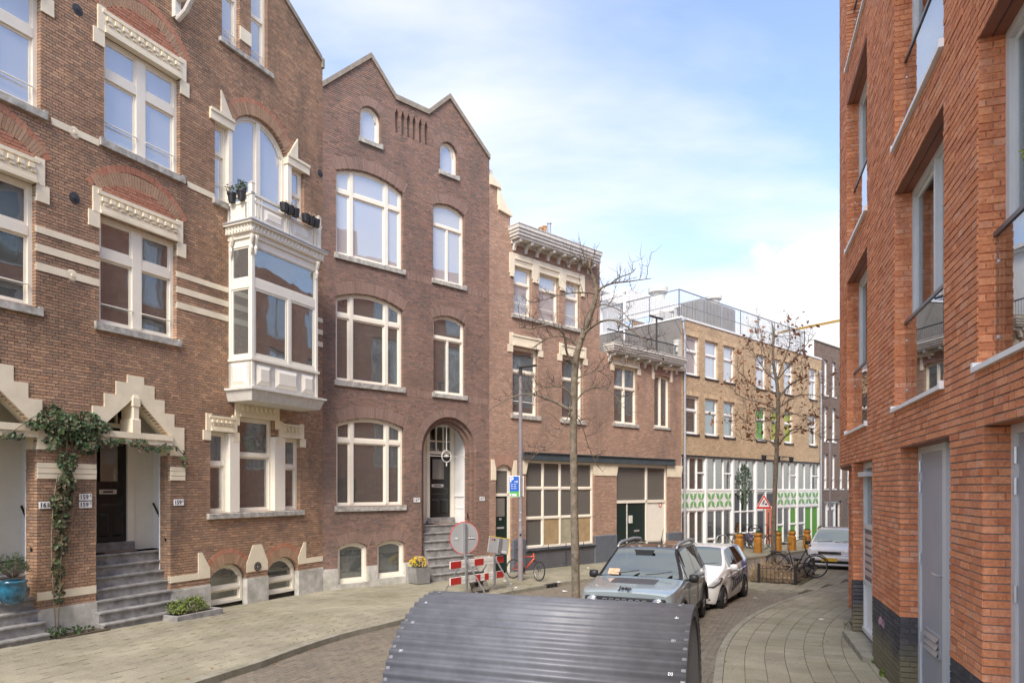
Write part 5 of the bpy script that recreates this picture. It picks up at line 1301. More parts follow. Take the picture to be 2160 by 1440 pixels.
# gates
tz = (Z(1300, 1058)+Z(1407, 1056))/2; sp = U(1366); q = MB()
q.box(gta, gtb, .05, .16, bmb-.14, bmb); q.box(gta, gta+.06, .05, .16, -.6, bmb-.14); q.box(gtb-.07, gtb, .05, .16, -.6, bmb-.14); q.box(gta+.06, gtb-.07, .05, .16, tz-.06, tz+.06); q.box(sp-.05, sp+.05, .05, .16, -.6, bmb-.14); fr5 = q.build('gate_frame', 'creamw', H5)
for x0, x1 in ((gta+.06, sp-.05), (sp+.05, gtb-.07)): MB().box(x0, x1, .11, .12, tz+.06, bmb-.14).build('pane', 'glass_blind', fr5)
MB().box(gta, gtb, .26, .28, tz, bmb).build('blind', 'blind', H5)
md = U(1326); d = MB(); d.box(gta+.06, md-.01, .10, .15, -.6, tz-.06); d.build('gate', 'green_door', H5)
d = MB().box(md+.01, sp-.05, .10, .15, -.6, tz-.06).build('gate', 'green_door', H5); MB().box(md-.03, md+.03, .08, .10, -.6, tz-.06).build('cover_strip', 'offwhite', d)
MB().bevbox(md+.10, md+.34, .05, .09, Z(1330, 1103), Z(1330, 1087), .01).build('notice_box', 'offwhite', d); MB().bevbox(md+.12, md+.36, .06, .095, Z(1330, 1104), Z(1330, 1096), .004).build('notice', 'greenpaint', d)
MB().bevbox(U(1341), U(1352), .08, .095, Z(1346, 1121), Z(1346, 1117), .004).build('letter_plate', 'alu', d)
MB().box(sp+.05, gtb-.07, .09, .14, -.6, tz-.06).build('door_leaf', 'ivory', H5)
q = MB().torus(.10, .016, (U(1396), .085, Z(1396, 1064)), n=20, m=6); q.build('no_parking_mark', 'red', H5)
# hooks on the foot wall
q = MB()
for px in (1152, 1189, 1226): u = U(px); q.tube([(u, -.12, wwz-.12), (u, -.12, wwz+.12)], .012, 6); q.tube([(u, -.12, wwz-.02), (u, 0, wwz-.02)], .012, 6)
u = U(1189); q.tube([(u, -.12, wwz), (u, -.12, wwz-.62), (u-.14, -.12, wwz-.64)], .014, 6); q.tube([(wwa+.1, -.1, wwz+.0), (wwb-.3, -.1, wwz-.02)], .008, 6); q.build_each('wall_hook', 'iron', H5)
# terrace on the lower wing
q = MB(); q.box(WT, W5, .02, 8, zL-.25, zL-.02); q.box(0, WT, 2.6, 9, -.5, zC-.6); q.box(WT, W5, 2.6, 9, -.5, zL-.2); q.box(0, u2, .4, 3, zC-.6, zA-.6); q.build('house_body', 'roofdark', H5)
brick_wall(F5, H5, .1, 4.2, zL-.1, zC, 'brick155', 'mortar157', (), None, CB, .215, 'cross', single=0, seed=8, warp=lambda s, d, z: (WT-d, s, z), name='side_wall')
zrl = zL+.98; q = MB(); q.tube([(U(1282), .02, zrl), (W5-.25, .02, zrl)], .025, 6); q.tube([(U(1282), .02, zL+.12), (W5-.25, .02, zL+.12)], .015, 6)
x = U(1282)
while x < W5-.25: q.tube([(x, .02, clz), (x, .02, zrl)], .008, 4); x += .105
q.tube([(U(1383), -.05, clz), (U(1383), -.05, zrl+1.0)], .04, 8); q.box(U(1383)-.5, U(1383)+.45, -.09, -.02, zrl+.95, zrl+1.03)
q.build('terrace_railing', 'iron', H5)
q = MB(); q.lathe([(.03, 0), (.09, .03), (.10, .12), (.05, .16)], 12, (W5-.30, 0, zrl+.03), 'y'); q.tube([(W5-.3, .05, zrl-.25), (W5-.3, .05, zrl+.05)], .05, 8); q.build('terrace_lamp', 'offwhite', H5)
MB().box(W5-.24, W5-.0, -.02, .25, clz, clz+.95).build('terrace_pillar', 'plinth', H5)
q = MB(); zz = Z(1400, 772); q.prism([(U(1397), zz-.18), (W5+.25, zz-.06), (W5+.25, zz+.05), (U(1397), zz-.06)], -.12, -.02); q.build('pipe_bracket', 'cream', H5)
for px, h, mm_, rr in ((1141, 480, 'pot', .09), (1149, 477, 'pot', .085), (1158.5, 470, 'zinc', .08)):
    x, z = F5.pix(px, h, 3.0); MB().lathe([(rr, z-3.0), (rr, z-.08), (rr+.02, z-.06), (rr+.02, z), (rr*.7, z), (rr*.7, z-.3)], 14, (x, 3.0, 0)).build('chimney_pipe', mm_, H5, smooth=False)
room(H5, .02, W5-.02, -.5, zL, (3.4, 6.9), d0=.3, d1=2.6); room(H5, .02, WT-.02, zL, zC, (), d0=.3)

# ================================================================== YELLOW BRICK BUILDING
FY = F5.shifted(W5); U = FY.U; Z = FY.Z; WY = U(1732.5)
HYB = empty('school_building', FY.world(0, 0), FY.rz, 'yellow brick building with a tall white-framed glazed ground floor and green leaf panels', 'building')
yt = (Z(1436, 659)+Z(1732, 764))/2; yb = (Z(1442, 956)+Z(1727, 977))/2
cy = [(1445, 1473.8), (1487.2, 1514.6), (1526.3, 1550.2), (1595, 1616.2), (1626.6, 1645.4), (1654.3, 1673), (1707, 1723)]
r1 = (Z(1445, 788.5), Z(1445, 705)); r1b = (Z(1707, 849), Z(1707, 794)); r2 = (Z(1445, 914), Z(1445, 832))
print('yellow', yt, yb, r1, r1b, r2)
hs = []
for p, r in cy: hs += [h_rect(U(p), U(r), r1[0], r1[1]), h_rect(U(p), U(r), r2[0], r2[1])]
brick_wall(FY, HYB, 0, WY, yb, yt-.06, 'brickY', 'mortarY', hs, None, CB, .215, 'cross', single=300, seed=41)
for k, (p, r) in enumerate(cy):
    for rr in (r1, r2):
        up = rr is r1; gcol = {3: 'green_film', 4: 'lime_film', 5: 'lime_film'}.get(k)
        window(HYB, U(p), U(r), rr[0], rr[1], (1,), ((.62,),), v=.09, fw=.07, m='white', glass=('glass_sky' if up else (gcol or 'glass')), sash=.05,
               curtain=(lambda i, j: ('curtain', .55, 1) if j == 0 else None) if not gcol or up else None, sill=(.03, .06, .05, 'iron'))
        mb = MB(); x = U(p)-.1
        while x < U(r)+.08: mb.box(x, x+.05, -.011, .05, rr[1], rr[1]+.21); x += .06
        mb.build('soldier_course', 'brickY', HYB, kind='stuff')
MB().box(-.02, WY, -.04, .5, yt-.06, yt+.03).build('roof_edge', 'white', HYB)
q = MB(); q.box(0, WY, .45, 9, yb, yt-.05); q.box(0, .02, .1, .5, yb, yt); q.build('house_body', 'plaster', HYB)
q = MB(); q.box(-.02, 0, .02, 9, zL, yt-.02); q.build('side_wall', 'plaster', HYB)
q = MB()
for i in range(9):
    y = .3+i*.95; q.add([(-.021, y, yt-.1), (-.021, y+.02, yt-.1), (-.021, y-1.1, zL), (-.021, y-1.12, zL)], [(0, 1, 2, 3)])
q.build_each('wall_cable', 'iron', HYB)
MB().box(-.05, .0, -.06, 9, yt-.03, yt+.05).build('roof_edge', 'white', HYB)
# downpipes
def pipe(H, x, zt, zb, m='zinc', off=-.10):
    q = MB(); q.lathe([(.05, -.10), (.10, .0), (.10, .10), (.03, .10)], 12, (x-.12, off, zt+.1)); q.tube([(x-.12, off, zt+.02), (x-.10, off, zt-.25), (x, off, zt-.55), (x, off, zb)], .055, 10); z = zt-1.2
    while z > zb: q.lathe([(.075, -.02), (.075, .02)], 10, (x, off, z)); z -= 1.9
    return q.build('downpipe', m, H, smooth=False)
pipe(HYB, .14, Z(1432, 680), -.4); pipe(HYB, WY-.28, Z(1727, 790), -.5)
# glazed ground floor
zf = -.55; r_lo = (Z(1450, 1075), ); zP0, zP1 = (Z(1442, 1074)+Z(1715, 1066))/2, (Z(1442, 1034)+Z(1715, 1034.5))/2
gx = [(1438.5, 1489), (1493.5, 1546), (1550.5, 1594.5), (1599, 1634), (1645.5, 1682), (1686, 1722)]
MB().box(0, WY, -.01, .25, yb-.08, yb-.002).build('front_frame_head', 'iron', HYB)
q = MB()
edges = [0]+[(U(gx[i][1])+U(gx[i+1][0]))/2 for i in range(5)]+[WY]
for e in edges[1:-1]: q.box(e-.07, e+.07, .02, .24, -.6, yb-.08)
q.box(0, .07, .02, .24, -.6, yb-.08); q.box(WY-.22, WY, .02, .24, -.6, yb-.08); q.build_each('front_post', 'white', HYB)
for k in range(6):
    a, b = edges[k]+.07, edges[k+1]-(.07 if k < 5 else .22)
    door = k == 3; tree_ = k == 2; green = k >= 4
    n = 3 if not door else 2; rows3 = [(.14,), (.14,), (.14,)]
    # upper row
    topz = yb-.08
    window(HYB, a, b, zP1+.03, topz, (1,)*n, ((), (), (.52,)) if k in (0, 1, 4, 5) else ((),)*n, v=.08, fw=.035, mw=.045, sash=.022, m='white', glass='glass', curtain=None)
    if k in (0, 1, 4, 5):
        P = MB().box(a, b, .07, .12, zP0, zP1).build('leaf_panel', 'white', HYB)
        for i in range(n):
            cx = a+(b-a)*(i+.5)/n; lw = (b-a)/n*.36; lh = (zP1-zP0)*.40
            for sx in (-1, 1):
                for sz in (-1, 1):
                    zc_ = (zP0+zP1)/2; hw_, hh_ = (b-a)/n*.5, (zP1-zP0)*.5
                    pts = [(cx+sx*hw_*p_, zc_+sz*hh_*q_) for p_, q_ in ((.06, .07), (.30, .12), (.56, .22), (.72, .40), (.74, .58), (.84, .80), (.80, .84), (.66, .66), (.46, .72), (.26, .64), (.14, .44))]
                    MB().prism(pts, .050, .069).build('leaf_ornament', 'leafgreen', P)
        MB().box(a, b, .06, .13, zP1, zP1+.03).build('panel_rail', 'ivory', P); MB().box(a, b, .06, .13, zP0-.05, zP0).build('panel_rail', 'white', P)
        window(HYB, a, b, zf, zP0-.05, (1,)*n, (((.55,), (), (.55,)) if k == 4 else ((.35,), (), ()) if k == 1 else ((), (), ()) if k == 0 else ((.55,), (), ())), v=.08, fw=.04, mw=.05, sash=.035, m='white',
               glass=(lambda i, j, k=k: ('green_film' if (k == 4 and ((i == 0 and j == 0) or i == 2)) or (k == 5 and i > 0) else 'glass')), curtain=None)
    elif tree_:
        window(HYB, a, b, zf, zP1-.03, (1, 1, 1), ((.30, .66),)*3, v=.08, fw=.035, mw=.045, sash=.022, m='white', glass='glass_dark')
        q = MB(); cx = (a+b)/2; R_ = random.Random(4)       # tree picture printed behind the panes
        for i in range(330):
            h = R_.random(); ww = .85*sin(min(1, h*.98+.04)*pi)**.5; x = cx+R_.uniform(-1, 1)*ww*min(1, (b-a)/2/.8); z = zP0+.25+h*(topz-zP0-.5); s = R_.uniform(.05, .10); an = R_.uniform(0, 6)
            q.prism([(x+s*cos(an), z+s*sin(an)), (x+s*.5*cos(an+1.6), z+s*.5*sin(an+1.6)), (x-s*cos(an), z-s*sin(an)), (x+s*.5*cos(an-1.6), z+s*.5*sin(an-1.6))], .062, .068)
        q.build('tree_picture', 'leafdark', HYB, kind='stuff'); MB().tube([(cx-.06, .064, zP0-.1), (cx, .064, zP0+.5), (cx+.05, .064, zP0+1.3)], [.05, .035, .02], 6).build('tree_picture_stem', 'leafdark', HYB)
    else:
        window(HYB, a, b, zP0-.05, zP1, (1, 1), ((),)*2, v=.08, fw=.035, mw=.045, sash=.022, m='white', glass='glass_dark')
        d = MB(); dm = (a+b)/2; d.box(a, a+.07, .1, .18, zf, zP0-.05); d.box(dm-.04, dm+.04, .1, .18, zf, zP0-.05); d.box(a+.07, dm-.04, .1, .18, zf, zf+.5); d.box(a+.07, dm-.04, .1, .18, zP0-.2, zP0-.05); dd_ = d.build('door_frame', 'white', HYB)
        MB().box(a+.07, dm-.04, .13, .14, zf+.5, zP0-.2).build('pane', 'glass_dark', dd_)
        d = MB(); d.bevbox(dm+.04, b, .08, .16, zf, zP0-.05, .01); od = d.build('door', 'orangedoor', HYB); MB().box(dm+.2, dm+.32, .07, .079, zf+.4, zP0-.3).build('pane', 'glass_dark', od)
MB().box(0, WY, 2.2, 2.3, -.6, yb).build('inner_wall', 'curtain_b', HYB); room(HYB, .1, WY-.1, yb, yt-.3, ((r1[0]+r2[1])/2,), d0=.26, d1=.44, m='darkroom')
q = MB()      # spotlights on an arm
zs_ = Z(1615, 966); ua_, ub_ = U(1598), U(1656); q.tube([(ua_-.2, -.35, zs_+.12), (ub_+.1, -.35, zs_+.12)], .02, 6); q.tube([(ua_+.4, 0, zs_+.12), (ua_+.4, -.35, zs_+.12)], .02, 6); q.tube([(ub_-.4, 0, zs_+.12), (ub_-.4, -.35, zs_+.12)], .02, 6)
arm = q.build('spotlight_arm', 'iron', HYB)
for f in (0, .5, 1):
    x = ua_+(ub_-ua_)*f; MB().lathe([(.05, -.16), (.11, -.06), (.13, .12), (.10, .13)], 12, (x, -.36, zs_-.02)).build('spotlight', 'plastic', arm)
# things on its roof
def railing(H, pts, z0, h, m='galv', name='roof_railing'):
    q = MB()
    for zz, r in ((z0+h, .028), (z0+h*.52, .018), (z0+.1, .018)): q.tube([(p[0], p[1], zz) for p in pts], r, 6)
    for i in range(len(pts)-1):
        a, b = pts[i], pts[i+1]; l = math.hypot(b[0]-a[0], b[1]-a[1]); n = max(1, int(l/.13)); npst = max(1, round(l/1.9))
        for k in range(n+1): f = k/n; q.tube([(a[0]+(b[0]-a[0])*f, a[1]+(b[1]-a[1])*f, z0+.1), (a[0]+(b[0]-a[0])*f, a[1]+(b[1]-a[1])*f, z0+h)], .010, 4, cap=False)
        for k in range(npst+1): f = k/npst; q.tube([(a[0]+(b[0]-a[0])*f, a[1]+(b[1]-a[1])*f, z0-.02), (a[0]+(b[0]-a[0])*f, a[1]+(b[1]-a[1])*f, z0+h)], .032, 6)
    return q.build(name, m, H)
railing(HYB, [(.35, 7.0), (.35, .35), (U(1697, .35), .35), (U(1697, .35), 2.2)], yt+.0, 1.42)
def at_y(px, py, v): return FY.pix(px, py, v)
u0, zt_ = at_y(1480, 629, 2.5); u1_, z1_ = at_y(1548, 645, 2.5)
q = MB(); q.box(u0, u1_, 2.5, 4.6, yt, zt_); x = u0
while x < u1_: q.box(x, x+.05, 2.44, 2.5, yt+.05, zt_-.05); x += .14
y_ = 2.5
while y_ < 4.6: q.box(u0-.06, u0, y_, y_+.05, yt+.05, zt_-.05); y_ += .14
q.build('air_handler', 'louvre', HYB)
for (px, py, v, r, h) in ((1388, 604, 5.5, .55, .95), (1505, 624, 5.0, .50, .6)):
    x, z = at_y(px, py, v); MB().lathe([(r*.72, yt), (r*.72, z-h*.55), (r, z-h*.4), (r*1.02, z-h*.1), (r*.8, z), (.05, z)], 20, (x, v, 0)).build('roof_vent', 'offwhite', HYB, smooth=False)
ux = lambda px, v: FY.U(px, v)
zr_ = lambda px, py, v: FY.Z(px, py, v)
q = MB(); v0, v1 = 3.2, 6.8; a0, a1 = ux(1318, v0), ux(1425, v0); pt_ = zr_(1340, 622, v0)       # white pergola
for i in range(16): x = a0+(a1-a0)*i/15; q.box(x, x+.06, v0-.3, v1+.3, pt_, pt_+.10)
for x in (a0, a1): q.box(x, x+.1, v0, v1, pt_-.14, pt_); q.box(x, x+.1, v0, v0+.1, yt-.6, pt_); q.box(x, x+.1, v1-.1, v1, yt-.6, pt_)
q.build('pergola', 'white', HYB)
q = MB(); q.box(.6, 5.2, 1.6, 1.65, yt, yt+.08)
for k_ in range(7): q.box(.6, 5.2, 1.6, 1.65, yt+.14+.09*k_, yt+.18+.09*k_)
for k_ in range(24): q.box(.6+.2*k_, .66+.2*k_, 1.56, 1.6, yt, yt+.74)
q.build('roof_screen', 'offwhite', HYB, kind='stuff')
MB().box(ux(1335, 5), ux(1440, 5), 5.0, 5.1, yt-.3, yt+1.3).build('roof_screen', 'brickArch', HYB)
q = MB(); v0 = 5.0; a0, a1 = ux(1262, v0), ux(1310, v0); ct_ = zr_(1300, 632, v0); q.box(a0-1, a1, v0, v0+3, zL, ct_); q.box(a0-1.2, a1+.3, v0-.3, v0+3.2, ct_+.12, ct_+.30); q.box(a0-1.1, a1+.15, v0-.15, v0+3.1, ct_, ct_+.12)
for i in range(5): x = a0-.2+(a1-a0)*i/4; q.box(x, x+.07, v0-.04, v0, zL, ct_)
q.build('roof_cabin', 'white', HYB)

# ================================================================== DARK BUILDING AT THE END
FD = FY.shifted(WY+.02); U = FD.U; Z = FD.Z
HD = empty('end_building', FD.world(0, .45), FD.rz, 'dark brown brick building with tall white windows at the far end of the street', 'building')
FD = Facade(FD.world(0, .45)[:2], FD.x); U = FD.U; Z = FD.Z; dt = Z(1736, 724); WD = 14
cd = [(1738, 1747), (1755, 1764), (1772, 1780)]
hs = []; wn = []
zz = [(Z(1738, 833), Z(1738, 758)), (Z(1738, 930), Z(1738, 857)), (Z(1738, 1031), Z(1738, 957))]
pitch = U(1755)-U(1738)
for k in range(9):
    a = U(1738)+pitch*k; b = a+pitch*.50
    for (z0, z1) in zz: hs.append(h_rect(a, b, z0, z1)); wn.append((a, b, z0, z1))
da_, db_ = U(1738), U(1775); dzt = Z(1740, 1057)
hs.append(h_rect(da_, db_, -2, dzt)); hs.append(h_rect(db_+1, db_+3.4, -2, dzt))
brick_wall(FD, HD, 0, WD, -.6, dt, 'brickD', 'mortarD', hs, None, .06, .215, 'cross', single=120, seed=51, depth=.12)
for (a, b, z0, z1) in wn: window(HD, a, b, z0, z1, (1,), ((.30,),), v=.1, fw=.09, mw=.10, m='white', glass='glass_sky', sash=.05, curtain=lambda i, j: ('curtain', .3, 1) if j == 0 else None, sill=(.02, .05, .04, 'white'))
window(HD, da_, db_, -.6, dzt, (1, 1.8, 1), ((), (.80,), ()), v=.12, fw=.08, mw=.12, m='white', glass=lambda i, j: 'glass' if i == 1 else 'glass_dark'); window(HD, db_+1, db_+3.4, -.6, dzt, (1, 1), ((), ()), v=.12, fw=.08, m='white')
MB().box(-.02, WD, -.05, .4, dt, dt+.06).build('roof_edge', 'coping', HD)
q = MB(); q.box(-.03, -.001, .0, 9, 6, dt); q.build('side_wall', 'white', HD); MB().box(0, WD, .9, 9, -.6, dt-.05).build('house_body', 'roofdark', HD)
# ================================================================== RED BRICK APARTMENTS (right)
def lineR(px): return 3040.0/(px-1555)
yo = lineR(1781); FR = Facade(((1781-HX)/FOC*yo, yo), (-475, -1440)); U = FR.U; Z = FR.Z; CR, LR = .0707, .235
HR = empty('apartment_block', FR.world(0, 0), FR.rz, 'orange-red brick apartment block with glass-fronted French balconies and a black brick foot', 'apartment block')
RC_ = 9.0
def wr(u, d, z):
    if u >= 0: return (u, d, z)
    th = -u/RC_; return (-(RC_-d)*sin(th), RC_-(RC_-d)*cos(th), z)
A_ = (U(1787), U(1830)); B_ = (U(1887.6), U(1992)); C_ = (U(2064), U(2064)+2.35)
cols_ = [A_, B_, C_, (C_[1]+1.1, C_[1]+3.4), (C_[1]+4.8, C_[1]+7.1), (C_[1]+8.4, C_[1]+10.6)]
print('right cols', cols_)
A_ = cols_[0]; UG = U(1797)
fl = [(3.70, 6.60), (7.18, 10.02), (10.66, 13.5)]
WR = 22.0; ZT = 15.0; zov = 3.13
D0 = (U(1800), U(1841)); D1 = (U(1899), U(2005)); D2 = (U(2074), U(2074)+1.9)
hs = []
for a, b in cols_:
    for z0, z1 in fl: hs.append(h_rect(a, b, z0, z1))
gh = [h_rect(-1, UG, -1, zov+.0), h_rect(D0[0], D0[1], -1, zov+.0), h_rect(D1[0], D1[1], -1, 3.19), h_rect(D2[0], D2[1], -1, 3.21), h_rect(D2[1]+2, D2[1]+4, -1, 3.2)]
zb_ = CR*14
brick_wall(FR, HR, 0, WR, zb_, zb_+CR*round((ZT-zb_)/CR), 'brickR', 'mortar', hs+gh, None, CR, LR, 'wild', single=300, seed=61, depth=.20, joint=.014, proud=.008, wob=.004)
brick_wall(FR, HR, 0, WR, zb_-CR*18, zb_, 'brickB', 'mortarD', gh, None, CR, LR, 'cross', single=90, seed=62, depth=.20, joint=.012, name='dark_wall_foot')
k0 = zb_+CR*round((3.13-zb_)/CR)
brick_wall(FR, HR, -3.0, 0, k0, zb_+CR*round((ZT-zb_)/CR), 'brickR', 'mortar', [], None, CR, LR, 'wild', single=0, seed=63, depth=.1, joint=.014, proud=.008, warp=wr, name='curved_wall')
# soffit below the curved corner, ground-floor pier
q = MB(); P = [wr(-3.0*i/10, .0, 0)[:2] for i in range(11)]; q.slab(P+[(P[-1][0], 6), (0, 6)], k0-.04, k0-.002); q.build('corner_soffit', 'soffit', HR)
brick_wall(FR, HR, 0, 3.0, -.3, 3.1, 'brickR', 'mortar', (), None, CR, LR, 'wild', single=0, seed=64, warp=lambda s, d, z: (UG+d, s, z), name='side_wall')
q = MB().box(0, UG+.02, .0, 6, k0-.03, k0-.004); q.build('corner_soffit', 'soffit', HR)
def balc(a, b, z0, z1, k):
    fr = window(HR, a+.0, b-.0, z0+.03, z1-.02, (1, 1), ((), ()), v=.20, fw=.09, mw=.07, sash=.06, m='ltgrey', glass='glass_r', depth=.09, curtain=lambda i, j: (('curtain', .0, .55) if i == 0 else ('curtain', .5, 1.0)))
    q = MB(); q.box(a, b, .0, .21, z1-.02, z1+.03); q.build('soffit_board', 'soffit', HR); MB().box(a+.003, b-.003, .10, .106, z1-.026, z1-.02).build('soffit_joint', 'iron', HR)
    s = MB(); s.box(a-.02, b+.02, -.055, .22, z0-.035, z0+.01); s.box(a-.02, a+.02, -.055, .10, z0+.01, z0+.05); s.box(b-.02, b+.02, -.055, .10, z0+.01, z0+.05); s.build('window_sill', 'white', HR)
    g = MB(); g.box(a+.02, b-.02, .125, .140, z0+.02, z0+1.13); gg = g.build('glass_balustrade', 'glass_clear', HR)
    MB().box(a+.0, b-.0, .11, .155, z0+1.13, z0+1.17).build('top_rail', 'capalu', gg)
    for f in (.03, .97):
        for z in (.25, .9): MB().lathe([(.02, .115), (.02, .124)], 10, (a+(b-a)*f, 0, z0+z), 'y').build('glass_fixing', 'alu', gg)
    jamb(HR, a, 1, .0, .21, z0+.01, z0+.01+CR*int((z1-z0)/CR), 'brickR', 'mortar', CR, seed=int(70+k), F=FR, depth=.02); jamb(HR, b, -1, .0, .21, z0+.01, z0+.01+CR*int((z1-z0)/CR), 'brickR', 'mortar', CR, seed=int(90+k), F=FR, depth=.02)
k = 0
for a, b in cols_[:5]:
    for z0, z1 in fl: balc(a, b, z0, z1, k); k += 1
# doors
def rdoor(a, b, zt, hinge_px=None, leaf=(.10, 1.18), z0=.06, base=True):
    jamb(HR, a, 1, .0, .22, zb_, zb_+CR*int((zt-zb_)/CR), 'brickR', 'mortar', CR, seed=7, F=FR, depth=.02); jamb(HR, a, 1, .0, .22, zb_-CR*16, zb_, 'brickB', 'mortarD', CR, seed=8, F=FR, depth=.02)
    q = MB(); q.box(a, a+leaf[0], .20, .30, z0, zt); q.box(a+leaf[1], a+leaf[1]+.14, .18, .30, z0, zt); q.box(a+leaf[0], a+leaf[1], .20, .30, zt-.10, zt); q.box(b-.08, b, .20, .30, z0, zt); fr = q.build('door_frame', 'ltgrey', HR)
    MB().box(a+leaf[1]+.14, b-.08, .26, .28, z0, zt).build('side_panel', 'panel', HR)
    d = MB().box(a+leaf[0], a+leaf[1], .225, .27, z0+.03, zt-.10).build('door', 'panel', HR)
    h = MB(); x = a+leaf[1]-.07; h.bevbox(x-.03, x+.03, .205, .225, 1.45, 1.78, .006); h.tube([(x, .21, 1.66), (x, .15, 1.66), (x-.03, .145, 1.66), (x-.19, .145, 1.67)], .016, 8); h.build('door_handle', 'alu', d)
    for z in (.70, 1.70, 2.60, 2.86): MB().lathe([(.02, z), (.02, z+.14)], 8, (a+leaf[0]-.01, .205, 0)).build('hinge', 'alu', d)
    l = MB(); x0, x1 = a+leaf[0]+.22, a+leaf[1]-.22; l.box(x0, x1, .20, .226, .68, .94)
    for i in range(3): z = .70+i*.08; l.add([(x0+.02, .175, z), (x1-.02, .175, z), (x1-.02, .205, z+.06), (x0+.02, .205, z+.06), (x0+.02, .20, z), (x1-.02, .20, z)], [(0,1,2,3),(0,4,5,1)])
    l.build('vent_louvre', 'alu', d)
    MB().box(a, b, .0, .22, zt-.02, zt+.02).build('soffit_board', 'soffit', HR); MB().bevbox(a, b, .05, .32, -.3, z0, .01).build('threshold', 'bluestone', HR)
    MB().box(a, b, .30, .34, -.3, zt).build('dark_behind', 'darkroom', HR)
rdoor(D1[0], D1[1], 3.19); rdoor(D2[0], D2[1], 3.21)
# entrance with letterboxes
a, b = D0; q = MB(); zt = zov-.02; m_ = a+(b-a)*.54
q.box(a, a+.07, .16, .28, .12, zt); q.box(m_-.06, m_+.06, .15, .28, .12, zt); q.box(b-.09, b, .16, .28, .12, zt); q.box(a, b, .16, .28, zt-.10, zt); q.box(a+.07, m_-.06, .16, .28, 1.94, 2.02); q.box(a+.07, m_-.06, .16, .28, .96, 1.03); q.box(a, b, .14, .28, .10, .17)
fr = q.build('entrance_frame', 'ltgrey', HR)
MB().box(a+.07, m_-.06, .22, .228, 2.02, zt-.1).build('pane', 'glass', fr); MB().box(a+.07, m_-.06, .21, .24, .17, .96).build('entrance_panel', 'white', HR)
lb = MB().box(a+.07, m_-.06, .18, .24, 1.03, 1.94).build('letterbox_panel', 'capalu', HR)
for i in range(6): z = 1.12+i*.13; MB().bevbox(a+.14, m_-.13, .165, .18, z, z+.085, .004).build('letter_flap', 'alu', lb)
dd = MB().box(m_+.06, b-.09, .20, .24, .17, 2.55).build('door', 'panel', HR); MB().tube([(m_+.16, .12, .6), (m_+.16, .12, 1.8)], .018, 8).build('door_handle', 'alu', dd)
l = MB()
for i in range(9): z = 2.62+i*.045; l.box(m_+.06, b-.09, .17, .22, z, z+.022)
l.build('vent_louvre', 'iron', HR); MB().box(m_+.06, b-.09, .225, .235, 2.58, zt-.08).build('vent_backing', 'iron', HR)
MB().box(a+.15, m_-.1, .05, .16, 2.86, 2.94).build('entrance_lamp', 'ltgrey', HR)
MB().box(a, b, .30, .34, -.3, zt).build('dark_behind', 'darkroom', HR); MB().bevbox(a-.1, b+.1, -.16, .3, -.3, gz(0, 11)+.10, .01).build('doorstep', 'kerb', HR)
jamb(HR, a, 1, .0, .2, zb_, zov, 'brickR', 'mortar', CR, seed=7, F=FR, depth=.02)
q = MB(); q.box(0, WR, 3.0, 14, -.5, ZT); q.box(0, WR, .0, 3.0, ZT-.1, ZT); q.slab([(-2.2, 2.5), (0, 1.2), (0, 14), (-2.2, 14)], k0, ZT); q.build('building_body', 'roofdark', HR)
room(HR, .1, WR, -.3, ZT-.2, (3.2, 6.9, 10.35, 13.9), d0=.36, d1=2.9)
# scribbled tag on the dark foot: short chalk strokes
q = MB(); R_ = random.Random(3); u0 = U(1856)
for i in range(9): x = u0+.045*i; z = .66+R_.uniform(-.03, .03); q.tube([(x, -.016, z), (x+R_.uniform(-.02, .05), -.016, z+R_.uniform(.06, .13))], .004, 4); q.tube([(x, -.016, z+.05), (x+.05, -.016, z+R_.uniform(0, .1))], .004, 4)
q.build('graffiti', 'pinkpetal', HR)

# the same block carries on round the bend (seen only in the window panes opposite)
PW = wr(-3.0, 0, 0); th_ = 3.0/RC_; ex = (-cos(th_), sin(th_)); Wp = FR.world(PW[0], PW[1]); dxw = (FR.x[0]*ex[0]+FR.y[0]*ex[1], FR.x[1]*ex[0]+FR.y[1]*ex[1]); LW = 24.0
FW = Facade((Wp[0]+dxw[0]*LW, Wp[1]+dxw[1]*LW), (-dxw[0], -dxw[1])); HW = empty('apartment_wing', FW.world(0, 0), FW.rz, 'far wing of the orange-red brick apartments round the bend', 'apartment block')
hs = []; wn = []
for i in range(6):
    for z0, z1 in fl: a = 1.5+i*3.9; hs.append(h_rect(a, a+2.2, z0, z1)); wn.append((a, a+2.2, z0, z1))
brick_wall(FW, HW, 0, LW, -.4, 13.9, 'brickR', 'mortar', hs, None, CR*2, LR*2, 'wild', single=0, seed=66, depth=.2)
for a, b, z0, z1 in wn: window(HW, a, b, z0, z1, (1, 1), ((),), v=.18, fw=.10, m='ltgrey', glass='glass_sky', sash=.05)
MB().box(0, LW, .6, 9, -.5, 13.8).build('building_body', 'roofdark', HW)
brick_wall(FR, HR, -3.0, -.3, -.4, 3.1, 'brickR', 'mortar', [], None, CR, LR, 'wild', single=0, seed=65, depth=.1, joint=.014, warp=lambda u, d, z: wr(u, d+.95, z), name='recessed_wall')
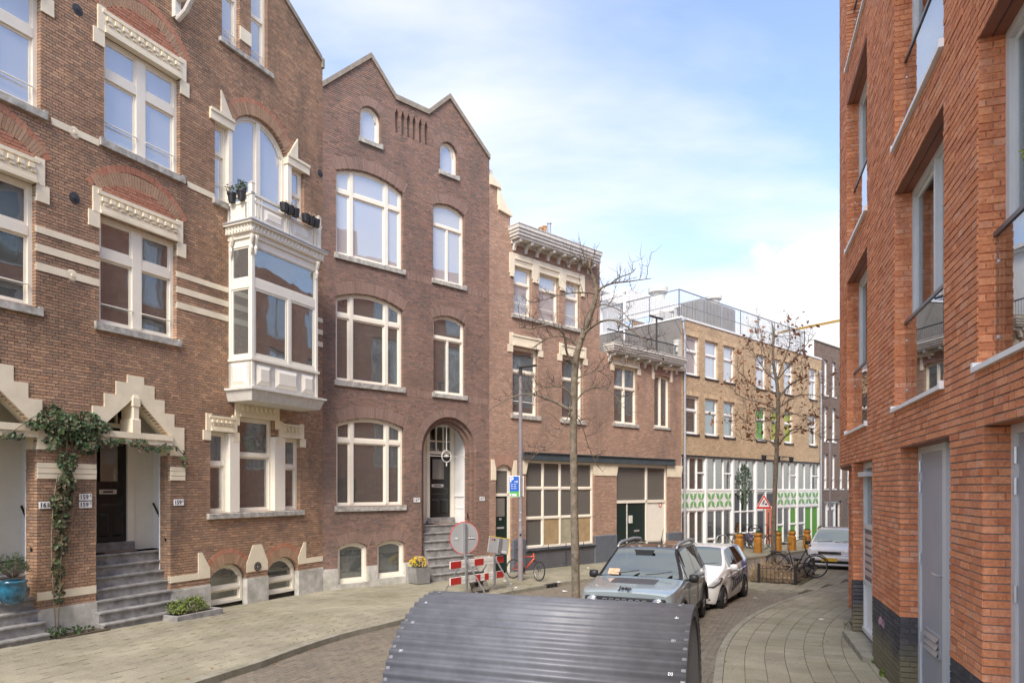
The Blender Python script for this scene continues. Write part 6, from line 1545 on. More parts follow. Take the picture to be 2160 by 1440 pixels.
# ================================================================== BICYCLE SHED (foreground)
def basis(x): return atan2(x[1], x[0])
SH = empty('bicycle_shed', (1.90, 7.12, gz(0, 7)-.05), basis((.945, -.326)), 'dark grey corrugated steel drum shelter for bicycles in the foreground', 'bike shelter')
LS, RS, ZC = 3.04, 1.24, .22
def prof(n=None):
    pts = []; st = .12/12; s = 0; tot = .12+pi*RS+.12
    while s <= tot:
        if s < .12: y, z, nx_, nz_ = -RS, .08+s, -1, 0
        elif s < .12+pi*RS: a = (s-.12)/RS; y, z = -RS*cos(a), ZC+RS*sin(a); nx_, nz_ = -cos(a), sin(a)
        else: y, z, nx_, nz_ = RS, ZC-(s-.12-pi*RS), 1, 0
        o = .019*cos(2*pi*s/.12); pts.append((y+nx_*o, z+nz_*o, s, nx_, nz_)); s += st
    return pts
PR = prof(); q = MB(); nseg = 1
for x in (-LS, 0):
    q.v += [(x, p[0], p[1]) for p in PR]
k = len(PR); q.f = [(i, i+1, k+i+1, k+i) for i in range(k-1)]
b0 = len(q.v)
for x in (-LS, 0): q.v += [(x, p[0]-p[3]*.003, p[1]-p[4]*.003) for p in PR]
q.f += [(b0+i+1, b0+i, b0+k+i, b0+k+i+1) for i in range(k-1)]+[(k+i, k+i+1, b0+k+i+1, b0+k+i) for i in range(k-1)]+[(i+1, i, b0+i, b0+i+1) for i in range(k-1)]
q.build('corrugated_hood', 'shed', SH, smooth=True)
for xe, s in ((-.03, 1), (-LS+.03, -1)):
    q = MB(); n = 40; r0, r1 = RS-.10, RS-.012
    for i in range(n):
        a, b = pi*i/n, pi*(i+1)/n
        P = [(-r0*cos(a), ZC+r0*sin(a)), (-r1*cos(a), ZC+r1*sin(a)), (-r1*cos(b), ZC+r1*sin(b)), (-r0*cos(b), ZC+r0*sin(b))]
        q.add([(xe-.02, p[0], p[1]) for p in P]+[(xe+.02, p[0], p[1]) for p in P], [(0,1,2,3),(7,6,5,4),(0,4,5,1),(1,5,6,2),(2,6,7,3),(3,7,4,0)])
    q.box(xe-.02, xe+.02, -r1, -r0, .08, ZC); q.box(xe-.02, xe+.02, r0, r1, .08, ZC); q.build('end_rim', 'shedrim', SH)
    q = MB()       # expanded metal in the end
    for sg in (-1, 1):
        c = -2.4
        while c < 2.6:
            pts = []
            for i in range(61):
                y = -r0+2*r0*i/60; z = c+sg*y*1.0+.4
                if .1 < z < ZC+sqrt(max(0, r0*r0-y*y)): pts.append((xe, y, z))
            if len(pts) > 1: q.add([(xe-.004, pts[0][1], pts[0][2]-.006), (xe-.004, pts[0][1], pts[0][2]+.006), (xe-.004, pts[-1][1], pts[-1][2]+.006), (xe-.004, pts[-1][1], pts[-1][2]-.006), (xe+.004, pts[0][1], pts[0][2]-.006), (xe+.004, pts[0][1], pts[0][2]+.006), (xe+.004, pts[-1][1], pts[-1][2]+.006), (xe+.004, pts[-1][1], pts[-1][2]-.006)], [(0,1,2,3),(7,6,5,4),(1,5,6,2),(0,3,7,4)])
            c += .045
    q.build('end_mesh', 'shedrim', SH, kind='stuff')
me_b = None
for x in (-.14, -LS+.14):
    for s in (.12*round((.12+.36*i+.12)/.12) for i in range(9)):
        a = (s-.12)/RS; y, z = -RS*cos(a), ZC+RS*sin(a); mb = MB()
        mb.bevbox(-.022, .022, -.018, .018, .0185, .0225, .002); mb.lathe([(.013, .022), (.014, .027), (.009, .032), (.001, .034)], 10)
        if me_b is None: me_b = mb.mesh('bolt', 'galv')
        o = link('bolt', me_b, SH); o.location = (x, y, z); o.rotation_euler = (pi/2-a if False else -(pi/2-a)*-1, 0, 0)
MB().box(-LS+.05, -.05, -RS+.06, RS-.06, .02, .10).build('shed_floor', 'iron', SH)
for x in (-.4, -LS/2, -LS+.4): MB().box(x-.05, x+.05, -RS, RS, -.06, .05).build('foot_beam', 'iron', SH)

# ================================================================== CARS
def interp(keys, x):
    if x <= keys[0][0]: return keys[0][1]
    for (a, va), (b, vb) in zip(keys, keys[1:]):
        if x <= b: t = (x-a)/(b-a); return va+(vb-va)*t
    return keys[-1][1]
def sinterp(keys, x):
    """smooth (monotone-ish) interpolation"""
    n = len(keys)
    if x <= keys[0][0]: return keys[0][1]
    if x >= keys[-1][0]: return keys[-1][1]
    for i in range(n-1):
        a, va = keys[i]; b, vb = keys[i+1]
        if x <= b:
            def sl(j):
                if j <= 0 or j >= n-1: return 0 if n > 2 and False else ((keys[min(j+1, n-1)][1]-keys[max(j-1, 0)][1])/(keys[min(j+1, n-1)][0]-keys[max(j-1, 0)][0]))
                d0 = (keys[j][1]-keys[j-1][1])/(keys[j][0]-keys[j-1][0]); d1 = (keys[j+1][1]-keys[j][1])/(keys[j+1][0]-keys[j][0])
                return 0 if d0*d1 <= 0 else 2*d0*d1/(d0+d1)
            h = b-a; t = (x-a)/h; m0, m1_ = sl(i)*h, sl(i+1)*h
            return (2*t**3-3*t*t+1)*va+(t**3-2*t*t+t)*m0+(-2*t**3+3*t*t)*vb+(t**3-t*t)*m1_
def car(name, loc, heading, P, label, cat='car'):
    """heading: direction of the nose in the ground plane"""
    R = empty(name, loc, basis(heading), label, cat, group='parked cars')
    Lh = P['L']/2; xs = set()
    x = -Lh
    while x < Lh+1e-6: xs.add(round(x, 4)); x += .05
    xs |= set(round(v, 4) for v in P['cuts']); xs = sorted(v for v in xs if -Lh <= v <= Lh)
    ax = P['axles']; ra = P['rarch']; zw = P['rw']
    rings = []
    for x in xs:
        w = sinterp(P['w'], x); zt = sinterp(P['top'], x); zb = interp(P['sill'], x); be = sinterp(P['belt'], x); wr_ = sinterp(P['wr'], x)
        for a in ax:
            if abs(x-a) < ra: zb = max(zb, zw+sqrt(ra*ra-(x-a)**2)-.0)
        h = max(zt-be-.03, .004); wb = w*P.get('wb', .955); yr = min(wr_, wb-.01)
        fr = min(1, h/.5); ye = wb+(yr-wb)*fr
        s = P.get('shape', ((.95, 0), (.99, .28), (1, .55), (.99, .85)))
        pts = [(w*a_, zb+(be-zb)*f_) for a_, f_ in s]+[(wb, be)]
        for f in (.07, .5, .93): pts.append((wb+(ye-wb)*f, be+h*f))
        pts += [(ye-.015*fr-.004, be+h), (ye*.90, zt-.012), (ye*.5, zt+.004), (0, zt+.008)]
        rings.append(pts)
    nr = len(rings[0]); parts = {}
    def get(n): return parts.setdefault(n, [MB(), {}])
    def vid(pn, i, j, side):
        m_, d_ = get(pn); key = (i, j, side if j < nr-1 else 0)
        if key not in d_: y, z = rings[i][j]; d_[key] = len(m_.v); m_.v.append((xs[i], y*side, z))
        return d_[key]
    for i in range(len(xs)-1):
        xm = (xs[i]+xs[i+1])/2
        for side in (1, -1):
            for j in range(nr-1):
                pn = P['part'](xm, j, side); pn += (':%d' % side if pn.endswith('window') else ''); f = [vid(pn, i, j, side), vid(pn, i+1, j, side), vid(pn, i+1, j+1, side), vid(pn, i, j+1, side)]
                get(pn)[0].f.append(tuple(f if side < 0 else f[::-1]))
    for e, i in ((1, len(xs)-1), (-1, 0)):
        m_ = get('body')[0]; b = len(m_.v); m_.v += [(xs[i], y, z) for y, z in rings[i]]+[(xs[i], -y, z) for y, z in rings[i][-2::-1]]
        f = tuple(range(b, len(m_.v))); m_.f.append(f if e > 0 else f[::-1])
    for pn, (m_, _) in parts.items():
        nm = pn.split(':')[0]; mt = P['mats'].get(pn, P['mats'].get(nm, P['mats']['body'])); o_ = m_.build(nm, mt, R, smooth=True); md_ = o_.modifiers.new('smooth', 'SUBSURF'); md_.levels = 1; md_.render_levels = 1
    # dark inside and underneath
    q = MB(); q.box(-Lh+.25, Lh-.3, -P['w'][2][1]*.85, P['w'][2][1]*.85, zw*.7, P['belt'][2][1]-.15); q.build('underbody', 'plastic', R)
    inn = MB()
    for y in (-.36, .36):
        for xx in (.10, -.75): inn.bevbox(xx-.12, xx+.02, y-.2, y+.2, .5, P['belt'][2][1]+.02, .03); inn.bevbox(xx-.14, xx-.05, y-.12, y+.12, P['belt'][2][1]+.05, P['belt'][2][1]+.22, .03)
    inn.torus(.18, .014, (P['cuts'][0]-.5 if False else .55, .36, P['belt'][2][1]-.02), axis='x'); inn.box(.62, .95, -.62, .62, P['belt'][2][1]-.2, P['belt'][2][1]-.06); inn.build('seats', 'plastic', R)
    for a in ax:
        for s in (1, -1):
            yw = P['track']*s; t = MB(); r = zw; tw = .10
            t.lathe([(r*.66, -tw), (r*.93, -tw), (r, -tw*.7), (r, tw*.7), (r*.93, tw), (r*.66, tw)], 36, axis='y'); wo = t.build('wheel', 'rubber', R); wo.location = (a, yw, zw)
            h = MB(); yo_ = s*tw; h.lathe(sorted([(r*.66, yo_*.2), (r*.665, yo_*.2+.001)], key=lambda p: p[1]), 24, axis='y')
            h.lathe([(r*.15, yo_*.93-.012), (r*.15, yo_*.93+.012)], 12, axis='y')
            for k_ in range(5):
                an = 2*pi*k_/5+.3
                for da__ in (-.16, .16):
                    h.tube([(r*.13*cos(an), yo_*.9, r*.13*sin(an)), (r*.63*cos(an+da__), yo_*.82, r*.63*sin(an+da__))], .018, 5)
            h.torus(r*.65, .012, (0, yo_*.85, 0), n=28, m=6); ho = h.build('rim', 'alu', wo)
            br = MB().lathe([(r*.45, yo_*.2-.01), (r*.45, yo_*.2+.01)], 20, axis='y').build('brake_disc', 'iron', wo)
            lin = MB(); n = 14
            for k_ in range(n):
                a0, a1 = pi*k_/n, pi*(k_+1)/n; rr = ra-.004
                lin.add([(a+rr*cos(a0), s*.35, zw+rr*sin(a0)), (a+rr*cos(a1), s*.35, zw+rr*sin(a1)), (a+rr*cos(a1), s*(P['track']+.06), zw+rr*sin(a1)), (a+rr*cos(a0), s*(P['track']+.06), zw+rr*sin(a0))], [(0,1,2,3)])
            lin.build('arch_liner', 'plastic', R)
    return R
def lamp_unit(R, pts, y0, y1, m='headlamp', name='headlight', depth=.02): pass
def patch(R, name, m, pts, off=(0, 0, 0), th=None):
    """a thin solid panel through 3-D points (fan), thickened along th"""
    k = len(pts); q = MB(); c = tuple(sum(p[i] for p in pts)/k for i in range(3)); th = th or (.012, 0, 0)
    f = [tuple(p[i]+off[i] for i in range(3)) for p in pts]; cf = tuple(c[i]+off[i]+th[i]*1.6 for i in range(3)); g = [tuple(p[i]+th[i] for i in range(3)) for p in f]
    q.add([cf]+g+f, [(0, 1+i, 1+(i+1)%k) for i in range(k)]+[(1+i, 1+k+i, 1+k+(i+1)%k, 1+(i+1)%k) for i in range(k)]); return q.build(name, m, R, smooth=False)
def mirror(R, x, y, z, m, s):
    q = MB(); q.lathe([(.02, -.09), (.075, -.08), (.088, 0), (.075, .08), (.02, .09)], 12, (0, 0, 0), 'y')
    q.v = [(v[0]*.75+x, v[1]+y+s*.10, v[2]*.95+z) for v in q.v]; q.tube([(x, y-s*.10, z-.05), (x, y+s*.04, z-.02)], .03, 6); o = q.build('wing_mirror', m, R, smooth=True)
    MB().box(x-.068, x-.064, y+s*.10-.07, y+s*.10+.07, z-.055, z+.055).build('mirror_glass', 'chrome', o)
# ---- small SUV
Lj = 4.236; F_ = Lj/2
def pj(x, j, s):
    if .36 < x < 1.02 and j in (9, 10): return 'windscreen'
    if .36 < x < 1.02 and j == 8: return 'screen_pillar'
    if j in (5, 6):
        if -.38 < x < .62: return 'front_side_window'
        if -1.22 < x < -.46: return 'rear_side_window'
        if -1.80 < x < -1.30: return 'quarter_window'
    if 5 <= j <= 7 and x < .62: return 'window_pillar'
    if j >= 8 and x <= .36 and x > -1.95: return 'roof'
    if j == 0: return 'sill_cladding'
    if 1.15 < x < 1.60 and j == 10: return 'hood_decal'
    if 1.15 < x < 1.72 and j == 9 and False: return 'hood_decal'
    return 'body'
PJ = dict(L=Lj, cuts=[.36, 1.02, -.38, .62, -.46, -1.22, -1.30, -1.80, 1.15, 1.72, F_-.02, F_-.06, F_-.12],
    top=[(-F_, .95), (-F_+.04, 1.05), (-F_+.28, 1.60), (-1.3, 1.655), (-.2, 1.67), (.30, 1.635), (.40, 1.60), (1.02, 1.115), (1.10, 1.10), (F_-.30, 1.02), (F_-.10, .985), (F_-.02, .95), (F_, .90)],
    belt=[(-F_, .90), (-F_+.3, 1.05), (0, 1.03), (1.0, 1.035), (F_-.3, .965), (F_-.08, .92), (F_, .86)],
    w=[(-F_, .78), (-F_+.12, .87), (-1.2, .90), (1.3, .90), (F_-.30, .885), (F_-.08, .83), (F_, .74)], wr=[(-F_, .58), (-1.0, .64), (.3, .64), (1.0, .70), (F_, .72)],
    sill=[(-F_, .38), (-F_+.2, .30), (F_-.2, .30), (F_, .36)], axles=(-1.32, 1.25), rarch=.40, rw=.345, track=.79, part=pj, wb=.965,
    shape=((.97, 0), (1.0, .22), (1.0, .6), (.99, .88)),
    mats=dict(body='jeep_paint', windscreen='glass_car', screen_pillar='black', front_side_window='glass_side', rear_side_window='glass_side', quarter_window='glass_side', window_pillar='black', roof='roofgloss', sill_cladding='plastic', hood_decal='decal'))
hj = (-.407, -.914); cj = (2.88, 14.2); CJ = car('parked_car', (cj[0], cj[1], rz(*cj)+.02), hj, PJ, 'pale grey-blue off-road car with a dark roof and roof bars, nose towards the shelter')
q = MB()
for s in (1, -1):
    q.tube([(-1.75, s*.60, 1.63), (-1.6, s*.60, 1.675), (-1.0, s*.605, 1.715), (0, s*.60, 1.71), (.20, s*.60, 1.685), (.34, s*.60, 1.62)], [.025, .034, .036, .036, .034, .025], 8)
q.build('roof_bar', 'galv', CJ, smooth=True)
MB().tube([(-1.1, .0, 1.66), (-1.15, 0, 1.74), (-1.32, 0, 1.92)], [.02, .008, .004], 6).build('aerial', 'plastic', CJ)
for s in (1, -1): mirror(CJ, .72, s*.90, 1.10, 'plastic', s)
q = MB(); q.bevbox(F_-.04, F_+.015, -.74, .74, .60, .875, .02); gr = q.build('grille_panel', 'plastic', CJ)
for i in range(7):
    y = -.36+.12*i; MB().bevbox(F_+.012, F_+.028, y-.042, y+.042, .66, .85, .012).build('grille_slot', 'galv', gr); MB().bevbox(F_+.020, F_+.034, y-.032, y+.032, .675, .835, .010).build('grille_mesh', 'black', gr)
for s in (1, -1):
    h = MB().lathe([(.11, F_-.02), (.118, F_+.03), (.105, F_+.045), (.095, F_+.04)], 24, (0, s*.60, .765), 'x'); ho = h.build('headlight', 'chrome', CJ, smooth=True)
    MB().lathe([(.0945, F_+.035), (.08, F_+.055), (.04, F_+.065), (.002, F_+.068)], 20, (0, s*.60, .765), 'x').build('headlight_lens', 'lens', ho, smooth=True)
q = MB(); q.bevbox(F_-.15, F_+.07, -.80, .80, .36, .60, .05); q.build('bumper', 'plastic', CJ); MB().box(F_+.07, F_+.08, -.26, .26, .44, .55).build('number_plate', 'plate', CJ)
for a in (-1.32, 1.25):
    for s in (1, -1):
        q = MB(); q.tube([(a+.42*cos(pi*k_/14), s*.895, .345+.42*sin(pi*k_/14)) for k_ in range(15)], .035, 6); q.build('arch_trim', 'plastic', CJ, smooth=True)
text_part('Jeep', .135, 'ink', CJ, (F_-.075, 0, 1.03), (radians(32), 0, pi/2), bold=.004, extrude=.006)
q = MB(); 
for y0, y1 in ((-.55, -.02), (.12, .62)): q.tube([(1.0, y0, 1.16), (1.0, (y0+y1)/2, 1.19), (.90, y1, 1.235)], .009, 5)
q.build('wiper', 'plastic', CJ)
MB().prism([(-.20, 1.60), (.20, 1.60), (.13, 1.45), (-.13, 1.45)], -.56, -.50).build('rear_view_mirror', 'plastic', CJ)
for _o in [o for o in CJ.children if o.name.startswith('rear_view_mirror')]: _o.rotation_euler = (0, 0, pi/2)
pp = MB(); pp.add([(.99, -.62, 1.135), (.99, -.40, 1.135), (.86, -.40, 1.235), (.86, -.62, 1.235), (.985, -.62, 1.13), (.985, -.40, 1.13), (.855, -.40, 1.23), (.855, -.62, 1.23)], [(0,1,2,3),(7,6,5,4)]); pp.v = [(v[0]+.045, v[1], v[2]+.012) for v in pp.v]; pp.build('parking_card', 'card', CJ)
for s in (1, -1):
    for x in (.62, -.42, -1.26): MB().tube([(x, s*.907, .42), (x, s*.907, 1.0)], .004, 4).build('door_seam', 'plastic', CJ)
    for x in (-.25, -1.1): MB().bevbox(x-.09, x+.09, s*.905-.015, s*.905+.02, .90, .93, .008).build('door_handle', 'jeep_paint', CJ)
# ---- small white hatchback with lettering
Li = 3.67; F_ = Li/2
def pi_(x, j, s):
    if .28 < x < .98 and j in (9, 10): return 'windscreen'
    if j in (5, 6):
        if -.28 < x < .64: return 'front_side_window'
        if -1.10 < x < -.36: return 'rear_side_window'
    if 5 <= j <= 7 and .64 > x > -.30-.06 and False: return 'window_pillar'
    if 5 <= j <= 6 and -1.10 < x < .64: return 'window_pillar'
    if x < -.78+.03*j and j < 8: return 'rear_quarter'
    return 'body'
PI_ = dict(L=Li, cuts=[.28, .98, -.28, .64, -.36, -1.10, F_-.02, F_-.06, F_-.12, F_-.2],
    top=[(-F_, .85), (-F_+.06, 1.05), (-F_+.34, 1.40), (-1.0, 1.455), (-.2, 1.485), (.25, 1.45), (.40, 1.39), (.98, 1.055), (1.08, 1.02), (1.45, .90), (F_-.12, .77), (F_-.03, .66), (F_, .58)],
    belt=[(-F_, .80), (-F_+.4, 1.03), (-.2, .955), (.9, .915), (1.35, .80), (F_-.15, .68), (F_, .53)],
    w=[(-F_, .68), (-F_+.15, .80), (-1.0, .84), (1.1, .84), (F_-.40, .81), (F_-.15, .70), (F_, .52)], wr=[(-F_, .50), (-1.0, .56), (.3, .57), (1.0, .66), (F_, .6)],
    sill=[(-F_, .30), (-F_+.2, .22), (F_-.3, .20), (F_, .24)], axles=(-1.21, 1.215), rarch=.335, rw=.295, track=.735, part=pi_, wb=.96,
    shape=((.93, 0), (.985, .22), (1.0, .62), (.985, .88)),
    mats=dict(body='white_car', windscreen='glass_car', front_side_window='glass_side', rear_side_window='glass_side', window_pillar='black', rear_quarter='blue_car'))
gf = G(1524.7, 1277); gr_ = G(1572, 1251); hi = (gf[0]-gr_[0], gf[1]-gr_[1]); l_ = math.hypot(*hi); hi = (hi[0]/l_, hi[1]/l_)
# the wheels seen are those of its left side
nl = (-hi[1], hi[0]); mid = ((gf[0]+gr_[0])/2-nl[0]*.80, (gf[1]+gr_[1])/2-nl[1]*.80)
CI = car('parked_car', (mid[0], mid[1], rz(*mid)), hi, PI_, 'small white hatchback with large dark lettering on its doors and a blue rear quarter')
text_part('Zibber', .47, 'navy', CI, (-.05, .858, .60), (pi/2+radians(2), radians(-6), pi), bold=.005, shear=.12, extrude=.004)
for s in (1, -1):
    mirror(CI, .68, s*.83, 1.0, 'white_car', s)
    P = [(F_-.30, s*.775, .70), (F_-.12, s*.665, .60), (F_-.04, s*.50, .58), (F_-.06, s*.48, .64), (F_-.20, s*.60, .745), (F_-.40, s*.765, .80), (F_-.46, s*.80, .80)]
    patch(CI, 'headlight_housing', 'black', P, (-.01, 0, 0), (.02, s*.03, .02)); patch(CI, 'headlight', 'lens', [(c[0]*.8+P[0][0]*.0+.2*(F_-.22), c[1]*.8+.2*s*.64, c[2]*.8+.2*.68) for c in P], (0, 0, 0), (.028, s*.036, .026))
    q = MB().torus(.055, .012, (0, 0, 0), axis='x', n=20, m=6); q.lathe([(.045, -.005), (.03, .01)], 14, axis='x'); o = q.build('running_light', 'chrome', CI, smooth=True); o.location = (F_-.02, s*.43, .46); o.rotation_euler = (0, 0, s*.35)
    patch(CI, 'air_intake', 'black', [(F_-.14, s*.62, .28), (F_-.10, s*.585, .44), (F_-.045, s*.50, .27)], (0, 0, 0), (.02, s*.02, 0))
    q = MB(); q.tube([(F_-.45, s*.815, .78), (.6, s*.845, .80), (-.4, s*.85, .83), (-1.2, s*.845, .86)], .005, 4); q.build('body_crease', 'white_car', CI)
    for x in (.62, -.36): MB().tube([(x+.04, s*.848, .30), (x, s*.848, .90)], .004, 4).build('door_seam', 'plastic', CI)
    for x in (-.20, -.92): MB().bevbox(x-.08, x+.08, s*.84-.01, s*.84+.025, .83, .86, .008).build('door_handle', 'white_car' if x > -.5 else 'blue_car', CI)
q = MB(); q.prism([(-.46, .52), (.46, .52), (.36, .27), (-.36, .27)], 0, .03); q.v = [(F_+.004-v[1]*.6-.10*(abs(v[0])/.5)**2, v[0], v[2]) for v in q.v]; q.build('grille', 'black', CI)
MB().bevbox(F_-.10, F_+.025, -.42, .42, .18, .235, .01).build('blue_lip', 'blue_car', CI); MB().box(F_+.0, F_+.018, -.26, .26, .31, .42).build('number_plate', 'plate', CI)
MB().box(F_-.14, F_-.02, -.6, .6, .15, .2).build('bumper_lip', 'plastic', CI)
q = MB()
for y0, y1 in ((-.5, .0), (.1, .6)): q.tube([(1.0, y0, 1.07), (.99, (y0+y1)/2, 1.095), (.93, y1, 1.12)], .008, 5)
q.build('wiper', 'plastic', CI); MB().bevbox(.42, .47, -.12, .12, 1.29, 1.36, .01).build('rear_view_mirror', 'plastic', CI)
MB().lathe([(.16, 0), (.0, .006)], 12, (1.2, -.1, .985)).build('hood_mark', 'blue_car', CI) if False else None
# ---- white boxy city car
Lp = 3.54; F_ = Lp/2
def pp_(x, j, s):
    if .40 < x < 1.0 and j in (9, 10): return 'windscreen'
    if j in (5, 6):
        if -.28 < x < .66: return 'front_side_window'
        if -1.2 < x < -.36: return 'rear_side_window'
    if j == 0: return 'sill_cladding'
    return 'body'
PP = dict(L=Lp, cuts=[.40, 1.0, -.28, .66, -.36, -1.2, F_-.02, F_-.06, F_-.12],
    top=[(-F_, .9), (-F_+.05, 1.05), (-F_+.22, 1.48), (-.8, 1.54), (.1, 1.54), (.38, 1.50), (.46, 1.46), (1.0, 1.04), (1.08, 1.01), (F_-.18, .90), (F_-.06, .84), (F_, .74)],
    belt=[(-F_, .86), (-F_+.3, 1.0), (0, .96), (1.0, .93), (F_-.2, .81), (F_, .67)],
    w=[(-F_, .70), (-F_+.12, .77), (-1.0, .79), (1.1, .79), (F_-.25, .77), (F_-.06, .70), (F_, .62)], wr=[(-F_, .54), (-.8, .60), (.4, .58), (1.0, .64), (F_, .6)],
    sill=[(-F_, .28), (-F_+.2, .22), (F_-.2, .20), (F_, .24)], axles=(-1.12, 1.12), rarch=.31, rw=.28, track=.69, part=pp_, wb=.96, shape=((.96, 0), (1.0, .25), (1.0, .6), (.99, .88)),
    mats=dict(body='white_car', windscreen='glass_car', front_side_window='glass_car', rear_side_window='glass_car', sill_cladding='plastic'))
hp = (-.53, -.85); fp = G(1752, 1203, -.08); cp_ = (fp[0]-hp[0]*(F_-.35), fp[1]-hp[1]*(F_-.35))
CP = car('parked_car', (cp_[0], cp_[1], rz(*cp_)), hp, PP, 'white boxy city car with a yellow number plate, half hidden by the red brick corner')
for s in (1, -1):
    mirror(CP, .74, s*.78, .98, 'plastic', s)
    patch(CP, 'headlight', 'lens', [(F_-.05, s*.44, .60), (F_-.05, s*.68, .61), (F_-.13, s*.735, .66), (F_-.20, s*.73, .79), (F_-.07, s*.46, .76)], (0, 0, 0), (.04, s*.015, .01))
q = MB()
for z in (.665, .70, .735): q.box(F_-.05, F_+.012, -.36, .36, z-.007, z+.007)
q.torus(.045, .008, (F_+.02, 0, .70), axis='x', n=18, m=6); q.lathe([(.04, F_-.01), (.03, F_+.02)], 14, (0, 0, .70), 'x'); g_ = MB().bevbox(F_-.08, F_+.0, -.38, .38, .65, .75, .01).build('grille', 'black', CP); q.build('grille_bar', 'chrome', g_)
q = MB(); q.bevbox(F_-.12, F_+.05, -.70, .70, .42, .58, .04); q.bevbox(F_-.12, F_+.035, -.70, .70, .24, .33, .04); bp_ = q.build('bumper', 'white_car', CP)
MB().box(F_-.05, F_+.02, -.66, .66, .33, .42).build('lower_grille', 'black', bp_); MB().box(F_+.05, F_+.06, -.27, .27, .40, .52).build('number_plate', 'plate', bp_)
q = MB()
for y0, y1 in ((-.5, .0), (.1, .55)): q.tube([(1.02, y0, 1.04), (.99, (y0+y1)/2, 1.075), (.94, y1, 1.10)], .008, 5)
q.build('wiper', 'plastic', CP); q = MB()
for s in (1, -1): q.tube([(-1.2, s*.56, 1.50), (-1.0, s*.56, 1.58), (.1, s*.56, 1.585), (.3, s*.56, 1.51)], .014, 6)
q.build('roof_bar', 'plastic', CP)
# ================================================================== BARE TREES
def limb(mb, pts, r0, r1, n=7): k = len(pts); mb.tube(pts, [r0+(r1-r0)*(i/(k-1))**.8 for i in range(k)], n)
def smooth3(P, it=2):
    for _ in range(it):
        o = [P[0]]
        for i in range(len(P)-1):
            a, b = P[i], P[i+1]; o += [tuple(a[k]*.75+b[k]*.25 for k in range(3)), tuple(a[k]*.25+b[k]*.75 for k in range(3))]
        P = o+[P[-1]]
    return P
def twigs(mb, P, R_, scale, dens_, r, tips, depth=0, up=.35):
    L_ = 0
    for i in range(1, len(P)):
        a, b = Vector(P[i-1]), Vector(P[i]); d = (b-a); l = d.length
        if l < 1e-5: continue
        d /= l; n = R_.random()*.99 < dens_*l and 1 or 0; n += int(dens_*l)
        for _ in range(n):
            t = R_.random(); p = a+(b-a)*t; side = Vector((R_.uniform(-1, 1), R_.uniform(-1, 1), R_.uniform(-.75, 1)+up)); side -= d*side.dot(d)*.6
            if side.length < .1: continue
            side.normalize(); dd = (side*.8+d*.55).normalized(); ln = scale*R_.uniform(.35, 1.0); k = 5; pts = [tuple(p)]; q_ = p.copy()
            for j in range(k): dd = (dd+Vector((R_.uniform(-.33, .33), R_.uniform(-.33, .33), R_.uniform(-.22, .38)))).normalized(); q_ = q_+dd*ln/k; pts.append(tuple(q_))
            mb.tube(pts, [r*(1-.75*j/k) for j in range(k+1)], 4, cap=False); tips.append((q_.copy(), dd.copy()))
            if depth < 1: twigs(mb, pts, R_, scale*.45, dens_*1.6, r*.55, tips, depth+1, up)
def tree(name, base, trunk, limbs, depth, r0, r1, seed, label, cat='tree', tscale=.5, tr=.006, dens_=6, leaves=0, leafsize=.07, amp=.8, group='bare street trees'):
    R_ = random.Random(seed); T = empty(name, (0, 0, 0), 0, label, cat, group); T.location = base
    loc = lambda p: (p[0]-base[0], p[1]-base[1], p[2]-base[2])
    tp = [loc(AT(px, py, depth)) for px, py in trunk]; tp = [(0, 0, -.1)]+tp; tps = smooth3(tp, 1); mb = MB(); k = len(tps); rad = []
    for i, p in enumerate(tps): f = i/(k-1); rad.append(r0*(1-f)**.75+r1*f+(.03*r0 if i % 2 else 0))
    # knots
    mb.tube(tps, rad, 14)
    for _ in range(9): i = R_.randint(2, max(3, k-4)); a = R_.uniform(0, 2*pi); p = tps[i]; mb.tube([p, (p[0]+cos(a)*rad[i]*1.1, p[1]+sin(a)*rad[i]*1.1, p[2]+.03), (p[0]+cos(a)*rad[i]*1.5, p[1]+sin(a)*rad[i]*1.5, p[2]+.05)], [rad[i]*.6, rad[i]*.4, rad[i]*.15], 6)
    mb.build('trunk', 'bark', T, smooth=True); tips = []; tw = MB()
    for L_ in limbs:
        dr = R_.uniform(-1, 1)*amp; P = []
        for i, (px, py) in enumerate(L_[1]): f = i/max(1, len(L_[1])-1); P.append(loc(AT(px, py, depth+dr*f)))
        P = smooth3(P, 2); lb = MB(); limb(lb, P, L_[0]*.74, max(.004, L_[0]*.16)); lb.build('branch', 'bark', T, smooth=True); twigs(tw, P, R_, tscale, dens_, tr, tips)
    twigs(tw, tps[k//2:], R_, tscale*.7, dens_*.4, tr, tips)
    tw.build('twigs', 'twig', T, kind='stuff')
    if leaves:
        lf = MB()
        for i in range(leaves):
            p, d = R_.choice(tips); p = p+Vector((R_.uniform(-.08, .08), R_.uniform(-.08, .08), R_.uniform(-.12, .02))); leaf(lf, p, leafsize*R_.uniform(.6, 1.2), R_)
        lf.build('foliage', 'brownleaf', T, kind='stuff')
    return T
def leaf(mb, p, s, R_, n=None, narrow=.5):
    d = Vector((R_.uniform(-1, 1), R_.uniform(-1, 1), R_.uniform(-1, .5))).normalized() if n is None else n; u = d.orthogonal().normalized(); a = R_.uniform(0, 2*pi); u = (u*cos(a)+d.cross(u)*sin(a)); v = d.cross(u)
    P = [p-u*s*.5, p-u*s*.15+v*s*narrow*.5+d*s*.06, p+u*s*.2+v*s*narrow*.42+d*s*.07, p+u*s*.55, p+u*s*.2-v*s*narrow*.42+d*s*.07, p-u*s*.15-v*s*narrow*.5+d*s*.06]
    b = len(mb.v); mb.v += [tuple(x) for x in P]; mb.f += [(b, b+1, b+2, b+3), (b, b+3, b+4, b+5)]
D1_ = 10.3; b1 = ((1216-HX)/FOC*D1_, D1_, rz((1216-HX)/FOC*D1_, D1_))
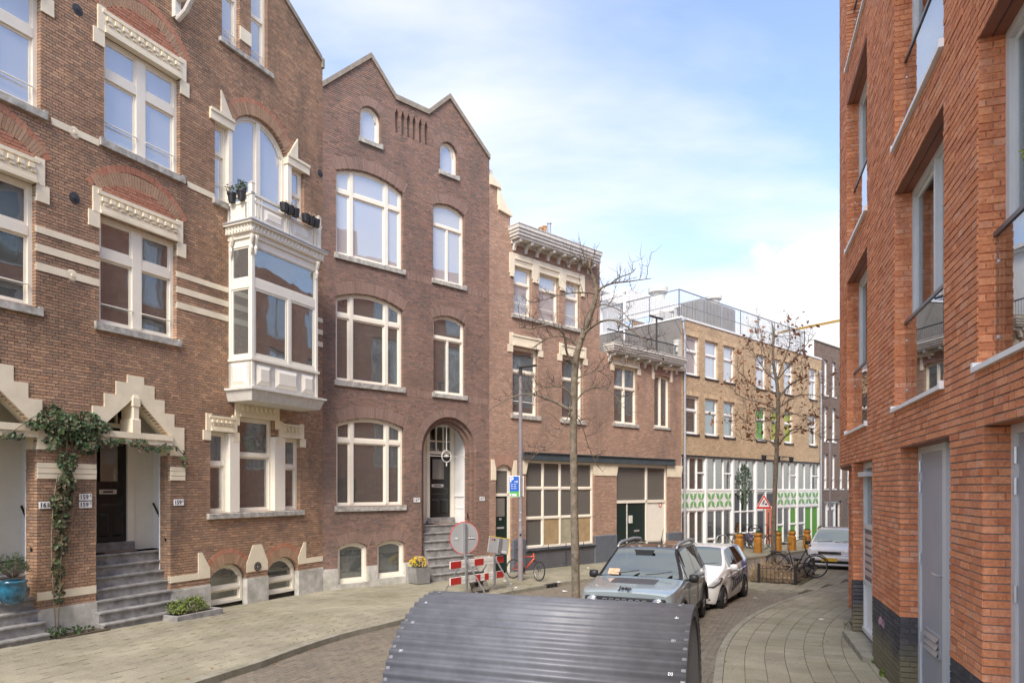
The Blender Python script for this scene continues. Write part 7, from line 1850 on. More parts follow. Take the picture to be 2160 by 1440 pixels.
tree('street_tree', b1, [(1216, 1330), (1214, 1200), (1211, 1050), (1209, 900), (1212, 770), (1221, 729), (1237, 686), (1253, 643), (1259, 612), (1252, 585), (1242, 567), (1247, 540)], [
    (.030, [(1259, 615), (1273.6, 603.6), (1295, 596), (1319.5, 594.5), (1344, 591), (1374, 587)]), (.018, [(1290, 597), (1304, 585), (1334, 576), (1341, 565)]),
    (.022, [(1258, 620), (1234, 616), (1191, 619), (1160, 628), (1139, 636)]), (.026, [(1220, 730), (1194, 708), (1167, 710), (1150, 714), (1112, 742)]),
    (.030, [(1212, 772), (1194, 744), (1192, 714), (1185, 695), (1154, 683), (1121, 695), (1098, 690)]), (.034, [(1228, 706), (1252, 686), (1270, 676), (1295, 674), (1319, 686), (1356, 714), (1385, 738)]),
    (.036, [(1209, 868), (1173, 848), (1151, 839), (1127, 831), (1099, 831), (1060, 845), (1028, 868)]), (.024, [(1209, 840), (1191, 816), (1160, 813), (1133, 824), (1100, 845)]),
    (.020, [(1212, 850), (1235, 820), (1262, 815), (1290, 825), (1310, 850)]), (.018, [(1214, 800), (1232, 790), (1262, 782), (1285, 775)]), (.016, [(1252, 650), (1272, 640), (1300, 650), (1320, 662), (1335, 690)]),
    (.014, [(1248, 575), (1234, 560), (1222, 556)]), (.016, [(1302, 675), (1305, 700), (1318, 735), (1322, 765)]), (.014, [(1210, 870), (1228, 895), (1240, 940), (1262, 985)]), (.014, [(1207, 850), (1195, 890), (1170, 930), (1140, 950), (1110, 975)])],
    D1_, .068, .012, 5, 'taller-looking nearer bare tree whose trunk stands between the shelter and the off-road car', tscale=.45, tr=.0058, dens_=9, leaves=1, leafsize=.12, amp=.7)
g2 = G(1632, 1212)
tree('street_tree', g2, [(1632, 1120), (1634, 1040), (1638, 960), (1642, 864), (1641, 833), (1639, 804), (1632, 775), (1630, 740), (1632, 700), (1628, 680)], [
    (.05, [(1642, 864), (1600, 848), (1560, 838), (1540, 812)]), (.05, [(1641, 833), (1622, 824), (1597, 820), (1563, 790), (1548, 770)]), (.05, [(1643, 838), (1668, 807), (1700, 795), (1728, 790)]),
    (.045, [(1643, 860), (1675, 835), (1710, 830), (1742, 842)]), (.05, [(1640, 940), (1660, 915), (1675, 903), (1700, 905), (1735, 922)]), (.045, [(1638, 945), (1625, 930), (1600, 925), (1570, 930), (1540, 905)]),
    (.04, [(1639, 804), (1615, 785), (1590, 745), (1570, 712)]), (.04, [(1640, 802), (1660, 775), (1695, 735), (1722, 700)]), (.04, [(1640, 798), (1652, 762), (1668, 725), (1664, 680)]), (.03, [(1630, 770), (1610, 745), (1606, 700), (1600, 685)]),
    (.03, [(1642, 880), (1670, 870), (1700, 880), (1720, 900)]), (.03, [(1642, 890), (1610, 885), (1580, 895), (1560, 880)])],
    g2[1], .088, .014, 11, 'bare tree with scattered brown leaves standing in the fenced pit of dry shrubs', tscale=1.0, tr=.0075, dens_=5.5, leaves=480, leafsize=.15, amp=1.3)

# ================================================================== TREE PIT: fence and dry shrubs
def pt(s, t, z=0): x, y = il(s, t); return (x, y, gz(x, y)+z)
Rr_ = random.Random(2)
cx_, cy_ = il((PIT[0]+PIT[1])/2, (PIT[2]+PIT[3])/2); T = empty('dry_shrub', (cx_, cy_, gz(cx_, cy_)), 0, 'dense thicket of leafless straw-coloured stems filling the fenced tree pit', 'shrub', kind='stuff')
q = MB()
for i in range(3200):
    s, t = Rr_.uniform(PIT[0]+.02, PIT[1]-.02), Rr_.uniform(PIT[2]+.02, PIT[3]+.15); b = Vector(pt(s, t)); h = Rr_.uniform(.22, .85)*(.45+.6*(t-PIT[2])/(PIT[3]-PIT[2]))*(.72+.38*sin(s*4.3+1)*sin(t*6.1)); lean = Vector((Rr_.uniform(-.5, .5), Rr_.uniform(-.5, .5), 1)).normalized()
    m_ = b+lean*h*.5+Vector((Rr_.uniform(-.06, .06), Rr_.uniform(-.06, .06), 0)); e = b+lean*h+Vector((Rr_.uniform(-.22, .22), Rr_.uniform(-.22, .22), Rr_.uniform(-.2, .05)))
    q.tube([tuple(b), tuple(m_), tuple(e)], [.006, .004, .0015], 3, cap=False)
for i in range(900): s, t = Rr_.uniform(*PIT[:2]), Rr_.uniform(*PIT[2:]); leaf(q, Vector(pt(s, t, Rr_.uniform(.02, .5))), Rr_.uniform(.04, .09), Rr_)
q.v = [(v[0]-cx_, v[1]-cy_, v[2]-gz(cx_, cy_)) for v in q.v]; q.build('stems', 'straw', T, kind='stuff'); tag(T, kind='stuff')
a_ = pt(PIT[0], PIT[2]); FN = empty('pit_fence', a_, 0, 'low dark iron railing round the tree pit beside the parking bay', 'fence')
corners = [(PIT[0]-.05, PIT[3]-.28), (PIT[0]-.05, PIT[2]-.05), (PIT[1], PIT[2]-.05)]
for k_ in range(2):
    (s0, t0), (s1, t1) = corners[k_], corners[k_+1]; L_ = math.hypot(s1-s0, t1-t0); n = int(L_/.115); rl = MB()
    for z in (.12, .44): rl.tube([tuple(Vector(pt(s0+(s1-s0)*i/8, t0+(t1-t0)*i/8, z))-Vector(a_)) for i in range(9)], .010, 5)
    for i in range(n+1): f = i/n; p = Vector(pt(s0+(s1-s0)*f, t0+(t1-t0)*f))-Vector(a_); rl.tube([(p.x, p.y, p.z), (p.x, p.y, p.z+.5)], .007, 5)
    rl.build('rail_panel', 'iron', FN)
for (s, t) in corners: p = Vector(pt(s, t))-Vector(a_); MB().bevbox(p.x-.035, p.x+.035, p.y-.035, p.y+.035, p.z-.05, p.z+.58, .008).build('fence_post', 'iron', FN)

# ================================================================== BICYCLES
def bike(loc, heading, label, frame='plastic', kind='city', rw=.34, lean=.08, fender=True, steer=0.0, basket=None):
    B = empty('bicycle', loc, basis(heading), label, 'bicycle', 'parked bicycles'); B.rotation_euler = (lean, 0, basis(heading)); wb = 1.08 if rw > .3 else .98
    xr, xf = -wb*.45, wb*.55
    for nm, x, st in (('rear_wheel', xr, 0), ('front_wheel', xf, steer)):
        t = MB().torus(rw-.018, .019, n=36, m=8); wo = t.build('wheel', 'rubber', B, smooth=True); wo.location = (x, 0, rw); wo.rotation_euler = (0, 0, st)
        h = MB().torus(rw-.04, .009, n=30, m=6); h.lathe([(.028, -.035), (.028, .035)], 8, axis='y')
        for k_ in range(18): a = 2*pi*k_/18; h.tube([(0, .02*(-1)**k_, 0), ((rw-.04)*cos(a), 0, (rw-.04)*sin(a))], .0016, 3, cap=False)
        h.build('rim', 'galv', wo)
        if fender: MB().tube([((rw+.03)*cos(a*pi/12), 0, (rw+.03)*sin(a*pi/12)) for a in range(1, 11 if x < 0 else 9)], .016, 6).build('mudguard', 'plastic', wo, smooth=True)
    hx, hz = xf-.30, rw*2+.22; sx, sz = xr+.33, rw*2+.12; bb = (xr+.46, 0, .29); q = MB(); r = .016
    if kind == 'mtb':
        q.tube([(hx+.03, 0, hz-.08), (sx+.02, 0, sz-.02)], r, 8); q.tube([(hx+.05, 0, hz-.15), bb], .022, 8); q.tube([(sx, 0, sz), bb], r, 8)
    else:
        q.tube([(hx+.03, 0, hz-.1), (hx-.10, 0, hz-.36), (bb[0]+.15, 0, bb[2]+.10), bb], r*1.15, 8); q.tube([(sx-.0, 0, sz), bb], r, 8)
    for s in (-.05, .05): q.tube([(bb[0], s*.6, bb[2]), (xr, s, rw)], .010, 6); q.tube([(sx+.02, s*.4, sz-.08), (xr, s, rw)], .009, 6)
    q.tube([(hx+.01, 0, hz+.02), (hx+.07, 0, hz-.20)], .02, 8); q.build('frame', frame, B, smooth=True)
    f = MB()
    for s in (-.055, .055): f.tube([(hx+.07, s*.8, hz-.20), (xf-.06, s, rw+.18), (xf, s, rw)], .013, 6)
    f.tube([(hx+.07, -.05, hz-.2), (hx+.07, .05, hz-.2)], .016, 6); f.build('fork', 'plastic', B, smooth=True)
    h = MB()
    if kind == 'mtb': h.tube([(hx-.02, -.30, hz+.12), (hx+.03, -.1, hz+.09), (hx+.03, .1, hz+.09), (hx-.02, .30, hz+.12)], .012, 6); h.tube([(hx+.01, 0, hz+.02), (hx+.03, 0, hz+.09)], .014, 6)
    else: h.tube([(hx-.22, -.27, hz+.24), (hx-.05, -.26, hz+.30), (hx+.06, -.1, hz+.28), (hx+.06, .1, hz+.28), (hx-.05, .26, hz+.30), (hx-.22, .27, hz+.24)], .012, 6); h.tube([(hx, 0, hz), (hx+.05, 0, hz+.28)], .014, 6)
    h.build('handlebar', 'plastic', B, smooth=True)
    s = MB(); s.tube([(sx, 0, sz), (sx-.04, 0, sz+.16)], .013, 6); sm_ = s.build('seat_post', 'galv', B)
    s = MB(); s.lathe([(.01, -.14), (.03, -.10), (.035, 0), (.075, .08), (.08, .13), (.03, .15)], 10, axis='x'); s.v = [(-v[0]+sx-.05, v[1], v[2]*.45+sz+.19) for v in s.v]; s.build('saddle', 'black', B, smooth=True)
    c = MB(); c.lathe([(.085, -.05), (.085, -.045)], 18, (bb[0], 0, bb[2]), 'y'); c.tube([(bb[0], -.07, bb[2]), (bb[0]+.12, -.07, bb[2]-.10)], .01, 6); c.tube([(bb[0], .07, bb[2]), (bb[0]-.12, .07, bb[2]+.10)], .01, 6); c.box(bb[0]+.08, bb[0]+.16, -.15, -.07, bb[2]-.11, bb[2]-.09); c.box(bb[0]-.16, bb[0]-.08, .07, .15, bb[2]+.09, bb[2]+.11)
    c.tube([(bb[0], -.048, bb[2]+.085), (xr, -.048, rw+.03)], .005, 4); c.tube([(bb[0], -.048, bb[2]-.085), (xr, -.048, rw-.03)], .005, 4); c.build('crank', 'iron', B)
    if kind == 'city':
        k_ = MB(); k_.box(xr-.22, sx-.05, -.06, .06, rw*2+.05, rw*2+.065); k_.tube([(xr-.18, .05, rw*2+.05), (xr, .06, rw)], .006, 5); k_.tube([(xr-.18, -.05, rw*2+.05), (xr, -.06, rw)], .006, 5); k_.build('carrier', 'plastic', B)
        MB().lathe([(.02, 0), (.045, .03), (.04, .08)], 12, (hx+.14, 0, hz+.02)).build('lamp', 'galv', B); MB().tube([(xr+.05, .07, rw-.02), (xr+.14, .18, .02)], .009, 5).build('kickstand', 'iron', B)
    if basket: MB().bevbox(xr-.28, xr+.10, -.24, -.07, rw+.05, rw*2+.08, .04).build('pannier', basket, B)
    return B
fw = G(1145, 1226); rw_ = G(1075, 1219); hd = (fw[0]-rw_[0], fw[1]-rw_[1]); l_ = math.hypot(*hd)
bike(((fw[0]*.45+rw_[0]*.55), (fw[1]*.45+rw_[1]*.55), fw[2]), hd, 'orange-red mountain bike leaning against the tall lamp post', 'bikered', 'mtb', rw=.31, lean=-.10, fender=False, steer=-.3)
fw = G(1721, 1219); rw_ = G(1648, 1215.5); hd = (fw[0]-rw_[0], fw[1]-rw_[1]); l_ = math.hypot(*hd)
B = bike((fw[0]-hd[0]/l_*.65, fw[1]-hd[1]/l_*.65, fw[2]+.02), hd, 'black city bicycle with high handlebars beside the fenced tree pit', 'plastic', 'city', rw=.35, lean=.10, steer=.15); B.scale = (1.08, 1.08, 1.08)
p = G(1690, 1216); B = bike((p[0]-.35, p[1]-.25, p[2]+.06), (.95, .1), 'small dark bicycle slumped against the corner of the pit fence', 'iron', 'mtb', rw=.26, lean=.75, fender=False, steer=.5)
for i, (px, py, lb, bs) in enumerate(((1573, 1158, 'dark city bicycle nearest the round steel bike stand', None), (1590, 1159, 'city bicycle with its large front wheel against the second orange post', None), (1613, 1157, 'city bicycle carrying a lilac pannier under the warning triangle', 'purple'))):
    p = G(px, py); bike((p[0]-.1, p[1]+.3, p[2]), (.85, -.35+.12*i), lb, 'plastic', 'city', rw=.34, lean=.06*(-1)**i, basket=bs)
# ================================================================== BIKE STAND, BOLLARDS
p = G(1531, 1165); t = MB(); t.tube([(-.33, 0, -.05), (-.33, 0, .55), (-.30, 0, .68), (-.20, 0, .76), (.20, 0, .76), (.30, 0, .68), (.33, 0, .55), (.33, 0, -.05)], .028, 8)
o = t.build('bike_stand', 'galv', None, smooth=True, label='steel hoop stand for bicycles behind the white hatchback', cat='bike stand'); o.location = (p[0], p[1]+.6, p[2]); o.rotation_euler = (0, 0, .5)
bl = [(1559, 1168, 'behind the hatchback, first from the left'), (1599, 1165, 'beside the pole of the warning triangle'), (1640, 1162, 'half hidden behind the trunk of the leafy-twigged tree'), (1670.5, 1160, 'in front of the green door panels'), (1702, 1156, 'just left of the white boxy car'), (1732, 1148, 'farthest away, partly behind the white boxy car')]
def bollard(px, py, lab, src=None):
    p = G(px, py)
    if src is None:
        B = empty('bollard', p, .6); w_ = .155; q = MB()
        P8 = lambda s, z: [(s*w_*a, s*w_*b, z) for a, b in ((-.6,-1),(.6,-1),(1,-.6),(1,.6),(.6,1),(-.6,1),(-1,.6),(-1,-.6))]
        lv = [(1.05, -.1), (1.05, .60), (.98, .66), (.78, .71), (.78, .73), (.98, .79), (1.02, .85), (.90, .90), (.3, .92)]; b = 0
        for s, z in lv: q.v += P8(s, z)
        for i in range(len(lv)-1): q.f += [(i*8+k, i*8+(k+1)%8, (i+1)*8+(k+1)%8, (i+1)*8+k) for k in range(8)]
        q.f.append(tuple((len(lv)-1)*8+k for k in range(8))); q.build('post', 'orangewood', B)
        f = MB(); R_ = random.Random(5)
        for _ in range(60): leaf(f, Vector((R_.uniform(-.13, .13), R_.uniform(-.13, .13), .91+R_.uniform(0, .05))), .06, R_)
        f.build('moss_cap', 'greenleaf', B, kind='stuff')
    else:
        B = src.copy(); COL.objects.link(B); B.location = p; B.rotation_euler = (0, 0, .6+rnd.uniform(-.15, .15))
        for c in src.children: d = c.copy(); COL.objects.link(d); d.parent = B
    return tag(B, 'squat orange-stained wooden bollard '+lab, 'bollard', 'orange wooden bollards')
b0_ = None
for px, py, lb in bl:
    B = bollard(px, py, lb, b0_); b0_ = b0_ or B
# ================================================================== LAMP POSTS AND SIGNS
p = G(1098, 1224); zt = AT(1098, 772, p[1])[2]-p[2]
LP = empty('lamp_post', p, 0, 'tall mauve-grey lamp post with a blue parking sign, beside the orange-red bike', 'lamp post', 'street lamps')
MB().lathe([(.085, -.1), (.085, 1.6), (.075, 1.65), (.072, 1.7), (.055, zt-.35), (.04, zt-.34), (.04, zt-.05)], 16).build('pole', 'lamppost', LP, smooth=False)
q = MB(); q.bevbox(-.06, .52, -.09, .09, zt-.06, zt-.01, .012); q.tube([(0, 0, zt-.30), (0, 0, zt-.03)], .06, 10); q.v = [(v[0], v[1], v[2]+v[0]*.12) for v in q.v]; q.build('lamp_head', 'iron', LP)
def board(Pa, x, y, z0, z1, w_, fm, rz_=0.0, th=.03):
    q = MB().bevbox(x-w_/2, x+w_/2, y, y+th, z0, z1, .01); return q.build('sign_board', fm, Pa)
zs0, zs1 = AT(1085, 1048, p[1])[2]-p[2], AT(1085, 1003, p[1])[2]-p[2]; sw_ = .35; xs_ = AT(1085, 1000, p[1])[0]-p[0]
SB = empty('parking_sign', (p[0], p[1], p[2]), 0, 'blue and green parking sign box with white P clamped to the lamp post', 'parking sign')
b = MB().bevbox(xs_-sw_/2, xs_+sw_/2, -.10, -.04, zs0, zs1, .01).build('sign_box', 'white', SB); hh_ = zs1-zs0; zg = zs0+hh_*.27
MB().box(xs_-sw_/2+.02, xs_+sw_/2-.03, -.103, -.0995, zg, zs1-.02).build('blue_face', 'signblue', b); MB().box(xs_-sw_/2+.02, xs_+sw_/2-.03, -.103, -.0995, zs0+.02, zg-.004).build('green_face', 'signgreen', b)
text_part('P', .23, 'white', b, (xs_-.085, -.104, zs1-.13), extrude=.001, bold=.006, name='letter'); text_part('i 40', .075, 'white', b, (xs_+.05, -.104, zs1-.19), extrude=.001, bold=.002)
for i, t_ in enumerate(('00:00 - 12:00', '00:00 - 23:00', '12:00 - 23:00')): text_part(t_, .032, 'white', b, (xs_-.03, -.104, zs1-.27-.065*i), extrude=.001, bold=.001)
MB().box(xs_-.13, xs_+.07, -.1045, -.103, zs0+.035, zs0+.11).build('white_field', 'white', b); MB().prism([(xs_-.10, zs0+.06), (xs_-.09, zs0+.06), (xs_-.09, zs0+.045), (xs_-.08, zs0+.045), (xs_-.08, zs0+.06), (xs_-.06, zs0+.06), (xs_-.085, zs0+.10), (xs_-.11, zs0+.06)], -.106, -.1045).build('arrow', 'ink', b)
MB().bevbox(.07, .10, -.10, .20, zs0+.02, zs1, .008).build('side_board', 'white', SB)
q = MB()
for z in (zs0+.06, zs1-.06): q.lathe([(.078, z-.02), (.078, z+.02)], 12); q.box(xs_, .09, -.06, -.03, z-.015, z+.015)
q.build('clamp', 'galv', SB)
for (z, dx, m_, w_) in ((1.42, 0, 'navy', .06), (1.9, -.02, 'paper', .04), (2.15, .01, 'paper', .03)): MB().box(dx-w_/2, dx+w_/2, -.09, -.085, z, z+w_*1.2).build('sticker', m_, LP)
p = G(1750.5, 1150); zt = AT(1750, 928, p[1])[2]-p[2]; L2 = empty('lamp_post', p, 0, 'slender lamp post before the dark brown end building, behind the white boxy car', 'lamp post', 'street lamps')
MB().lathe([(.075, -.1), (.075, 1.5), (.06, 1.6), (.05, zt)], 12).build('pole', 'lamppost', L2); MB().bevbox(-.05, .45, -.08, .08, zt, zt+.06, .01).build('lamp_head', 'iron', L2)
q = MB()       # roadworks triangle
p = G(1609, 1168); WS = empty('warning_sign', p, 0, 'red and white triangular roadworks sign on a thin pole before the glazed school front', 'road sign')
c = AT(1611, 1060, p[1]); zc_ = c[2]-p[2]; xc = c[0]-p[0]; s_ = 33*p[1]/FOC/2; h_ = s_*1.732
tri = lambda k, dz=0: [(xc-s_*k, zc_-h_*.42*k), (xc+s_*k, zc_-h_*.42*k), (xc, zc_+h_*.62*k)]
b = MB().prism(tri(1.06), -.03, -.015).build('sign_board', 'white', WS); MB().prism(tri(1.0), -.036, -.03).build('red_border', 'signred', b); MB().prism(tri(.68), -.040, -.036).build('white_field', 'white', b)
q = MB(); k = s_; q.prism([(xc+.05*k, zc_-.26*k), (xc+.46*k, zc_-.26*k), (xc+.26*k, zc_+.02*k)], -.044, -.040)
for a_, b_, r in (((-.30, -.26), (-.18, .0), .04), ((-.02, -.26), (-.12, -.02), .04), ((-.16, -.02), (-.02, .30), .06), ((-.04, .24), (.10, .05), .03), ((-.16, .1), (.22, -.16), .02)):
    (x0, z0), (x1, z1) = a_, b_; dx, dz = x1-x0, z1-z0; l_ = math.hypot(dx, dz); nx_, nz_ = -dz/l_*r, dx/l_*r; q.prism([(xc+k*(x0+nx_), zc_+k*(z0+nz_)), (xc+k*(x1+nx_), zc_+k*(z1+nz_)), (xc+k*(x1-nx_), zc_+k*(z1-nz_)), (xc+k*(x0-nx_), zc_+k*(z0-nz_))], -.044, -.0405)
q.prism([(xc+k*(.04+.07*cos(a*pi/4)), zc_+k*(.36+.07*sin(a*pi/4))) for a in range(8)], -.044, -.0405); q.build('digging_figure', 'ink', b)
MB().tube([(xc-.02, 0, -.1), (xc, 0, zc_+.3)], .025, 8).build('pole', 'galv', WS)
# ================================================================== ROADWORKS BARRIER
PL, PRr = AT(949, 1185, 17.9), AT(1061, 1175, 19.6); PL = (PL[0], PL[1], gz(0, 18)); dx, dy = PRr[0]-PL[0], PRr[1]-PL[1]; LB = math.hypot(dx, dy)
BR = empty('road_barrier', PL, basis((dx, dy)), 'red and white plank barrier on steel trestles on the left pavement', 'barrier')
zu, zl_ = .83, .40; xA = .45*LB*.62, LB*.80
for z in (zu, zl_):
    n = 9; wseg = LB/n
    bm = MB().bevbox(0, LB, -.02, .02, z-.10, z+.10, .006).build('plank', 'whiteplastic', BR)
    q = MB()
    for (a, b) in ((0, .185), (.43, .60), (.86, 1.0)) if z == zu else ((0, .185), (.45, .54), (.62, .70), (.86, 1.0)): q.box(LB*a+.004, LB*b, -.026, -.0205, z-.092, z+.092)
    q.build('red_block', 'red', bm); MB().box(0, LB, -.024, -.0205, z-.012, z-.006).build('groove', 'galv', bm)
xA = (LB*.27, LB*.80)
for x in xA:
    q = MB(); q.bevbox(x-.045, x+.045, -.07, -.025, .12, 1.0, .01); q.build('upright', 'galv', BR)
    q = MB(); q.tube([(x-.02, -.05, .95), (x+.28, -.50, .0)], .022, 6); q.tube([(x-.02, .04, .95), (x-.30, .52, .0)], .022, 6); q.build('trestle_leg', 'galv', BR)
RS_ = empty('round_sign', (PL[0]+dx/LB*xA[0], PL[1]+dy/LB*xA[0], PL[2]), basis((dx, dy))-.35, 'round red-rimmed sign seen from its grey back, fixed on the left trestle', 'road sign', 'signs turned away')
cz_ = AT(975, 1137, 17.9)[2]-PL[2]; rr = .43
MB().lathe([(rr-.01, -.012), (rr, -.012), (rr, .0), (rr-.01, .0)], 40, (0, .06, cz_), 'y').build('disc', 'signback', RS_); MB().torus(rr, .012, (0, .055, cz_), n=48, m=6).build('red_rim', 'signred', RS_, smooth=True)
MB().bevbox(-.035, .035, -.03, .045, .8, cz_+rr-.03, .008).build('pole', 'galv', RS_)
for x, t_, s_, m1_, m2 in ((.22, 'BUKO', .075, 'ink', 'white'), (-.24, '031', .05, 'signback', 'white')):
    w_ = .20 if s_ > .06 else .12; b = MB().box(x-w_/2, x+w_/2, .040, .048, cz_-.04, cz_+.04).build('sticker', m1_, RS_); text_part(t_, s_, m2, b, (x, .039, cz_), extrude=.001, bold=.003)
xb = xA[1]; RS2 = empty('panel_sign', (PL[0]+dx/LB*xb, PL[1]+dy/LB*xb, PL[2]), basis((dx, dy))-.25, 'oblong sign board with a yellow edge, back turned, on the right trestle', 'road sign', 'signs turned away')
cz_ = AT(1042, 1150, 19.2)[2]-PL[2]; RS2.rotation_euler = (0, .16, RS2.rotation_euler[2])
b = MB().bevbox(-.36, .34, -.01, .03, cz_-.22, cz_+.22, .006).build('board', 'signback', RS2); MB().box(.34, .36, -.012, .03, cz_-.22, cz_+.22).build('yellow_edge', 'signyellow', b); MB().box(-.36, .36, -.012, .03, cz_+.22, cz_+.235).build('yellow_edge', 'signyellow', b)
MB().bevbox(-.06, .06, -.05, -.01, cz_-.26, cz_+.22, .006).build('back_rail', 'galv', RS2); text_part('BUKO', .07, 'white', b, (.20, -.012, cz_-.16), extrude=.001, bold=.003)
for x, m_ in ((-.26, 'signred'), (-.18, 'navy')): MB().box(x-.025, x+.025, -.013, -.0105, cz_+.12, cz_+.17).build('sticker', m_, b)
p = G(1014, 1249); RB = empty('sign_foot', (p[0], p[1], p[2]), .2, 'dark recycled plastic foot block tipped against the barrier', 'sign foot'); RB.rotation_euler = (radians(50), radians(-6), .35)
q = MB()
for (x0, x1, y0, y1) in ((-.30, .30, -.38, -.22), (-.30, .30, .22, .38), (-.30, -.14, -.22, .22), (.14, .30, -.22, .22), (-.05, .05, -.22, .22), (-.14, .14, -.05, .05)): q.bevbox(x0, x1, y0, y1, -.0, .12, .012)
q.v = [(v[0]*.8, v[1]*.8+.3, v[2]) for v in q.v]; q.build('block', 'rubberblock', RB); MB().box(-.23, .23, .0, .6, .0, .03).build('block_base', 'rubberblock', RB)
# ================================================================== PLANTS AND POTS
def bush(name, F, u, v, z, R_, n, ru, rv, rzz, size, mt, label, cat='plant', stems=True, pot=None, group=None, flowers=None, narrow=.5, extra=None):
    W_ = F.world(u, v, z); B = empty(name, W_, F.rz, label, cat, group); f = MB(); st = MB()
    for i in range(n):
        a = R_.uniform(0, 2*pi); e = acos(R_.uniform(-.2, 1)); k = R_.uniform(.45, 1)**.5; k *= .8+.25*sin(3*a)*sin(2*e); p = Vector((ru*sin(e)*cos(a)*k, rv*sin(e)*sin(a)*k, rzz*cos(e)*k+rzz*.35)); leaf(f, p, size*R_.uniform(.6, 1.2), R_, narrow=narrow)
        if stems and i % 12 == 0: st.tube([(p.x*.15, p.y*.15, -.02), (p.x*.6, p.y*.6, p.z*.5), tuple(p)], [.006, .004, .002], 4, cap=False)
    f.build('foliage', mt, B, kind='stuff')
    if stems: st.build('stems', 'twig', B, kind='stuff')
    if flowers:
        for fm, k_, x0, x1 in flowers:
            g = MB()
            for _ in range(k_): a = R_.uniform(0, 2*pi); e = acos(R_.uniform(-.1, 1)); p = Vector((max(x0, min(x1, ru*sin(e)*cos(a)))*R_.uniform(.8, 1.05), rv*sin(e)*sin(a), rzz*cos(e)+rzz*.42)); [leaf(g, p+Vector((R_.uniform(-.01, .01),)*3), size*.75, R_, narrow=.9) for _q in range(3)]
            g.build('blossoms', fm, B, kind='stuff')
    return B
R_ = random.Random(8)
# climbing plant between the two porches
u0_, z0_ = F9.pix(122, 1330); gp = F9.world(u0_, -.12, gz(0, 12)); CLB = empty('climbing_plant', gp, F9.rz, 'green climber trained up the brick pier between the two porches', 'climbing plant')
f = MB(); f2 = MB(); st = MB(); bl_ = lambda px, py, v=-.1: (F9.U(px, v)-u0_, v+.12, F9.Z(px, py, v)-gz(0, 12))
paths = [[(122, 1335), (124, 1290), (128, 1200), (132, 1110), (134, 1040), (138, 985), (142, 930), (140, 890)], [(118, 1330), (112, 1240), (108, 1150), (112, 1060), (122, 1000)], [(140, 900), (110, 880), (80, 872), (40, 900), (5, 925)], [(142, 915), (180, 905), (215, 920), (250, 935), (290, 930), (330, 942), (370, 938), (392, 965), (394, 985)], [(135, 1180), (150, 1120), (158, 1040), (150, 985)], [(141, 900), (165, 880), (195, 885), (225, 900)]]
for P in paths: st.tube(smooth3([bl_(x, y) for x, y in P], 2), .011, 5)
st.build('stem', 'bark', CLB, smooth=True)
cl = [(140, 905, 46, 30, 420), (178, 900, 40, 32, 420), (110, 880, 34, 26, 260), (185, 935, 30, 22, 200), (120, 930, 30, 24, 90), (142, 975, 20, 24, 170), (140, 1020, 20, 22, 170), (130, 1060, 24, 22, 170), (128, 1100, 18, 22, 130), (128, 1150, 16, 26, 90), (122, 1200, 15, 26, 60), (124, 1250, 12, 24, 36), (75, 895, 22, 12, 90), (25, 920, 30, 8, 60), (240, 932, 26, 9, 70), (290, 935, 26, 7, 50), (345, 945, 30, 9, 60), (388, 965, 9, 18, 26), (215, 905, 18, 16, 100), (300, 948, 14, 8, 24)]
for (cx, cy, rx, ry, n) in cl:
    for _ in range(int(n*(.66 if cy < 1000 else 1.25))):
        a = R_.uniform(0, 2*pi); k = R_.random()**.5; x, y = cx+rx*k*cos(a), cy+ry*k*sin(a); v = -R_.uniform(.03, .26)*(1-.5*k); leaf(f if R_.random() > (.28 if cy < 1000 else .75) else f2, Vector(bl_(x, y, v)), R_.uniform(.055, .11), R_, n=Vector((R_.uniform(-.8, .8), -1, R_.uniform(-.2, 1))).normalized(), narrow=.62)
f.build('foliage', 'greenleaf', CLB, kind='stuff'); f2.build('foliage', 'oldleaf', CLB, kind='stuff')
g = MB()
for _ in range(200): x, y = R_.uniform(100, 200), 1333+R_.uniform(-9, 14); leaf(g, Vector(bl_(x, y-4, -.14-R_.uniform(0, .25))), R_.uniform(.04, .09), R_)
bb = g.build('ground_leaves', 'greenleaf', CLB, kind='stuff')
q = MB().slab([(-.2, -.28), (.75, -.28), (.75, .06), (-.2, .06)], -.05, .012); q.build('planting_soil', 'soil', CLB)
# lime shrub in a low edging before house 159
uS, zS = F9.pix(400, 1290, -.45); SB_ = bush('shrub', F9, uS, -.42, gz(0, 14)+.06, R_, 900, .62, .30, .30, .055, 'limeleaf', 'low lime-green shrub in a stone edging at the foot of the brown brick wall', 'shrub')
MB().bevbox(-.55, .62, -.34, -.28, -.1, .05, .01).bevbox(.56, .62, -.28, .38, -.1, .05, .01).bevbox(-.55, -.49, -.28, .38, -.1, .05, .01).build('edging', 'bluestone', SB_, kind='stuff'); MB().box(-.49, .56, -.28, .38, -.1, .0).build('soil', 'soil', SB_)
# zinc tub of flowers by house 157
p = G(884, 1221); FBL = (FB.U(884, -.42), -.42); TB = bush('flower_tub', FB, FBL[0], FBL[1], gz(0, 19.6)+.46, R_, 420, .33, .27, .24, .05, 'greenleaf', 'grey tub of yellow and pink chrysanthemums beside the arched doorway steps', 'flower tub', flowers=[('yellowpetal', 170, -.32, .12), ('pinkpetal', 90, -.05, .33)])
MB().prism([(-.22, -.46), (.22, -.46), (.27, .02), (-.27, .02)], -.24, .24).build('tub', 'galv', TB)
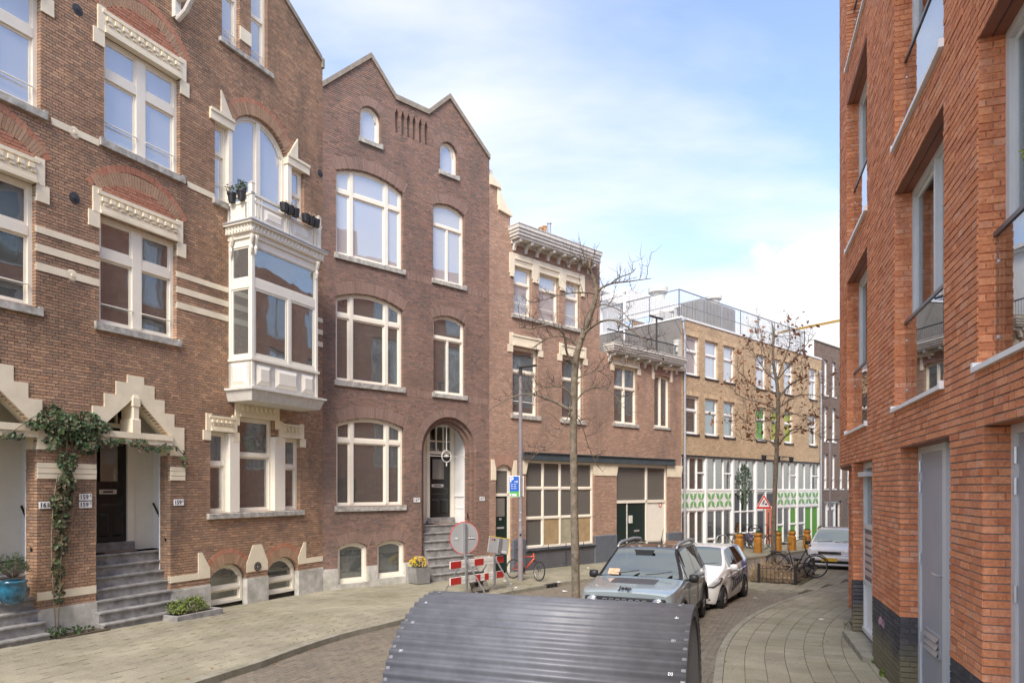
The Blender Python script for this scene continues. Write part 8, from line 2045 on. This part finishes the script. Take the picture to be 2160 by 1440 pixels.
# blue pot on the steps of 161
v_ = -.15; u_, z_ = F1.pix(26, 1273, v_); BP = bush('potted_conifer', F1, u_, v_, z_+.36, R_, 700, .34, .3, .34, .06, 'greenleaf', 'blue glazed pot with a feathery evergreen on the steps at the left edge', 'plant pot', narrow=.18)
MB().lathe([(.12, -.36), (.19, -.28), (.22, -.1), (.20, 0), (.225, .02), (.225, .05), (.19, .05), (.18, .0)], 24).build('pot', 'bluepot', BP, smooth=True)
for i, c in enumerate(BP.children):
    if c.name.startswith(('foliage', 'stems')): c.location = (0, 0, .12)
# balcony pots
bz_ = BAL['z']; W159 = F9
def bpot(u, v, lab, n, flowers=None, leafm='greenleaf', trough=0, hgt=.18):
    if not trough:
        B = bush('balcony_pot', F9, u, v, bz_+.02, R_, n, .17, .16, hgt, .05, leafm, lab, 'plant pot', group='pots hung on the white balcony', flowers=flowers)
        MB().lathe([(.075, -.20), (.10, -.03), (.115, -.02), (.115, .02), (.10, .02)], 16).build('pot', 'plastic', B)
    else:
        B = bush('balcony_trough', F9, u, v, bz_+.02, R_, n, .30, .1, .12, .045, leafm, lab, 'plant trough', group='pots hung on the white balcony', flowers=flowers)
        q = MB()
        for k_ in (-1, 0, 1): q.lathe([(.085, -.17), (.11, .02), (.10, .02)], 14, (.19*k_, 0, 0))
        q.build('trough', 'plastic', B)
    return B
bpot(BAL['ul']-.10, BAL['v']*.28, 'dark pot with pink-flecked plant on the short side of the white balcony', 90, flowers=[('pinkpetal', 8, -.1, .1)])
bpot(BAL['ul']-.10, BAL['v']*.66, 'dark pot with the fullest green plant, by the corner post of the white balcony', 220, hgt=.22)
bl_w = BAL['ur']-BAL['ul']
bpot(BAL['ul']+bl_w*.47, BAL['v']-.10, 'triple dark trough with withered plants, middle of the balcony front', 60, leafm='straw', trough=1)
bpot(BAL['ul']+bl_w*.80, BAL['v']-.10, 'triple dark trough with withered plants, right end of the balcony front', 60, leafm='straw', trough=1)
# weeds at the foot of the red building
for i, (px, py, n, sz, lb) in enumerate(((1870, 1425, 90, .09, 'broad-leaved weed at the foot of the red building, nearest the lower edge'), (1849, 1398, 50, .05, 'small weed tuft at the corner of the mossy dark brick foot'), (1789, 1318, 30, .035, 'tiny tuft in the paving joint near the entrance'))):
    p = G(px, py); l_ = FR.local(p[0], p[1]); bush('weed', FR, l_[0], l_[1], p[2], R_, n, .13-.03*i, .10, .07, sz, 'limeleaf', lb, 'weed', stems=False, group='weeds by the wall')
# twig of leaves reaching in from the right edge
p = AT(2158, 330, 4.2); B = empty('hanging_leaf', p, 0, 'green leaf tip hanging in from the upper right edge', 'leaf'); q = MB()
for k_ in range(5): leaf(q, Vector((.0+.006*k_, 0, .03-.02*k_)), .055, R_, n=Vector((.2*k_-.4, -1, .2)).normalized(), narrow=.4)
q.build('leaf', 'limeleaf', B, kind='stuff')
wl_ = FR.local(p[0], p[1]); we = FR.world(wl_[0]+.05, -.01); MB().tube([(0, 0, .04), ((we[0]-p[0])*.5, (we[1]-p[1])*.5, .12), (we[0]-p[0], we[1]-p[1], .02)], .004, 5).build('stem', 'twig', B)
fl = MB(); Rf = random.Random(77)
for i in range(260):
    if i % 3: k_ = Rf.choice([k for k in K1d if 8 < k[1] < 30]); x, y = k_[0]-Rf.uniform(-.25, .5), k_[1]+Rf.uniform(-.4, .4); zz = (gz(x, y)+.006) if seg_info((x, y), K1d)[1] < -.02 else rz(x, y)+.008
    else: s_, t_ = Rf.uniform(14, 30), Rf.choice([Rf.uniform(.0, .4), Rf.uniform(1.5, 2.4)]); x, y = RC(s_, t_); zz = gz(x, y)+.008
    leaf(fl, Vector((x, y, zz+.01)), Rf.uniform(.03, .06), Rf, n=Vector((Rf.uniform(-.3, .3), Rf.uniform(-.3, .3), 1)).normalized())
fl.build('fallen_leaves', 'brownleaf', None, kind='stuff', label='small brown leaves scattered along both kerbs', cat='fallen leaves')
# ================================================================== LITTER, DRAIN, CRANE, DISH
lit = [(1078, 1232), (1066, 1226), (1088, 1240), (1120, 1232), (1005, 1251), (1040, 1244), (1228, 1203), (1240, 1198), (1732, 1305), (1593, 1258), (1180, 1228), (1660, 1172), (1190, 1240)]
for i, (px, py) in enumerate(lit):
    p = G(px, py); q = MB(); a = R_.uniform(0, 3); s = R_.uniform(.05, .11); P = [(s*cos(a+k_*1.5)*R_.uniform(.5, 1), s*sin(a+k_*1.5)*R_.uniform(.5, 1), R_.uniform(.0, .03)) for k_ in range(4)]; q.add(P+[(x, y, z+.004) for x, y, z in P], [(3,2,1,0),(4,5,6,7),(0,1,5,4),(1,2,6,5),(2,3,7,6),(3,0,4,7)])
    o = q.build('litter', 'paper', None, label='small crumpled scrap of white paper lying on the ground', cat='litter', group='scraps of litter'); on_road = seg_info(p, K1d)[1] > 0; o.location = (p[0], p[1], p[2]+.006 if not on_road else rz(p[0], p[1])+.01)
p = G(1177, 1234); p = min(K1d, key=lambda k: math.hypot(k[0]-p[0], k[1]-p[1]))+(gz(*p[:2])+.004,); D = empty('gully', p, basis((.70, .71)), 'cast-iron street gully with three slots in the left kerb face', 'drain'); MB().bevbox(-.26, .26, -.04, .05, -.12, .012, .006).build('gully_frame', 'iron', D)
for k_ in (-.15, 0, .15): MB().box(k_-.05, k_+.05, -.046, -.041, -.09, -.015).build('gully_slot', 'black', D)
c0, c1 = AT(1640, 704, 75), AT(1900, 652, 60); CN = empty('crane_boom', c0, 0, 'thin yellow crane jib against the sky above the end building', 'crane'); q = MB(); dv_ = Vector(c1)-Vector(c0); w_ = .12; e = Vector((0, 0, 1))
for a, b in ((0, 0), (0, w_*1.4), (w_, .7*w_)): q.tube([(0, a, b), tuple(dv_+Vector((0, a, b)))], .05, 5)
n = 40
for i in range(n): s0 = dv_*(i/n); s1 = dv_*((i+1)/n); q.tube([tuple(s0), tuple(s1+Vector((0, 0, w_*1.4)))], .02, 4); q.tube([tuple(s0+Vector((0, 0, w_*1.4))), tuple(s1+Vector((0, w_, w_*.7)))], .02, 4)
q.build('lattice_jib', 'craney', CN, kind='stuff')
mst = MB(); mst.box(dv_.x*1.0-.4, dv_.x*1.0+.4, dv_.y-.4, dv_.y+.4, -c0[2], dv_.z+2.0); mst.build('mast', 'craney', CN)
u_, z_ = FR.pix(1793, 1033, .1); DS = MB().lathe([(.0, -.05), (.12, -.03), (.20, .02), (.21, .03), (.19, .03), (.10, -.01)], 20, (0, 0, 0), 'y').build('satellite_dish', 'dishw', None, smooth=True, label='small white dish on the far edge of the red building', cat='dish'); DS.location = FR.world(-.10, .35, z_); DS.rotation_euler = (0, 0, FR.rz-.8)
